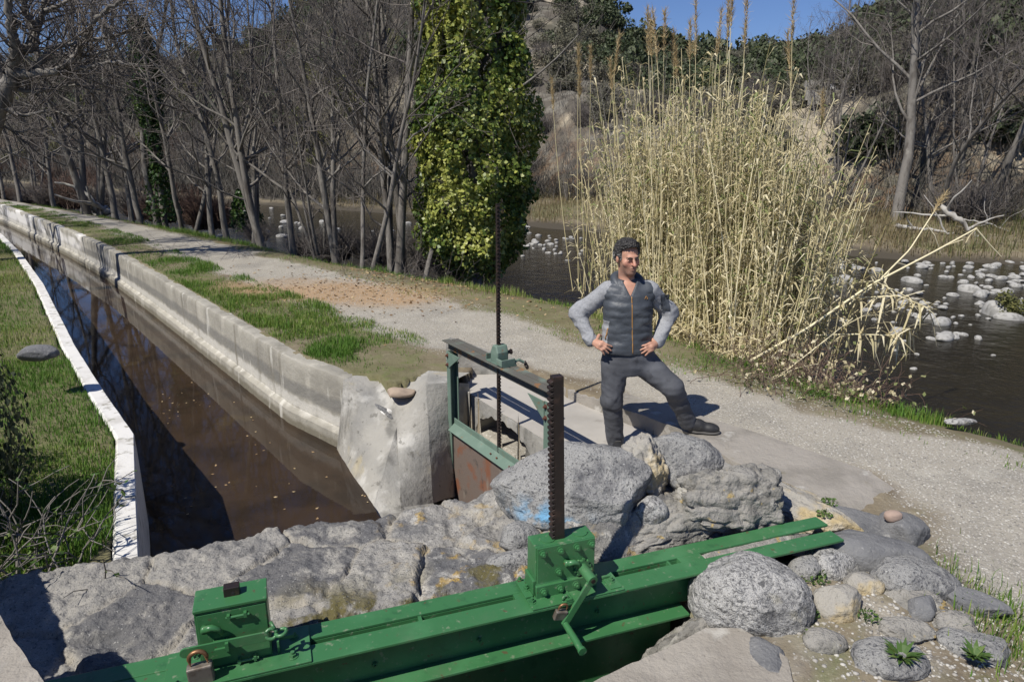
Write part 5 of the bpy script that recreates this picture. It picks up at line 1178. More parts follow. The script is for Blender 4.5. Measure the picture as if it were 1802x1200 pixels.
    m.tube([(p[0], sleeve_y(p[0], p[2]) - 0.001, p[2]) for p in [s1 * (1 - t) + s2 * t for t in np.linspace(0, 1, 5)]], 0.0065, 6); m.build('sleeve_zip', M_orange, so, smooth=True)
    V2, F2 = [], []
    cx, cz = pj(1170, 533)[0], pj(1170, 533)[2]
    for i in range(7):
        for k in range(9):
            x, z = cx - 0.034 + 0.068 * i / 6 + 0.02 * (k / 8 - .5) * -1, cz - 0.065 + 0.13 * k / 8
            V2.append((x, sleeve_y(x, z) - 0.008, z))
    F2 = [(i * 9 + k, i * 9 + k + 1, (i + 1) * 9 + k + 1, (i + 1) * 9 + k) for i in range(6) for k in range(8)]
    mesh_obj('sleeve_patch', V2, F2, M_quilt, so)
    lx, lz = pj(1133, 520)[0], pj(1133, 520)[2]
    m = MB()
    for a, b in (((-.012, -.004), (0, .013)), ((0, .013), (.012, -.004)), ((-.012, -.004), (-.004, -.010)), ((.012, -.004), (.004, -.010)), ((-.004, 0), (0, .006)), ((0, .006), (.004, 0))):
        m.tube([(lx + q[0], surf_y(lx + q[0], lz + q[1]) - 0.003, lz + q[1]) for q in (a, b)], 0.0022, 5)
    m.build('chest_emblem', M_orange, jo)
    # shoes
    def shoe(heel, toe, up, name='shoe'):
        heel, toe = np.array(heel), np.array(toe); d = toe - heel; L = np.linalg.norm(d); d /= L
        lo, hi = np.minimum(heel, toe) - 0.09, np.maximum(heel, toe) + 0.09; hi[2] = heel[2] + 0.17
        Q = Field(lo, hi, 0.006); u = np.array([0, 0, 1.0]); R = np.stack([d, np.cross(u, d), u], 1)
        Q.ell(heel + d * 0.045 + u * 0.045, (0.055, 0.040, 0.045), R); Q.ell(heel + d * L * 0.55 + u * 0.040, (0.10, 0.043, 0.045), R, 0.03); Q.ell(heel + d * (L - 0.06) + u * 0.036, (0.062, 0.048, 0.036), R, 0.03)
        Q.cone(heel + d * 0.06 + u * 0.06, np.array(up), 0.048, 0.05, 0.03)
        X, Y, Z = Q.block(lo, hi)[1:]
        Q.d = np.maximum(Q.d, (heel[2] + 0.014 - Z)).astype(np.float32)
        V, F = Q.mesh(); o, _ = part(name, V, F, M_shoe, sm=2)
        Q2 = Field(lo - 0.01, hi, 0.006)
        Q2.ell(heel + d * 0.045 + u * 0.012, (0.060, 0.046, 0.016), R); Q2.ell(heel + d * L * 0.55 + u * 0.012, (0.11, 0.045, 0.016), R, 0.02); Q2.ell(heel + d * (L - 0.058) + u * 0.014, (0.070, 0.053, 0.017), R, 0.02)
        V, F = Q2.mesh(); s_, V = part('sole', V, F, M_sole, parent=o, sm=1)
        m = MB()
        for t in (0.40, 0.48, 0.56, 0.64):
            c_ = heel + d * L * t + u * (0.094 - 0.12 * (t - 0.4)); sd = np.cross(u, d) * 0.024
            m.tube([c_ - sd, c_ + u * 0.004, c_ + sd], 0.0035, 6)
        m.build('laces', M_sole, o)
    shoe(pj(1214, 756, 0.0) * [1, 1, 0] + [0, 0.0, 0.034], pj(1263, 765, -0.05) * [1, 1, 0] + [0, 0, 0.034], J['la'] + [0, 0, 0.0])
    shoe(J['ra'] * [1, 1, 0] + [-0.005, 0.07, -0.118], J['ra'] * [1, 1, 0] + [0.02, -0.22, -0.118], J['ra'])
    return root
M_skin = mat('skin', (0.47, 0.255, 0.175), [dict(col=(0.52, 0.22, 0.16), attr='flush', lo=0.1, hi=1.0, amt=0.6), dict(col=(0.19, 0.115, 0.09), attr='stubble', lo=0.1, hi=1.0, amt=0.6), dict(col=(0.30, 0.13, 0.11), attr='lips', lo=0.3, hi=1.0, amt=0.6), dict(col=(0.40, 0.19, 0.13), scale=30, lo=0.5, hi=0.7, amt=0.3)], 0.5, [(160, 0.1, 0.002)], spec=0.4)
M_skin.node_tree.nodes['Principled BSDF'].inputs['Subsurface Weight'].default_value = 0.08
M_skin.node_tree.nodes['Principled BSDF'].inputs['Subsurface Radius'].default_value = (0.01, 0.004, 0.002)
M_eye = mat('shaded eye white', (0.20, 0.16, 0.14), (), 0.4)  # darkened so the colour carries the shade under the brow
M_hair = mat('dark curly hair', (0.022, 0.020, 0.019), [dict(col=(0.24, 0.235, 0.23), attr='grey', lo=0.2, hi=1.0, amt=0.75), dict(col=(0.06, 0.055, 0.05), scale=70, lo=0.5, hi=0.65, amt=0.8)], 0.6, [(120, 0.6, 0.004)])
M_trouser = mat('dark grey trousers', (0.072, 0.075, 0.084), [dict(col=(0.115, 0.12, 0.134), scale=4, lo=0.42, hi=0.65, detail=5, amt=0.7), dict(col=(0.033, 0.034, 0.04), scale=11, lo=0.55, hi=0.7, amt=0.6)], 0.8, [(300, 0.15, 0.002), (22, 0.3, 0.01)])
M_quilt = mat('slate quilted nylon', (0.054, 0.061, 0.071), [dict(col=(0.082, 0.091, 0.103), scale=7, lo=0.45, hi=0.66, amt=0.7)], 0.5, [(45, 0.35, 0.008), (20, 0.2, 0.01)])
M_fleece = mat('light grey fleece', (0.30, 0.305, 0.315), [dict(col=(0.22, 0.225, 0.235), scale=60, lo=0.45, hi=0.62, amt=0.7)], 0.95, [(260, 0.3, 0.003), (18, 0.15, 0.01)])
M_orange = mat('orange zip tape', (0.34, 0.18, 0.06), (), 0.6)
M_shoe = mat('black leather shoe', (0.022, 0.022, 0.024), [dict(col=(0.07, 0.068, 0.062), scale=14, lo=0.52, hi=0.7, amt=0.6)], 0.55, [(60, 0.2, 0.004)])
M_sole = mat('worn grey rubber sole', (0.10, 0.095, 0.088), (), 0.85)
person()

# ------------------------------------------------------------------ vegetation
def tubes_np(segs, n):
    """segs: list of (points (m,3), radii (m)); returns V, F quads for all of them"""
    VV, FF, c = [], [], 0
    an = np.arange(n) * 2 * math.pi / n
    for P, r in segs:
        P = np.asarray(P, dtype=np.float64); m = len(P)
        T = np.gradient(P, axis=0); T /= np.linalg.norm(T, axis=1)[:, None] + 1e-12
        ref = np.array([0.31, 0.2, 0.93]) if abs(T[:, 2]).mean() < 0.8 else np.array([0.95, 0.2, 0.1])
        A = np.cross(T, ref); A /= np.linalg.norm(A, axis=1)[:, None] + 1e-12; B = np.cross(T, A)
        V = (P[:, None, :] + (np.cos(an)[None, :, None] * A[:, None, :] + np.sin(an)[None, :, None] * B[:, None, :]) * np.asarray(r)[:, None, None]).reshape(-1, 3)
        i, j = np.meshgrid(np.arange(m - 1), np.arange(n), indexing='ij')
        a = (i * n + j).ravel() + c; b = (i * n + (j + 1) % n).ravel() + c
        FF.append(np.stack([a, b, b + n, a + n], 1)); VV.append(V); c += len(V)
    return np.concatenate(VV), np.concatenate(FF)
def branch_path(rng, p, d, L, n, wob, up):
    P = [np.array(p, dtype=float)]; d = np.array(d, dtype=float)
    for i in range(n):
        d = d + rng.normal(size=3) * wob + np.array([0, 0, up]); d /= np.linalg.norm(d)
        P.append(P[-1] + d * L / n)
    return np.array(P), d
def gen_tree(seed, H=10.0, stems=2, spread=0.16, r0=0.14, limbs=15, sub=6, twigs=4, up=0.07, first=0.2, droop=0.0, wob=0.09):
    rng = np.random.default_rng(seed); big, fine = [], []
    for s in range(stems):
        a = rng.uniform(0, 6.28) if stems > 1 else 0; t = spread * (1 if stems > 1 else 0.4) * rng.uniform(.6, 1.4)
        d = np.array([math.cos(a) * t, math.sin(a) * t, 1.0]); hs = H * rng.uniform(.8, 1.05); r = r0 * .8 * rng.uniform(.65, 1.0)
        p0 = np.array([math.cos(a), math.sin(a), 0]) * (r0 * 0.9 if stems > 1 else 0)
        P, _ = branch_path(rng, p0 - [0, 0, 0.25], d / np.linalg.norm(d), hs, 16, wob * 0.38, 0.04)
        R = r * np.linspace(1, 0.10, 17) ** 0.9; R[0] *= 1.35; R[1] *= 1.08
        big.append((P, R))
        for l in range(limbs):
            f = first + (1 - first) * ((l + rng.random()) / limbs) * 0.97
            i = f * 16; k = min(int(i), 15); q = P[k] + (P[k + 1] - P[k]) * (i - k); rad_ = np.interp(i, np.arange(17), R)
            az = rng.uniform(0, 6.28); el_ = rng.uniform(0.40, 1.10)
            dv = np.array([math.cos(az) * math.cos(el_), math.sin(az) * math.cos(el_), math.sin(el_) - droop])
            L = hs * (0.36 * (1 - f) + 0.12) * rng.uniform(.6, 1.25)
            Q, _ = branch_path(rng, q, dv, L, 7, 0.16, up); rl = min(rad_ * 0.55, 0.009 * L + 0.008); RQ = rl * np.linspace(1, 0.18, 8)
            (big if rl > 0.028 else fine).append((Q, RQ))
            for b in range(sub):
                f2 = rng.uniform(0.2, 1.0) * 7; k2 = min(int(f2), 6); q2 = Q[k2] + (Q[k2 + 1] - Q[k2]) * (f2 - k2)
                dv2 = (Q[k2 + 1] - Q[k2]); dv2 /= np.linalg.norm(dv2); dv2 = dv2 + rng.normal(size=3) * 0.75 + [0, 0, 0.15 - droop]
                dv2 /= np.linalg.norm(dv2); L2 = L * rng.uniform(.25, .55)
                Q2, _ = branch_path(rng, q2, dv2, L2, 4, 0.2, up); fine.append((Q2, np.linspace(max(.006, rl * .38), 0.003, 5)))
                for tw in range(twigs):
                    f3 = rng.uniform(0.15, 1) * 4; k3 = min(int(f3), 3); q3 = Q2[k3] + (Q2[k3 + 1] - Q2[k3]) * (f3 - k3)
                    dv3 = dv2 + rng.normal(size=3) * 0.8; dv3 /= np.linalg.norm(dv3)
                    Q3, _ = branch_path(rng, q3, dv3, rng.uniform(.2, .55) * (0.6 + L2 * .5), 2, 0.25, up); fine.append((Q3, [0.0042, 0.0032, 0.0018]))
    return tubes_np(big, 8), tubes_np(fine, 3)
TREES = []
def tree_proto(i, tm='bark', cm='twig', **kw):
    (V, F), (v, f) = gen_tree(**kw)
    TREES.append((mesh_obj('trunk', V, F, K[tm], link=False).data, mesh_obj('crown', v, f, K[cm], smooth=False, link=False).data))
tree_proto(0, seed=1, H=10, stems=2, limbs=20)
tree_proto(1, seed=2, H=11, stems=3, limbs=16, spread=.2)
tree_proto(2, seed=3, H=9.5, stems=1, limbs=26, r0=.13)
tree_proto(3, seed=4, H=10, stems=2, limbs=18, spread=.32, r0=.12)
tree_proto(4, seed=5, H=12, stems=1, limbs=30, r0=.26, first=.25, sub=8, wob=.16)
tree_proto(5, seed=6, H=8, stems=4, limbs=11, spread=.28, r0=.08)
tree_proto(6, seed=7, H=10, stems=1, limbs=24, r0=.14, first=.35, wob=.2, twigs=6)
def tree(i, loc, s, rz, label, group, lean=(0, 0), name='bare_tree'):
    e = empty(name, loc, label, 'tree', group)
    e.rotation_euler = (lean[0], lean[1], rz); e.scale = (s, s, s)
    for me, nm in zip(TREES[i], ('trunk', 'crown')):
        o = bpy.data.objects.new(nm, me); COL.objects.link(o); o.parent = e
    return e
def gz(x, y): return float(ground_z(np.array([x]), np.array([y]))[0])
def tree_px(i, px, py, s, rz, label, group='bare trees along the river path', lean=(0, 0), z=-0.05):
    p = at_z(px, py, z)
    return tree(i, (p.x, p.y, gz(p.x, p.y) - 0.05 if gz(p.x, p.y) > -0.5 else -0.5), s, rz, label, group, lean)
tree_px(1, 692, 452, 0.92, 0.4, 'cluster of grey trunks rising just left of the ivy column', lean=(0, rad(-1)))
tree_px(3, 636, 462, 0.80, 2.2, 'forked pale tree whose left stem leans outward, second from the ivy column', lean=(0, rad(-6)))
tree_px(2, 745, 462, 0.62, 1.0, 'short leaning grey trunk tucked against the foot of the ivy column', lean=(0, rad(22)))
tree_px(0, 478, 424, 1.05, 0.3, 'straight twin-trunked bare tree midway between ivy column and path bend', lean=(0, rad(-2)))
tree_px(5, 560, 432, 0.75, 3.6, 'low bushy bare tree between the twin-trunked tree and the pale forked tree', lean=(0, rad(5)))
tree_px(3, 327, 400, 1.0, 0.9, 'dark forked tree just right of the ivy-wrapped trunk by the path', lean=(0, rad(4)))
tree_px(6, 275, 393, 1.0, 2.0, 'slim curving trunk with ivy tangled beside it at the path edge', lean=(0, rad(3)))
tree_px(2, 250, 390, 1.05, 0.2, 'slim pale trunk left of the curving ivy-side trunk', lean=(0, rad(-6)))
tree_px(2, 204, 383, 1.1, 4.0, 'single straight trunk right of the bleached driftwood stump')
tree_px(1, 166, 379, 1.15, 5.1, 'thick dark trunk forking low beside the path, left of the driftwood stump')
tree_px(0, 141, 372, 1.0, 2.9, 'V-forked trunk rising from the verge left of the thick dark trunk')
tree_px(6, 36, 352, 1.0, 0.5, 'slender bent trunk at the far end of the path')
tree_px(2, 8, 350, 0.9, 3.0, 'thin trunk at the left frame edge beyond the far path')
tree_px(5, 60, 345, 1.0, 5.0, 'dark scrubby tree where the path vanishes')
tree_px(6, 400, 405, 0.9, 4.4, 'crooked thin tree left of the straight twin-trunked tree', lean=(0, rad(8)))
for q in [(2, 95, 362, 1.0, .7, 'thin straight trunk left of the V-forked trunk by the far path'), (2, 232, 387, .9, 1.9, 'thin dark trunk close left of the slim pale trunk'), (0, 440, 412, .8, 2.6, 'slender double stem between the crooked thin tree and the straight twin-trunked tree'), (2, 515, 428, .95, 5.2, 'slender pole-like trunk right of the straight twin-trunked tree'), (0, 596, 440, .85, 1.3, 'thin pair of stems left of the forked pale tree'), (2, 708, 440, .95, 3.9, 'straight slim stem between the trunk cluster and the ivy column'), (2, 372, 402, .9, .9, 'thin upright trunk right of the dark forked tree')]:
    tree_px(*q)
# far side of the river, right of the canes
def tree_at(i, px, py, Y, s, rz, label, group='bare trees on the far bank', lean=(0, 0)):
    p = at_y(px, py, Y); return tree(i, (p.x, p.y, gz(p.x, p.y) - 0.1), s, rz, label, group, lean)
tree_at(4, 1578, 380, 27.5, 1.25, 0.6, 'largest bare tree, thick grey trunk on the far bank right of the canes', lean=(0, rad(2)))
tree_at(6, 1650, 395, 26.5, 0.95, 1.2, 'bare tree leaning left across the largest trunk on the far bank', lean=(0, rad(-30)))
tree_at(2, 1640, 350, 29, 1.1, 2.3, 'slender tree leaning right behind the largest trunk', lean=(0, rad(9)))
tree_at(3, 1700, 375, 28, 0.9, 3.1, 'pair of dark slim trunks between the largest tree and the slanting trunk')
tree_at(4, 1740, 380, 28.5, 1.0, 4.5, 'thick trunk slanting to the right near the right frame edge', lean=(0, rad(11)))
tree_at(0, 1690, 370, 30, 1.0, 5.5, 'twin pale stems behind the dark slim pair on the far bank')
tree_at(5, 1480, 350, 31, 1.1, 0.4, 'many-stemmed bare bush-tree close behind the right edge of the canes')
tree_at(6, 1795, 360, 33, 1.2, 2.0, 'bare tree cut by the right frame edge')
# tree on the left bank whose boughs cross the top left corner, and others that only their shadows show
def bough_tree():
    rg = np.random.default_rng(61); Y = 13.6
    B = [([(-60, 430), (-40, 300), (-5, 200), (22, 132)], .20, .15), ([(22, 132), (30, 95), (22, 60), (16, 10), (10, -60)], .12, .05), ([(30, 96), (62, 80), (64, 50), (80, 20), (82, -50)], .10, .04), ([(64, 50), (44, 20), (40, -50)], .06, .03),
         ([(22, 132), (66, 131), (100, 128), (133, 103), (157, 50), (187, 20), (236, -10)], .095, .022), ([(100, 128), (150, 122), (205, 108), (250, 118)], .045, .012), ([(57, 131), (87, 90), (140, 73), (205, 66), (260, 40)], .06, .014), ([(8, 165), (-10, 90), (-40, 20)], .12, .05),
         ([(10, 150), (60, 165), (120, 150), (180, 160)], .05, .012), ([(0, 185), (40, 205), (95, 195), (130, 205)], .045, .012), ([(133, 103), (190, 92), (230, 60)], .035, .01), ([(80, 20), (120, 5), (150, -20)], .04, .012), ([(-10, 215), (30, 235), (60, 228)], .03, .01)]
    big, fine = [], []
    for q, r0, r1 in B:
        off = 0 if r0 > .15 else rg.uniform(-.8, .8); P = np.array([at_y(x, y, Y + off * k / len(q)) for k, (x, y) in enumerate(q)]); n = 6 * len(q); tt = np.linspace(0, len(q) - 1, n)
        P = np.stack([np.interp(tt, np.arange(len(q)), P[:, k]) for k in range(3)], 1)
        for _ in range(3): P[1:-1] = (P[:-2] + 2 * P[1:-1] + P[2:]) / 4
        P[1:-1] += rg.normal(size=(n - 2, 3)) * .015; R = np.linspace(r0, r1, n); big.append((P, R))
        if r0 > .15: continue
        for b in range(int(n * .75)):
            k = rg.integers(2, n); d = P[k] - P[k - 1]; d = d / np.linalg.norm(d) + rg.normal(size=3) * .8 + [.15, 0, .1]; Q, d2 = branch_path(rg, P[k], d / np.linalg.norm(d), rg.uniform(.5, 1.9), 5, .2, .03); fine.append((Q, np.linspace(min(R[k] * .5, .022), .004, 6)))
            for t in range(5):
                f = rg.integers(1, 5); Q2, _ = branch_path(rg, Q[f], d2 + rg.normal(size=3) * .8, rg.uniform(.25, .8), 3, .25, .02); fine.append((Q2, [.006, .0045, .003, .002]))
    base = big[0][0][0]; base[2] = gz(base[0], base[1]) - .3
    e = empty('bare_tree', (base[0], base[1], base[2]), 'big dark tree spreading crooked boughs over the top left corner', 'tree', 'bare trees on the left bank')
    V, F = tubes_np(big, 8); mesh_obj('trunk', V - base, F, K['bark'], e); V, F = tubes_np(fine, 3); mesh_obj('crown', V - base, F, K['twig'], e, smooth=False)
bough_tree()
tree(4, (-19.5, 20.5, 1.5), 0.9, 0.4, 'dark bare tree behind the spreading one at the left frame edge', 'bare trees on the left bank', (0, rad(10)))
for q, (x, y, i, s, rz) in enumerate([(-12.6, 14.4, 0, 1.0, 2.0), (-15.6, 19.2, 1, 1.0, 3.3), (-14.2, 13.0, 5, 1.1, 3.0), (-22, 18, 1, 1.0, 0.2), (-25, 22, 3, 1.1, 4.0)]):
    tree(i, (x, y, gz(x, y)), s, rz, 'bare tree on the left bank outside the view, throwing shadows over the path', 'bare trees on the left bank')
# wooded slope: individual bare trees, each on the ground where it stands
rng = np.random.default_rng(12)
cnt = 0
for k in range(4000):
    if cnt >= 118: break
    px, r = rng.uniform(-250, 2000), rng.uniform(34, 120)
    a = math.atan((px - 901) / 1246); x, y = r * math.sin(a), r * math.cos(a)
    e = sdist(np.array([x]), np.array([y]), LF)[0]
    if e < 3.5 or e > 60: continue
    if 880 < px < 1430 and e > 9: continue
    if px > 1430 and e > 20 or px < 620 and e > 26: continue
    z = gz(x, y)
    tree(int(rng.choice([0, 1, 2, 3, 5, 6])), (x, y, z - 0.1), rng.uniform(.5, .85), rng.uniform(0, 6.28), 'grey leafless tree of the wooded hillside across the river' if px < 880 else 'grey leafless tree on the dry slope behind the canes', 'bare trees of the hillside', (rng.uniform(-.06, .06), rng.uniform(-.06, .06)))
    cnt += 1

# leaf clouds -------------------------------------------------------------------------------
def leaf_quads(P, size, rng, nrm=None, flat=0.4, asp=0.75):
    n = len(P); a = rng.normal(size=(n, 3)); 
    if nrm is not None: a = a * flat + nrm
    a /= np.linalg.norm(a, axis=1)[:, None]
    t = np.cross(a, rng.normal(size=(n, 3))); t /= np.linalg.norm(t, axis=1)[:, None]; b = np.cross(a, t)
    s = (size * rng.uniform(.6, 1.25, n))[:, None]
    V = np.stack([P - t * s * .5, P + b * s * .5 * asp - a * s * .10, P + t * s * .6, P - b * s * .5 * asp - a * s * .10], 1).reshape(-1, 3)
    F = np.arange(4 * n).reshape(n, 4)
    return V, F
def shrub_mesh(seed, mt, n=1500, leaf=0.16, r=(1, 1, .8), lobes=9):
    rng = np.random.default_rng(seed); C = rng.normal(size=(lobes, 3)) * .38 * np.array(r); C[:, 2] = np.abs(C[:, 2]) + .25 * r[2]; R = rng.uniform(.32, .6, lobes)
    k = rng.integers(lobes, size=n); d = rng.normal(size=(n, 3)); d /= np.linalg.norm(d, axis=1)[:, None]
    P = C[k] + d * (R[k] * rng.uniform(.55, 1.05, n))[:, None]; P[:, 2] = np.maximum(P[:, 2], 0.02)
    V, F = leaf_quads(P, leaf, rng, d, .8)
    ti = np.clip(0.5 + 0.3 * rng.normal(size=n) + .15 * fbm(P * 2, 2, seed), 0, 1)
    return mesh_obj('foliage', V, F, mt, smooth=False, link=False, tint=np.repeat(ti, 4)).data
def twig_mesh(seed, n=150, h=1.0, mt='twig', spread=.8, r0=.012):
    rng = np.random.default_rng(seed); seg = []
    for i in range(n):
        a = rng.uniform(0, 6.28); rr = rng.uniform(0, .3); d = np.array([math.cos(a) * rng.uniform(0, spread), math.sin(a) * rng.uniform(0, spread), 1.0])
        P, dd = branch_path(rng, (rr * math.cos(a), rr * math.sin(a), -0.05), d / np.linalg.norm(d), h * rng.uniform(.5, 1.1), 5, .16, 0.02); seg.append((P, r0 * np.linspace(1, .25, 6)))
        for b in range(4):
            k = rng.integers(1, 5); Q, _ = branch_path(rng, P[k], dd + rng.normal(size=3) * .7, h * rng.uniform(.15, .4), 3, .25, 0.02); seg.append((Q, r0 * np.array([.5, .4, .3, .2])))
    V, F = tubes_np(seg, 3)
    return mesh_obj('branches', V, F, K[mt], smooth=False, link=False).data
SH = dict(oak=[shrub_mesh(s, K['leafolive'], 1700, .17) for s in (1, 2, 3)], grey=[shrub_mesh(s, K['leafgrey'], 1100, .13, (1, 1, .7)) for s in (4, 5)], pine=[shrub_mesh(s, K['leafpine'], 900, .16, (1, 1, 1.1)) for s in (6,)],
          bare=[twig_mesh(s, 150, 1.0) for s in (7, 8, 9)], red=[twig_mesh(s, 150, 1.0, 'twig_red') for s in (10,)])
def shrub(kind, loc, s, label, group, name='shrub', sz=None, cat='shrub'):
    me = SH[kind][int(rng.integers(len(SH[kind])))]
    o = bpy.data.objects.new(name, me); COL.objects.link(o); o.location = loc; o.rotation_euler = (0, 0, rng.uniform(0, 6.28)); o.scale = (s, s, sz or s * rng.uniform(.8, 1.15))
    return tag(o, label, cat, group)
def hill_scatter(kind, n, pxr, er, size, label, group, keep=None, name='shrub'):
    c = 0
    for k in range(n * 40):
        if c >= n: break
        px, r = rng.uniform(*pxr), rng.uniform(30, 175) 
        a = math.atan((px - 901) / 1246); x, y = r * math.sin(a), r * math.cos(a)
        e = sdist(np.array([x]), np.array([y]), LF)[0]
        if not er[0] < e < er[1]: continue
        if keep and rng.random() > keep(x, y): continue
        s = rng.uniform(*size); shrub(kind, (x, y, gz(x, y) - .1 * s), s, label, group, name); c += 1
patch = lambda x, y: 0.08 if fbm2(np.array([x]), np.array([y]), 0.07, 3, 91)[0] > 0.05 else 1.0
hill_scatter('oak', 120, (900, 1500), (22, 66), (.8, 2.2), 'dark evergreen bush on the sandy hillside behind the canes', 'evergreen bushes of the sandy hillside', patch, 'evergreen_bush')
hill_scatter('oak', 150, (-150, 900), (14, 130), (1.2, 3.4), 'dark evergreen bush on the wooded hill across the river at left', 'evergreen bushes of the left hill', None, 'evergreen_bush')
hill_scatter('oak', 55, (1480, 2000), (10, 60), (1.0, 2.4), 'dark evergreen bush on the steep slope at right', 'evergreen bushes of the right slope', None, 'evergreen_bush')
hill_scatter('grey', 230, (850, 1900), (11, 62), (.7, 1.7), 'grey-brown scrub bush on the dry slope', 'grey scrub of the dry slope', None, 'scrub_bush')
hill_scatter('pine', 95, (-50, 900), (8, 60), (.9, 2.2), 'yellow-green bush among the bare hillside trees', 'yellow-green bushes of the left hill', None, 'scrub_bush')
hill_scatter('bare', 110, (-200, 2000), (6, 30), (1.2, 2.2), 'leafless brush clump on the far slope', 'leafless brush of the far slope', None, 'bare_brush')
hill_scatter('red', 45, (-120, 330), (1, 14), (1.2, 2.4), 'reddish bare brush beyond the far end of the path', 'reddish brush beyond the path', None, 'bare_brush')
# the brushwood that covers the slopes: nobody could count it
def brushwood(n, seed):
    rg = np.random.default_rng(seed); px, r = rg.uniform(-350, 2100, n * 6), 31 + 150 * rg.random(n * 6) ** 1.3
    a = np.arctan((px - 901) / 1246); x, y = r * np.sin(a), r * np.cos(a); e = sdist(x, y, LF)
    k = (e > np.where(px < 900, 1.0, 6.5)) & (e < 140) & ~((px > 900) & (e > 9) & (rg.random(n * 6) < np.where(px < 1520, .90, .75))) & ~((px > 1430) & (rg.random(n * 6) < .5)); x, y, r = x[k][:n], y[k][:n], r[k][:n]; n = len(x); z = ground_z(x, y)
    m = 9; b = np.stack([x, y, z], 1)[:, None, :] + rg.normal(size=(n, m, 3)) * np.array([.55, .55, .1])
    d = rg.normal(size=(n, m, 3)) * .55 + [0, 0, 1.0]; h = (rg.uniform(.7, 2.3, n)[:, None] * rg.uniform(.5, 1.1, (n, m)))[..., None]
    s = rg.normal(size=(n, m, 3)); s[..., 2] = 0; s /= np.linalg.norm(s, axis=2)[..., None]; w = (.010 + .00022 * r)[:, None, None] * rg.uniform(.5, 1.2, (n, m, 1))
    c = b + d * h * .5; t = b + d * h + rg.normal(size=(n, m, 3)) * .2
    f1 = c + (rg.normal(size=(n, m, 3)) * .6 + [0, 0, .5]) * h * .45; f2 = c + (rg.normal(size=(n, m, 3)) * .6 + [0, 0, .5]) * h * .45
    V = np.stack([b - s * w, b + s * w, c + s * w * .6, c - s * w * .6, t, f1, f2], 2).reshape(-1, 3); i = np.arange(n * m) * 7
    F = np.concatenate([np.stack([i, i + 1, i + 2], 1), np.stack([i, i + 2, i + 3], 1), np.stack([i + 3, i + 2, i + 4], 1), np.stack([i + 3, i + 2, i + 5], 1), np.stack([i + 3, i + 2, i + 6], 1)])
    tone = np.clip(.45 + .35 * fbm2(x, y, .09, 4, 95) + .18 * rg.normal(size=n), 0, 1)
    return tag(mesh_obj('hillside_brushwood', V, F, K['brush'], smooth=False, tint=np.repeat(tone, m * 7)), kind='stuff')
brushwood(15000, 55)
# skyline trees on the crest
for px, py, s, lab in [(1165, 62, 2.6, 'round dark holm oak on the crest left of the tall plumes'), (1248, 62, 2.6, 'rounded dark oak on the crest between the cane plumes'), (1205, 70, 2.3, 'low evergreen on the crest between the two round oaks'), (1120, 62, 2.2, 'dark bush on the crest by the gap of sky'), (1045, 22, 3.2, 'tall dark evergreen at the crest right of the ivy column'), (1000, 15, 3.4, 'dark evergreen at the crest beside the ivy column'),
                       (1290, 80, 2.0, 'low dark bush on the crest right of the rounded oak'), (1340, 80, 2.0, 'wide low bush on the crest behind the highest plume'), (1375, 75, 2.2, 'dark bush on the crest left of the far bare tree'), (1430, 55, 1.8, 'small bush on the crest behind the bare tree branches'), (1580, 30, 3.2, 'dark evergreen on the crest behind the largest bare tree')]:
    az = math.atan((px - 901) / 1246); rcx = float(np.interp(math.degrees(az), [-60, -35, -14, 4, 12, 60], [170, 165, 125, 95, 82, 78])) - 2
    x, y = rcx * math.sin(az), rcx * math.cos(az)
    shrub('oak', (x, y, gz(x, y) - .4), s, lab, None, 'evergreen_tree', cat='tree')
# dark shrubs at the right edge and bank foot
for px, py, Y, s, lab in [(1790, 335, 30, 2.0, 'dark green leafy shrub in the shade at the right edge of the far bank'), (1770, 300, 33, 2.0, 'taller green shrub behind the shaded one at the right edge')]:
    p = at_y(px, py, Y); sh = shrub('oak', (p.x, p.y, gz(p.x, p.y)), s, lab, None)
p = at_z(1780, 556, -1.2); shrub('pine', (p.x, p.y, -1.2), .38, 'leafy green tuft growing beside the biggest river boulder', None, 'river_plant', cat='plant')

# ivy column ---------------------------------------------------------------------------------
def ivy_mesh(seed, H, prof, n, leaf, mt, ztop=0.0):
    rng = np.random.default_rng(seed)
    z = rng.uniform(0, 1, n) ** 0.9 * H; a = rng.uniform(0, 6.28, n)
    R = np.interp(z / H, *prof)
    P = np.stack([np.cos(a), np.sin(a), np.zeros(n)], 1)
    lump = 1 + .36 * fbm(np.stack([np.cos(a) * 1.6, np.sin(a) * 1.6, z * .9], 1), 3, seed) + .24 * fbm(np.stack([np.cos(a) * 4, np.sin(a) * 4, z * 2.6], 1), 3, seed + 4)
    rr = R * lump * (1 - .30 * rng.random(n) ** 2.2)
    Q = P * rr[:, None]; Q[:, 2] = z - .25 * (rr - R)
    gaps = fbm(np.stack([np.cos(a) * 3.4, np.sin(a) * 3.4, z * 1.7], 1), 4, seed + 9) > -.24
    low = rng.random(n) < sstep(0, .10, z / H) * .9 + .12
    k = gaps & low; Q, P, z = Q[k], P[k], z[k]
    V, F = leaf_quads(Q, leaf, rng, P + [0, 0, .35], .75, .95)
    ti = np.clip(.42 + .25 * rng.normal(size=len(Q)) + .75 * fbm(Q * 1.1, 3, seed + 2) + .12, 0, 1)
    return V, F, np.repeat(ti, 4)
p = at_y(836, 470, 14.6)
iv = empty('ivy_tree', (p.x, p.y, -0.55), 'tall tree trunk wrapped in a thick bright yellow-green ivy column', 'tree')
V, F, ti = ivy_mesh(3, 7.6, ([0, .06, .12, .25, .45, .6, .8, 1], [.35, .74, .98, 1.10, 1.18, 1.10, .98, .85]), 52000, .088, K['ivy'])
mesh_obj('ivy', V, F, K['ivy'], iv, smooth=False, tint=ti)
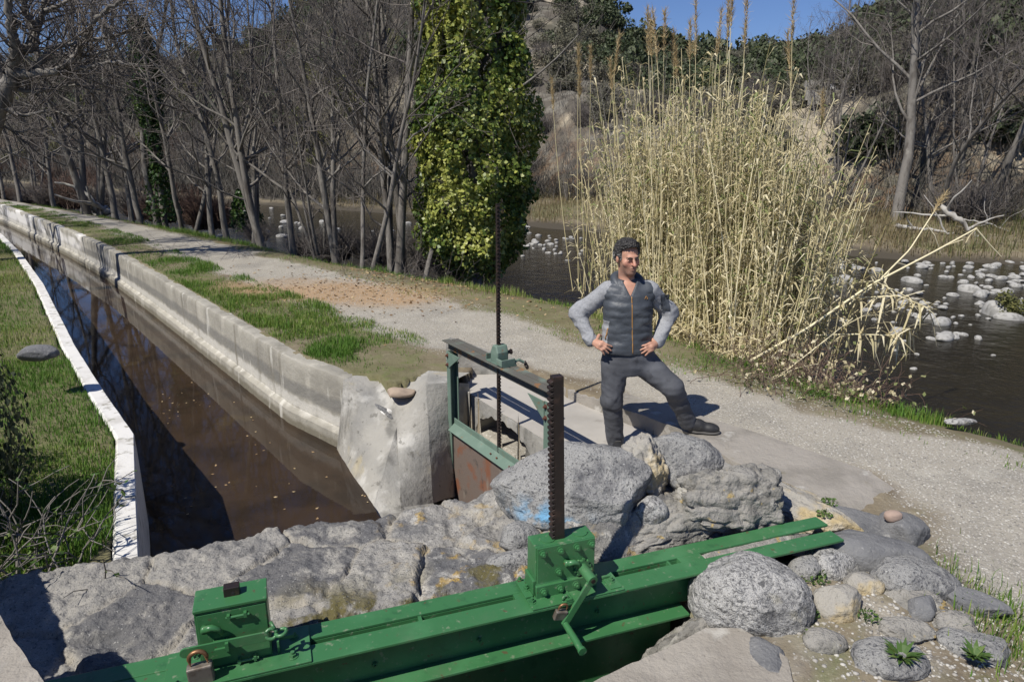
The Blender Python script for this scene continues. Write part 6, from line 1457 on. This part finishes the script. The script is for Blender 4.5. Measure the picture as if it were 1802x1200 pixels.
(V, F), (v, f) = gen_tree(seed=21, H=12, stems=2, limbs=14, r0=.22, first=.3, sub=6, twigs=4, spread=.12)
mesh_obj('trunk', V, F, K['bark'], iv); mesh_obj('crown', v, f, K['twig'], iv, smooth=False)
p = at_z(290, 392, -0.05)
iv2 = empty('ivy_tree', (p.x, p.y, -0.2), 'dark ivy-wrapped trunk among the bare trees by the far path', 'tree')
V, F, ti = ivy_mesh(8, 6.2, ([0, .08, .2, .34, .5, .7, 1], [.35, .50, .35, .20, .30, .48, .25]), 7000, .10, K['ivydark'])
mesh_obj('ivy', V, F, K['ivydark'], iv2, smooth=False, tint=ti)
for me, nm in zip(TREES[6], ('trunk', 'crown')):
    o = bpy.data.objects.new(nm, me); COL.objects.link(o); o.parent = iv2
p = at_z(436, 402, -0.2)
V, F, ti = ivy_mesh(14, 1.3, ([0, .3, .7, 1], [.4, .45, .35, .2]), 1500, .10, K['ivydark'])
o = tag(mesh_obj('ivy_bush', V, F, K['ivydark'], smooth=False, tint=ti), 'dark ivy-covered bush left of the twin-trunked tree', 'shrub'); o.location = (p.x, p.y, -0.3)

# giant cane clump -----------------------------------------------------------------------------
def cane_clump():
    rng = np.random.default_rng(31)
    c0 = Vector((1.9, 8.6, -0.4))
    root = empty('cane_clump', c0, 'dense tall clump of dry yellow giant cane on the river bank behind the man', 'cane')
    base_a, base_b = np.array([1.05, 10.35]), np.array([2.85, 6.95])
    seg, tips = [], []
    ti = []
    LV, LF, LT = [], [], []
    leafP, leafD, leafL, leafT = [], [], [], []
    n = 1050
    for i in range(n):
        t = rng.beta(1.5, 1.15); w = rng.random() ** .8
        if t < .12 and rng.random() < .6: continue
        b = base_a + (base_b - base_a) * t; b = b + np.array([.87, .48]) * (w * 1.0 - 0.1) + rng.normal(size=2) * .06
        z0 = gz(b[0], b[1]) - .05
        hmax = np.interp(t, [0, .15, .4, .75, 1], [2.6, 3.1, 3.72, 3.5, 2.5])
        h_ = hmax * (rng.uniform(.62, .98) if rng.random() < .8 else rng.uniform(.3, .6)) + (-z0) * .5
        lean = np.array([rng.normal() * .075 + (t - .55) * .06, rng.normal() * .10, 1.0]); lean /= np.linalg.norm(lean)
        if rng.random() < .06: lean = np.array([rng.normal() * .5 + .15, rng.normal() * .45, .8]); lean /= np.linalg.norm(lean); h_ *= .6
        P, d = branch_path(rng, (b[0], b[1], z0), lean, h_, 7, .035, -.004)
        
        r = rng.uniform(.004, .009)
        seg.append((P, r * np.linspace(1, .45, 8))); ti.append(np.full(8 * 5, np.clip(.5 + .28 * rng.normal(), 0, 1)))
        if h_ > hmax * .85 and rng.random() < .16 : tips.append((P, d, r))
        for q in range(4):
            leafP.append(P[0] + np.array([rng.normal() * .12, rng.normal() * .12, rng.uniform(.05, .5)])); a = rng.uniform(0, 6.28); leafD.append((math.cos(a), math.sin(a), rng.uniform(-.2, .8))); leafL.append(rng.uniform(.15, .4)); leafT.append(rng.uniform(.4, .62))
        nl = int(h_ * 8.5)
        for q in range(nl):
            f = rng.uniform(.05, 1) ** .7 * 7; k = min(int(f), 6); p_ = P[k] + (P[k + 1] - P[k]) * (f - k); a = rng.uniform(0, 6.28)
            leafP.append(p_); up = rng.uniform(.2, 1.5)
            leafD.append((math.cos(a), math.sin(a), up)); leafL.append(rng.uniform(.10, .32) * (1 if f > 1.5 else .8)); leafT.append(np.clip((.62 if rng.random() < .70 else .20) + .10 * rng.normal() - .10 * (f > 5), 0, 1))
    V, F = tubes_np(seg, 5); V = V - np.array(c0)
    st = mesh_obj('stalks', V, F, K['cane'], root, tint=np.concatenate(ti)); st['kind'] = 'stuff'
    P0, D, L, T = np.array(leafP), np.array(leafD), np.array(leafL), np.array(leafT)
    D /= np.linalg.norm(D, axis=1)[:, None]; m = len(P0)
    side = np.cross(D, np.array([0, 0, 1.0])) + rng.normal(size=(m, 3)) * .3; side /= np.linalg.norm(side, axis=1)[:, None]
    dr = rng.uniform(.2, 1.1, m)[:, None]
    w = (.010 * rng.uniform(.5, 1.2, m))[:, None]
    m1_ = P0 + D * L[:, None] * .5 - np.array([0, 0, 1]) * L[:, None] * .06 * dr; m2 = P0 + D * L[:, None] * .92 * np.array([1, 1, .8]) - np.array([0, 0, 1]) * L[:, None] * .55 * dr
    V = np.stack([P0 - side * w * .4, P0 + side * w * .4, m1_ + side * w, m1_ - side * w, m2], 1).reshape(-1, 3) - np.array(c0)
    i = np.arange(m) * 5
    F = [tuple(q) for q in np.stack([i, i + 1, i + 2, i + 3], 1)] + [tuple(q) for q in np.stack([i + 3, i + 2, i + 4], 1)]
    lv = mesh_obj('leaves', V, F, K['canemix'], root, smooth=False, tint=np.repeat(T, 5)); lv['kind'] = 'stuff'
    return root, c0
cane_root, cane_c0 = cane_clump()
def plume_mesh(pts, L, seed, width=.035):
    rng = np.random.default_rng(seed); n = 190
    t = rng.random(n); pts = np.array(pts); d = pts[1] - pts[0]; d /= np.linalg.norm(d)
    P = pts[0] + d * (t * L)[:, None]; a = rng.normal(size=(n, 3)) * .45 + d; a /= np.linalg.norm(a, axis=1)[:, None]
    w = width * np.sin(np.clip(t * .9 + .12, 0, 1) * math.pi) ** .7
    l = .05 + .06 * rng.random(n); P = P + rng.normal(size=(n, 3)) * w[:, None] * .35
    s = np.cross(a, rng.normal(size=(n, 3))); s /= np.linalg.norm(s, axis=1)[:, None]; s *= .0035
    V = np.stack([P - s, P + s, P + a * l[:, None]], 1).reshape(-1, 3)
    return V, np.arange(3 * n).reshape(n, 3), np.repeat(np.clip(.5 + .25 * rng.normal(size=n), 0, 1), 3)
def plumed(px0, py0, px1, py1, Y0, Y1, L, seed):
    if px0 < 1075: px0, py0, Y0 = 1008 + (px0 - 985) * .4, 512, 9.95
    """a flowering cane that overtops the clump: stalk and plume"""
    a, b = np.array(at_y(px0, py0, Y0)), np.array(at_y(px1, py1, Y1)); rg = np.random.default_rng(seed)
    mid = (a + b) / 2 + rg.normal(size=3) * .05; d = b - mid; d /= np.linalg.norm(d)
    ts = np.linspace(0, 1, 9)[:, None]; P = (1 - ts) ** 2 * a + 2 * ts * (1 - ts) * mid + ts ** 2 * b
    V, F = tubes_np([(P, np.linspace(.0065, .003, 9))], 5)
    s = mesh_obj('flower_stalk', V - np.array(cane_c0), F, K['cane'], cane_root, tint=np.full(len(V), rg.uniform(.4, .8)))
    d2 = d * .8 + np.array([0.05, 0, .2]); V, F, T = plume_mesh([b - d * L * .55, b - d * L * .55 + d], L, seed, .020)
    mesh_obj('plume', V - np.array(cane_c0), F, K['plume'], s, smooth=False, tint=T)
for q in [(1150, 520, 1140, 55, 8.6, 8.4, .5, 1), (1160, 520, 1145, 62, 8.8, 8.6, .45, 2), (1155, 520, 1152, 60, 8.3, 8.2, .55, 3), (1165, 500, 1169, 55, 8.7, 8.6, .45, 4), (1060, 480, 1086, 92, 9.2, 9.0, .45, 5), (1180, 500, 1185, 85, 8.8, 8.7, .4, 6),
          (1222, 500, 1224, 45, 8.3, 8.2, .6, 7), (1240, 500, 1266, 55, 8.2, 8.0, .45, 8), (1280, 500, 1287, 10, 8.0, 7.9, .4, 9), (1300, 500, 1312, 38, 7.8, 7.7, .5, 10), (1212, 500, 1214, 70, 8.5, 8.4, .4, 11), (1385, 520, 1395, 20, 7.6, 7.5, .5, 12),
          (1370, 520, 1388, 100, 7.8, 7.7, .5, 13), (1190, 500, 1190, 110, 8.8, 8.7, .35, 14), (985, 500, 972, 165, 9.9, 9.8, .4, 15), (1010, 480, 1018, 105, 9.6, 9.4, .35, 16), (1030, 480, 1039, 110, 9.5, 9.4, .4, 17), (1440, 560, 1447, 195, 7.3, 7.2, .35, 18), (1275, 500, 1281, 35, 8.1, 8.0, .4, 19), (1040, 520, 1020, 150, 9.5, 9.3, .3, 20), (1100, 480, 1075, 130, 9.0, 8.9, .35, 21)]:
    plumed(*q)
# fallen and leaning canes: things of their own
def cane_thing(name, pts, label, seed, leaves=14, plume=0, r=.012):
    rg = np.random.default_rng(seed); P = np.array([at_y(*q) for q in pts]); n = 24
    tt = np.linspace(0, len(P) - 1, n); Q = np.stack([np.interp(tt, np.arange(len(P)), P[:, k]) for k in range(3)], 1)
    e = empty(name, tuple(P[0]), label, 'cane'); V, F = tubes_np([(Q, np.linspace(r, r * .5, n))], 6)
    mesh_obj('stalk', V - P[0], F, K['cane'], e, tint=np.full(len(V), .75))
    if plume:
        d = Q[-1] - Q[-3]; d /= np.linalg.norm(d); V, F, T = plume_mesh([Q[-1] - d * .1, Q[-1] + d], plume, seed, .03); mesh_obj('plume', V - P[0], F, K['plume'], e, smooth=False, tint=T)
    if leaves:
        k = rg.integers(int(n * .3), n, leaves); p0 = Q[k]; a = rg.normal(size=(leaves, 3)) + [0, 0, -.5]; a /= np.linalg.norm(a, axis=1)[:, None]; L = rg.uniform(.15, .45, leaves)[:, None]
        s = np.cross(a, [0, 0, 1.0]); s /= np.linalg.norm(s, axis=1)[:, None]; s *= .011
        V = np.stack([p0 - s, p0 + s, p0 + a * L * .5 + s + [0, 0, .03], p0 + a * L * .5 - s + [0, 0, .03], p0 + a * L - [0, 0, .05]], 1).reshape(-1, 3); i = np.arange(leaves) * 5
        mesh_obj('leaves', V - P[0], [tuple(q) for q in np.stack([i, i + 1, i + 2, i + 3], 1)] + [tuple(q) for q in np.stack([i + 3, i + 2, i + 4], 1)], K['canemix'], e, smooth=False, tint=np.repeat(rg.uniform(.3, .9, leaves), 5))
cane_thing('fallen_cane', [(1318, 636, 6.95), (1420, 578, 7.0), (1530, 502, 7.1), (1640, 445, 7.2), (1718, 402, 7.3)], 'longest pale cane leaning far out over the river to the right', 1, 5, r=.017)
cane_thing('fallen_cane', [(1716, 402, 7.3), (1728, 416, 7.3), (1740, 430, 7.3), (1761, 452, 7.3)], 'snapped cane tip hanging from the end of the longest leaning cane', 2, 0, r=.010)
cane_thing('fallen_cane', [(1440, 575, 7.6), (1535, 505, 7.7), (1600, 440, 7.8), (1648, 365, 7.9)], 'leaning cane with a tan plume crossing above the longest one', 3, 4, .28, r=.014)
for q, (pts, lab) in enumerate([([(1420, 560, 7.3), (1500, 525, 7.2), (1580, 520, 7.1), (1640, 545, 7.0)], 'arching leafy cane drooping towards the mid-river shoal'), ([(1430, 590, 7.2), (1500, 588, 7.1), (1570, 590, 7.0), (1600, 578, 6.9)], 'low leafy cane reaching flat over the dark water'), ([(1400, 545, 7.4), (1470, 500, 7.4), (1540, 495, 7.3), (1600, 525, 7.2)], 'upper arching cane with long dangling leaves right of the clump'),
                            ([(1300, 690, 6.5), (1380, 655, 6.5), (1450, 600, 6.7), (1500, 560, 7.0)], 'slim bare cane slanting up through the bramble thicket'), ([(1290, 702, 6.3), (1350, 672, 6.4), (1400, 648, 6.5), (1440, 640, 6.6)], 'short bleached cane lying on the bramble thicket')]):
    cane_thing('fallen_cane', pts, lab, 10 + q, 46 if q < 3 else 6, r=.009)
# bramble thicket at the foot of the canes
def thicket(name, c, R, n, L, seed, mt, label, r=.0035, arch=.5, cat='shrub', leaves=0, leafmat=None):
    rg = np.random.default_rng(seed); sg = []
    for i in range(n):
        b = np.array(c) + np.array([rg.normal() * R[0], rg.normal() * R[1], 0]); b[2] = gz(b[0], b[1]) - .03; a = rg.uniform(0, 6.28)
        P, d = branch_path(rg, b, (math.cos(a) * arch, math.sin(a) * arch, 1), L * rg.uniform(.4, 1.2), 8, .22, -.10); sg.append((P, np.linspace(r, r * .4, 9)))
        for k in range(2):
            j = rg.integers(2, 8); Q, _ = branch_path(rg, P[j], d + rg.normal(size=3), L * .35, 4, .25, -.04); sg.append((Q, np.linspace(r * .6, r * .3, 5)))
    V, F = tubes_np(sg, 4); o = mesh_obj(name, V, F, K[mt], smooth=False); tag(o, label, cat)
    if leaves:
        k = rg.integers(len(V), size=leaves); v, f = leaf_quads(V[k], .045, rg); mesh_obj('leaves', v, f, leafmat, o, smooth=False, tint=np.repeat(rg.uniform(0, 1, leaves), 4))
    return o
p = at_z(1440, 690, 0)
thicket('bramble_thicket', (p.x, p.y + .35, 0), (.42, .30), 150, .75, 3, 'twig_red', 'reddish tangle of dry bramble at the foot of the canes', leaves=500, leafmat=K['canemix'])
p = at_z(1520, 700, 0)
thicket('bramble_thicket', (p.x, p.y + .25, 0), (.25, .15), 60, .45, 4, 'twig_red', 'small dry bramble spray on the bank right of the larger tangle', leaves=300, leafmat=K['canemix'])
p = at_z(800, 478, 0)
thicket('dry_brush', (p.x, p.y, 0), (1.0, .5), 90, .9, 5, 'twig', 'tangle of dry twigs around the foot of the ivy column')
p = at_z(620, 455, 0)
thicket('dry_brush', (p.x, p.y + .4, 0), (1.6, .5), 90, 1.0, 6, 'twig', 'thin dry brush between the trunks left of the ivy column')
thicket('shrub', (-2.72, 3.2, 0.1), (.38, .30), 70, .75, 7, 'bark', 'tangle of bare pale twigs with a few leaves in the shade at lower left', r=.006, leaves=420, leafmat=K['plant'])
SH['near'] = [shrub_mesh(44, K['leafolive'], 16000, .035)]
sh = shrub('near', (-3.45, 3.35, 0.0), .68, 'dense dark evergreen shrub at the left bank just outside the view', None, 'evergreen_bush', 1.5)
sh = shrub('near', (-3.6, 2.2, -0.1), .7, 'dense evergreen shrub left of the sunlit cement block, outside the view', None, 'evergreen_bush')
for (x, y, s) in [(-4.3, 3.55, .9), (-7.6, 5.9, 1.2), (-10.4, 8.3, 1.6), (-13.0, 12.3, 1.7), (-11.3, 10.0, 1.3)]:  # unseen shrubs, put in as shadow casters for the left bank
    shrub('near', (x, y, gz(x, y) - .1), s, 'dark evergreen shrub added left of the view to shade the left bank', 'added shade shrubs left of the view', 'evergreen_bush')
for k in range(14):                                              # thin brush on the brink between the nearer trunks
    px = rng.uniform(340, 770); q = at_z(px, np.interp(px, [340, 480, 770], [398, 426, 468]), -.05)
    shrub('bare', (q.x + rng.uniform(.4, 1.4), q.y + rng.uniform(.4, 1.4), -.5), rng.uniform(.6, 1.0), 'thin leafless brush on the river brink between the nearer bare trunks', 'brush on the river brink', 'bare_brush')
for k in range(26):                                              # reddish scrub along the bank behind the far trunks
    px = rng.uniform(-120, 335); q = at_z(px, np.interp(px, [-120, 0, 150, 335], [346, 350, 366, 392]), -.05)
    shrub('red' if k % 3 else 'bare', (q.x + rng.uniform(.3, 1.6), q.y + rng.uniform(.3, 1.6), -.35), rng.uniform(.9, 1.5), 'reddish leafless scrub between the bare trunks along the far path', 'scrub along the far path', 'bare_brush')
# driftwood
def log(name, pts, r, mt, label, cat='log', branches=0, seed=1):
    rg = np.random.default_rng(seed); P = np.array([at_y(*q) for q in pts]); n = 14; tt = np.linspace(0, len(P) - 1, n); Q = np.stack([np.interp(tt, np.arange(len(P)), P[:, k]) for k in range(3)], 1) + rg.normal(size=(n, 3)) * r * .3
    sg = [(Q, np.linspace(r, r * .45, n))]
    for b in range(branches):
        k = rg.integers(3, n - 1); B, _ = branch_path(rg, Q[k], rg.normal(size=3) + [0, 0, .7], rg.uniform(.8, 2.0), 6, .2, 0); sg.append((B, np.linspace(r * .4, r * .12, 7)))
    V, F = tubes_np(sg, 7); return tag(mesh_obj(name, V, F, K[mt]), label, cat)
log('fallen_log', [(1652, 362, 24.5), (1690, 390, 24.2), (1722, 420, 24.0)], .13, 'driftwood', 'bleached fallen trunk on the far bank below the leaning tree', branches=5, seed=2)
log('fallen_log', [(1572, 396, 25.0), (1620, 404, 24.6), (1680, 412, 24.3)], .09, 'driftwood', 'low grey log lying in the dry grass of the far bank', branches=2, seed=3)
log('fallen_branch', [(1690, 386, 25.5), (1740, 393, 25.0), (1775, 408, 24.6)], .03, 'driftwood', 'bare fallen branches right of the bleached trunk', 'branch', 6, 4)
log('driftwood_stump', [(172, 372, 25), (183, 366, 25), (196, 374, 25)], .22, 'driftwood', 'bleached driftwood stump between two dark trunks beside the far path', 'stump', 3, 5)
log('fallen_branch', [(520, 556, 9.25), (541, 549, 9.3), (570, 546, 9.4)], .012, 'bark', 'short dark stick on the gravel path', 'branch', 0, 6)
log('fallen_branch', [(905, 809, 5.6), (940, 801, 5.5), (955, 800, 5.45)], .010, 'driftwood', 'thin pale stick beside the sluice gate behind the big boulder', 'branch', 0, 7)

# grass ----------------------------------------------------------------------------------------
def blades(name, x, y, h_, w, mt, rng, tint, label=None, lean=.5, cat=None):
    n = len(x); z = ground_z(x, y) - .01
    a = rng.uniform(0, 6.28, n); d = np.stack([np.cos(a), np.sin(a), np.zeros(n)], 1); s = np.stack([-d[:, 1], d[:, 0], np.zeros(n)], 1)
    h_ = h_ * rng.uniform(.5, 1.25, n); le = rng.uniform(.1, 1, n) * lean
    P = np.stack([x, y, z], 1); w = (w * rng.uniform(.6, 1.3, n))[:, None]
    M1 = P + d * (h_ * le * .35)[:, None] + np.array([0, 0, 1]) * (h_ * .6)[:, None]; T_ = P + d * (h_ * le)[:, None] + np.array([0, 0, 1]) * (h_ * (1 - .35 * le))[:, None]
    V = np.stack([P - s * w * .5, P + s * w * .5, M1 + s * w * .4, M1 - s * w * .4, T_], 1).reshape(-1, 3); i = np.arange(n) * 5
    F = np.concatenate([np.stack([i, i + 1, i + 2], 1), np.stack([i, i + 2, i + 3], 1), np.stack([i + 3, i + 2, i + 4], 1)])
    o = mesh_obj(name, V, F, K[mt], smooth=False, tint=np.repeat(tint, 5)); return tag(o, label, cat, kind='stuff')
rng = np.random.default_rng(99)
def near_pts(n, x0, x1, y0, y1, dens):
    X, Y = [], []
    c = 0
    for _ in range(40):
        a = rng.uniform(-1, .9, n * 2); r = np.exp(rng.uniform(math.log(max(y0, .5)), math.log(y1), n * 2)); x, y = r * np.tan(a) if False else rng.uniform(x0, x1, n * 2), r
        k = rng.random(n * 2) < np.clip(dens(x, y), 0, 1)
        X.append(x[k]); Y.append(y[k]); c += k.sum()
        if c >= n: break
    return np.concatenate(X)[:n], np.concatenate(Y)[:n]
def vis(x, y): return (np.abs(x / np.maximum(y, .1)) < 1.05)
clump = lambda x, y, sc, sd: np.clip(.5 + 1.3 * fbm2(x, y, sc, 4, sd), 0, 1)
# left bank
dl = lambda x, y: ((sdist(x, y, LC) < -.125) & (sdist(x, y, LC) > -6)) * vis(x, y) * (.30 + .70 * clump(x, y, 1.2, 201) ** 1.3)
x, y = near_pts(92000, -20, -2.3, 2.8, 21, dl)
ti = np.clip(.40 + .2 * rng.normal(size=len(x)) + .85 * fbm2(x, y, .9, 4, 203), 0, 1)
blades('left_bank_grass', x, y, .05 + .07 * clump(x, y, 1.5, 205) ** 1.6, .006, 'grass', rng, ti)
# verge between canal and path: tufts
sWf, sLf, sRf, sBf = (lambda L: (lambda x, y: sdist(x, y, L)))(LW), (lambda L: (lambda x, y: sdist(x, y, L)))(LPL), (lambda L: (lambda x, y: sdist(x, y, L)))(LPR), (lambda L: (lambda x, y: sdist(x, y, L)))(LB)
dv = lambda x, y: (sWf(x, y) > .17) * (sLf(x, y) < .25) * (y > 6.6) * vis(x, y) * clump(x, y, 1.5, 207) ** 1.6 * (~in_poly(x, y, PIT)) * (x < -0.95)
x, y = near_pts(34000, -22, 0, 6.3, 30, dv)
ti = np.clip(.40 + .2 * rng.normal(size=len(x)) + .6 * fbm2(x, y, .7, 4, 209), 0, 1)
blades('verge_grass', x, y, .035 + .085 * clump(x, y, 1.5, 207) ** 2.2, .006, 'grass', rng, ti)
# river-side verge
dr_ = lambda x, y: (sRf(x, y) > -.15) * (sBf(x, y) < .75) * (y > 3.5) * vis(x, y) * (clump(x, y, 1.6, 211) ** 2.0) * (.25 + .75 * sstep(-.6, -.1, sBf(x, y)))
x, y = near_pts(26000, -20, 6, 3.6, 30, dr_)
ti = np.clip(.42 + .18 * rng.normal(size=len(x)) + .5 * fbm2(x, y, .8, 4, 213), 0, 1)
blades('river_verge_grass', x, y, .03 + .12 * clump(x, y, 1.6, 211) ** 1.6 * sstep(-.9, -.1, sBf(x, y)) + .02, .006, 'grass', rng, ti)
# far bank dry grass
df = lambda x, y: (sdist(x, y, LF) > .4) * (sdist(x, y, LF) < 8.5) * (x > -25) * (.2 + .8 * clump(x, y, .6, 215))
x, y = near_pts(30000, -12, 32, 12, 45, df)
ti = np.clip(.55 + .2 * rng.normal(size=len(x)) + .7 * fbm2(x, y, .35, 4, 217), 0, 1)
blades('far_bank_grass', x, y, .28 + .3 * clump(x, y, .6, 219), .022, 'drygrass', rng, ti)
# mound grass at the lower right
dm = lambda x, y: np.exp(-(((x - 2.35) / .22) ** 2 + ((y - 2.55) / .45) ** 2))
x, y = near_pts(1500, 1.6, 3.2, 1.9, 3.6, dm)
blades('mound_grass', x, y, .09, .005, 'grass', rng, np.clip(.45 + .2 * rng.normal(size=len(x)), 0, 1))
# small plants on the rubble: each a leafy rosette
def sprig(px, py, z, R, n, label, seed, long=False):
    rg = np.random.default_rng(seed); p = np.array(at_z(px, py, z)); r = R * np.sqrt(rg.random(n)); a = rg.uniform(0, 6.28, n)
    P = np.stack([r * np.cos(a), r * np.sin(a), rg.random(n) * R * .7 * (1 - r / R * .6)], 1)
    if long:
        d = np.stack([np.cos(a), np.sin(a), rg.uniform(.4, 1.2, n)], 1); L = R * rg.uniform(.7, 1.2, n)[:, None]; s = np.cross(d, [0, 0, 1.0]); s /= np.linalg.norm(s, axis=1)[:, None]; s *= .009; o_ = np.zeros((n, 3))
        V = np.stack([o_ - s * .4, o_ + s * .4, d * L * .5 + s, d * L * .5 - s, d * L * [1, 1, .7]], 1).reshape(-1, 3); i = np.arange(n) * 5
        F = [tuple(q) for q in np.stack([i, i + 1, i + 2, i + 3], 1)] + [tuple(q) for q in np.stack([i + 3, i + 2, i + 4], 1)]; T = np.repeat(rg.random(n), 5)
    else:
        V, F = leaf_quads(P, .018, rg, P + [0, 0, .05], .8); T = np.repeat(rg.random(n), 4)
    o = mesh_obj('small_plant', V, F, K['plant'], smooth=False, tint=T); o.location = (p[0], p[1], max(p[2] if p[0] > 1.4 and p[1] < 3.6 and z > .18 else -9, gz(p[0], p[1]) + (.05 if long else .012))); return tag(o, label, 'plant')
sprig(1432, 1015, 0.14, .075, 150, 'leafy green weed between the white boulder and the whitish stone', 1)
sprig(1410, 1098, 0.06, .07, 110, 'small weed at the right foot of the white boulder', 2)
sprig(1460, 885, 0.20, .05, 70, 'little weed in the crack of the flat grey slab stone', 3)
sprig(1525, 1110, 0.07, .05, 60, 'small weed in the dirt right of the blunt brownish stone', 4)
sprig(1580, 1192, 0.08, .075, 46, 'green rosette with pointed leaves at the bottom edge', 5, True)
sprig(1705, 1195, 0.05, .06, 40, 'second green rosette near the bottom right corner', 6, True)
sprig(1450, 905, 0.20, .045, 60, 'weed sprig at the tip of the back beam flange', 7)
sprig(1370, 1120, 0.05, .04, 40, 'tiny weed under the lower edge of the white boulder', 8)
sprig(1430, 1150, 0.05, .05, 60, 'weed beside the low mossy stone', 9)
for i, (px, py, R) in enumerate([(1255, 632, .16), (1300, 645, .16), (1405, 668, .14), (1430, 690, .12), (1590, 708, .13)]):
    sprig(px, py, .02, R, 200, 'dark green ivy patch at the gravel edge under the canes' if i < 2 else ['low green plant at the gravel edge below the bramble', 'trailing green plant just right of the one below the bramble', 'leafy green plant on the brink of the river bank'][i - 2], 20 + i)
    if i < 2: COL.objects[-1]['group'] = 'ivy patches under the canes'

# pebbles and litter -----------------------------------------------------------------------------
def chips(name, x, y, size, mt, tint, flat=.5, dz=0.0):
    n = len(x); z = ground_z(x, y) + dz; V0, F0 = ico(1); rg = np.random.default_rng(len(x))
    S_ = (size * rg.uniform(.4, 1.3, n))[:, None, None] * np.stack([rg.uniform(.7, 1.2, n), rg.uniform(.7, 1.2, n), np.full(n, flat)], 1)[:, None, :]
    a = rg.uniform(0, 6.28, n); c, s = np.cos(a)[:, None], np.sin(a)[:, None]; V = V0[None] * S_
    V = np.stack([V[..., 0] * c - V[..., 1] * s + x[:, None], V[..., 0] * s + V[..., 1] * c + y[:, None], V[..., 2] + z[:, None]], -1)
    F = (F0[None] + (np.arange(n) * len(V0))[:, None, None]).reshape(-1, 3)
    return tag(mesh_obj(name, V.reshape(-1, 3), F, K[mt], smooth=False, tint=np.repeat(tint, len(V0))), kind='stuff')
dg = lambda x, y: (sLf(x, y) > -.1) * (sRf(x, y) < .35) * vis(x, y) * (.3 + .7 * clump(x, y, 1.1, 221))
x, y = near_pts(15000, -6, 5.5, 2.3, 13, dg)
chips('gravel_chips', x, y, .008, 'pebble', np.clip(.55 + .25 * rng.normal(size=len(x)), 0, 1))
x, y = rng.uniform(1.2, 2.9, 5000), rng.uniform(1.9, 3.4, 5000)
k = (np.exp(-(((x - 1.9) / .6) ** 2 + ((y - 2.5) / .6) ** 2)) > rng.random(5000)) & (beamuv(x, y)[1] > .3); x, y = x[k], y[k]
chips('mound_chips', x, y, .010, 'pebble', np.clip(.6 + .25 * rng.normal(size=len(x)), 0, 1))
# leaf litter by the ivy and on the brown patch
x = np.concatenate([rng.normal(-.9, 1.6, 1500), rng.normal(-2.4, 1.6, 700)]); y = np.concatenate([rng.normal(12.3, .8, 1500), rng.normal(10.5, 1.0, 700)]); k = (sBf(x, y) < .5) & (sWf(x, y) > .3); x, y = x[k], y[k]
V, F = leaf_quads(np.stack([x, y, ground_z(x, y) + .012], 1), .05, rng, np.array([[0, 0, 1.0]]).repeat(len(x), 0), .35)
tag(mesh_obj('leaf_litter', V, F, K['litter'], smooth=False, tint=np.repeat(rng.random(len(x)), 4)), kind='stuff')
x, y = rng.uniform(-4.5, -.8, 900), rng.uniform(3.4, 10, 900)
k = (sdist(x, y, LC) > .15) & (sdist(x, y, LW) < -.25) & (fbm2(x, y, 1.2, 3, 231) > .02); x, y = x[k][:90], y[k][:90]
V, F = leaf_quads(np.stack([x, y, np.full(len(x), -.746)], 1), .028, rng, np.array([[0, 0, 1.0]]).repeat(len(x), 0), .12)
tag(mesh_obj('floating_leaves', V, F, K['litter'], smooth=False, tint=np.repeat(.4 + .6 * rng.random(len(x)), 4)), kind='stuff')

# ------------------------------------------------------------------ a stone terrace far up the slope with two white boxes on it
def far_things():
    Y = 33.0
    while Y < 75:
        p = at_y(1478, 168, Y)
        if gz(p.x, p.y) > p.z: break
        Y += .5
    p = at_y(1478, 168, Y - 1.0); k = Y / 45; zb = gz(p.x, p.y)
    w = empty('retaining_wall', (p.x, p.y, p.z), 'pale dry-stone terrace wall high on the slope behind the bare trees', 'stone wall')
    m = MB(); m.bx((-1.7 * k, -.3, -.5), (1.8 * k, .5, .25 * k)); m.build('lower_courses', K['drystone'], w)
    m = MB(); m.bx((-1.6 * k, .9, -.2), (-.3 * k, 1.4, .95 * k)); m.build('upper_courses', K['drystone'], w)
    def box(x, label, s, hole):
        b = empty('white_box', (p.x + x * k, p.y + .1, p.z + .25 * k), label, 'box')
        m = MB(); m.bx((-.2 * s, -.15 * s, 0), (.2 * s, .15 * s, .32 * s)); bevel(m.build('box_body', K['carwhite'], b), .02)
        m = MB(); m.bx((-.22 * s, -.17 * s, .32 * s), (.22 * s, .17 * s, .38 * s)); bevel(m.build('lid', K['carwhite'], b), .015)
        if hole: m = MB(); m.bx((-.15 * s, -.16 * s, .08 * s), (.15 * s, -.151 * s, .25 * s)); m.build('opening', K['holeshade'], b)  # dark sheet in place of the shade within the opening
    box(-.35, 'bright white box on the far stone terrace, left of the other', 1.0 * k, False); box(.95, 'white box with a dark opening on the far stone terrace, right of the other', 1.05 * k, True)
far_things()
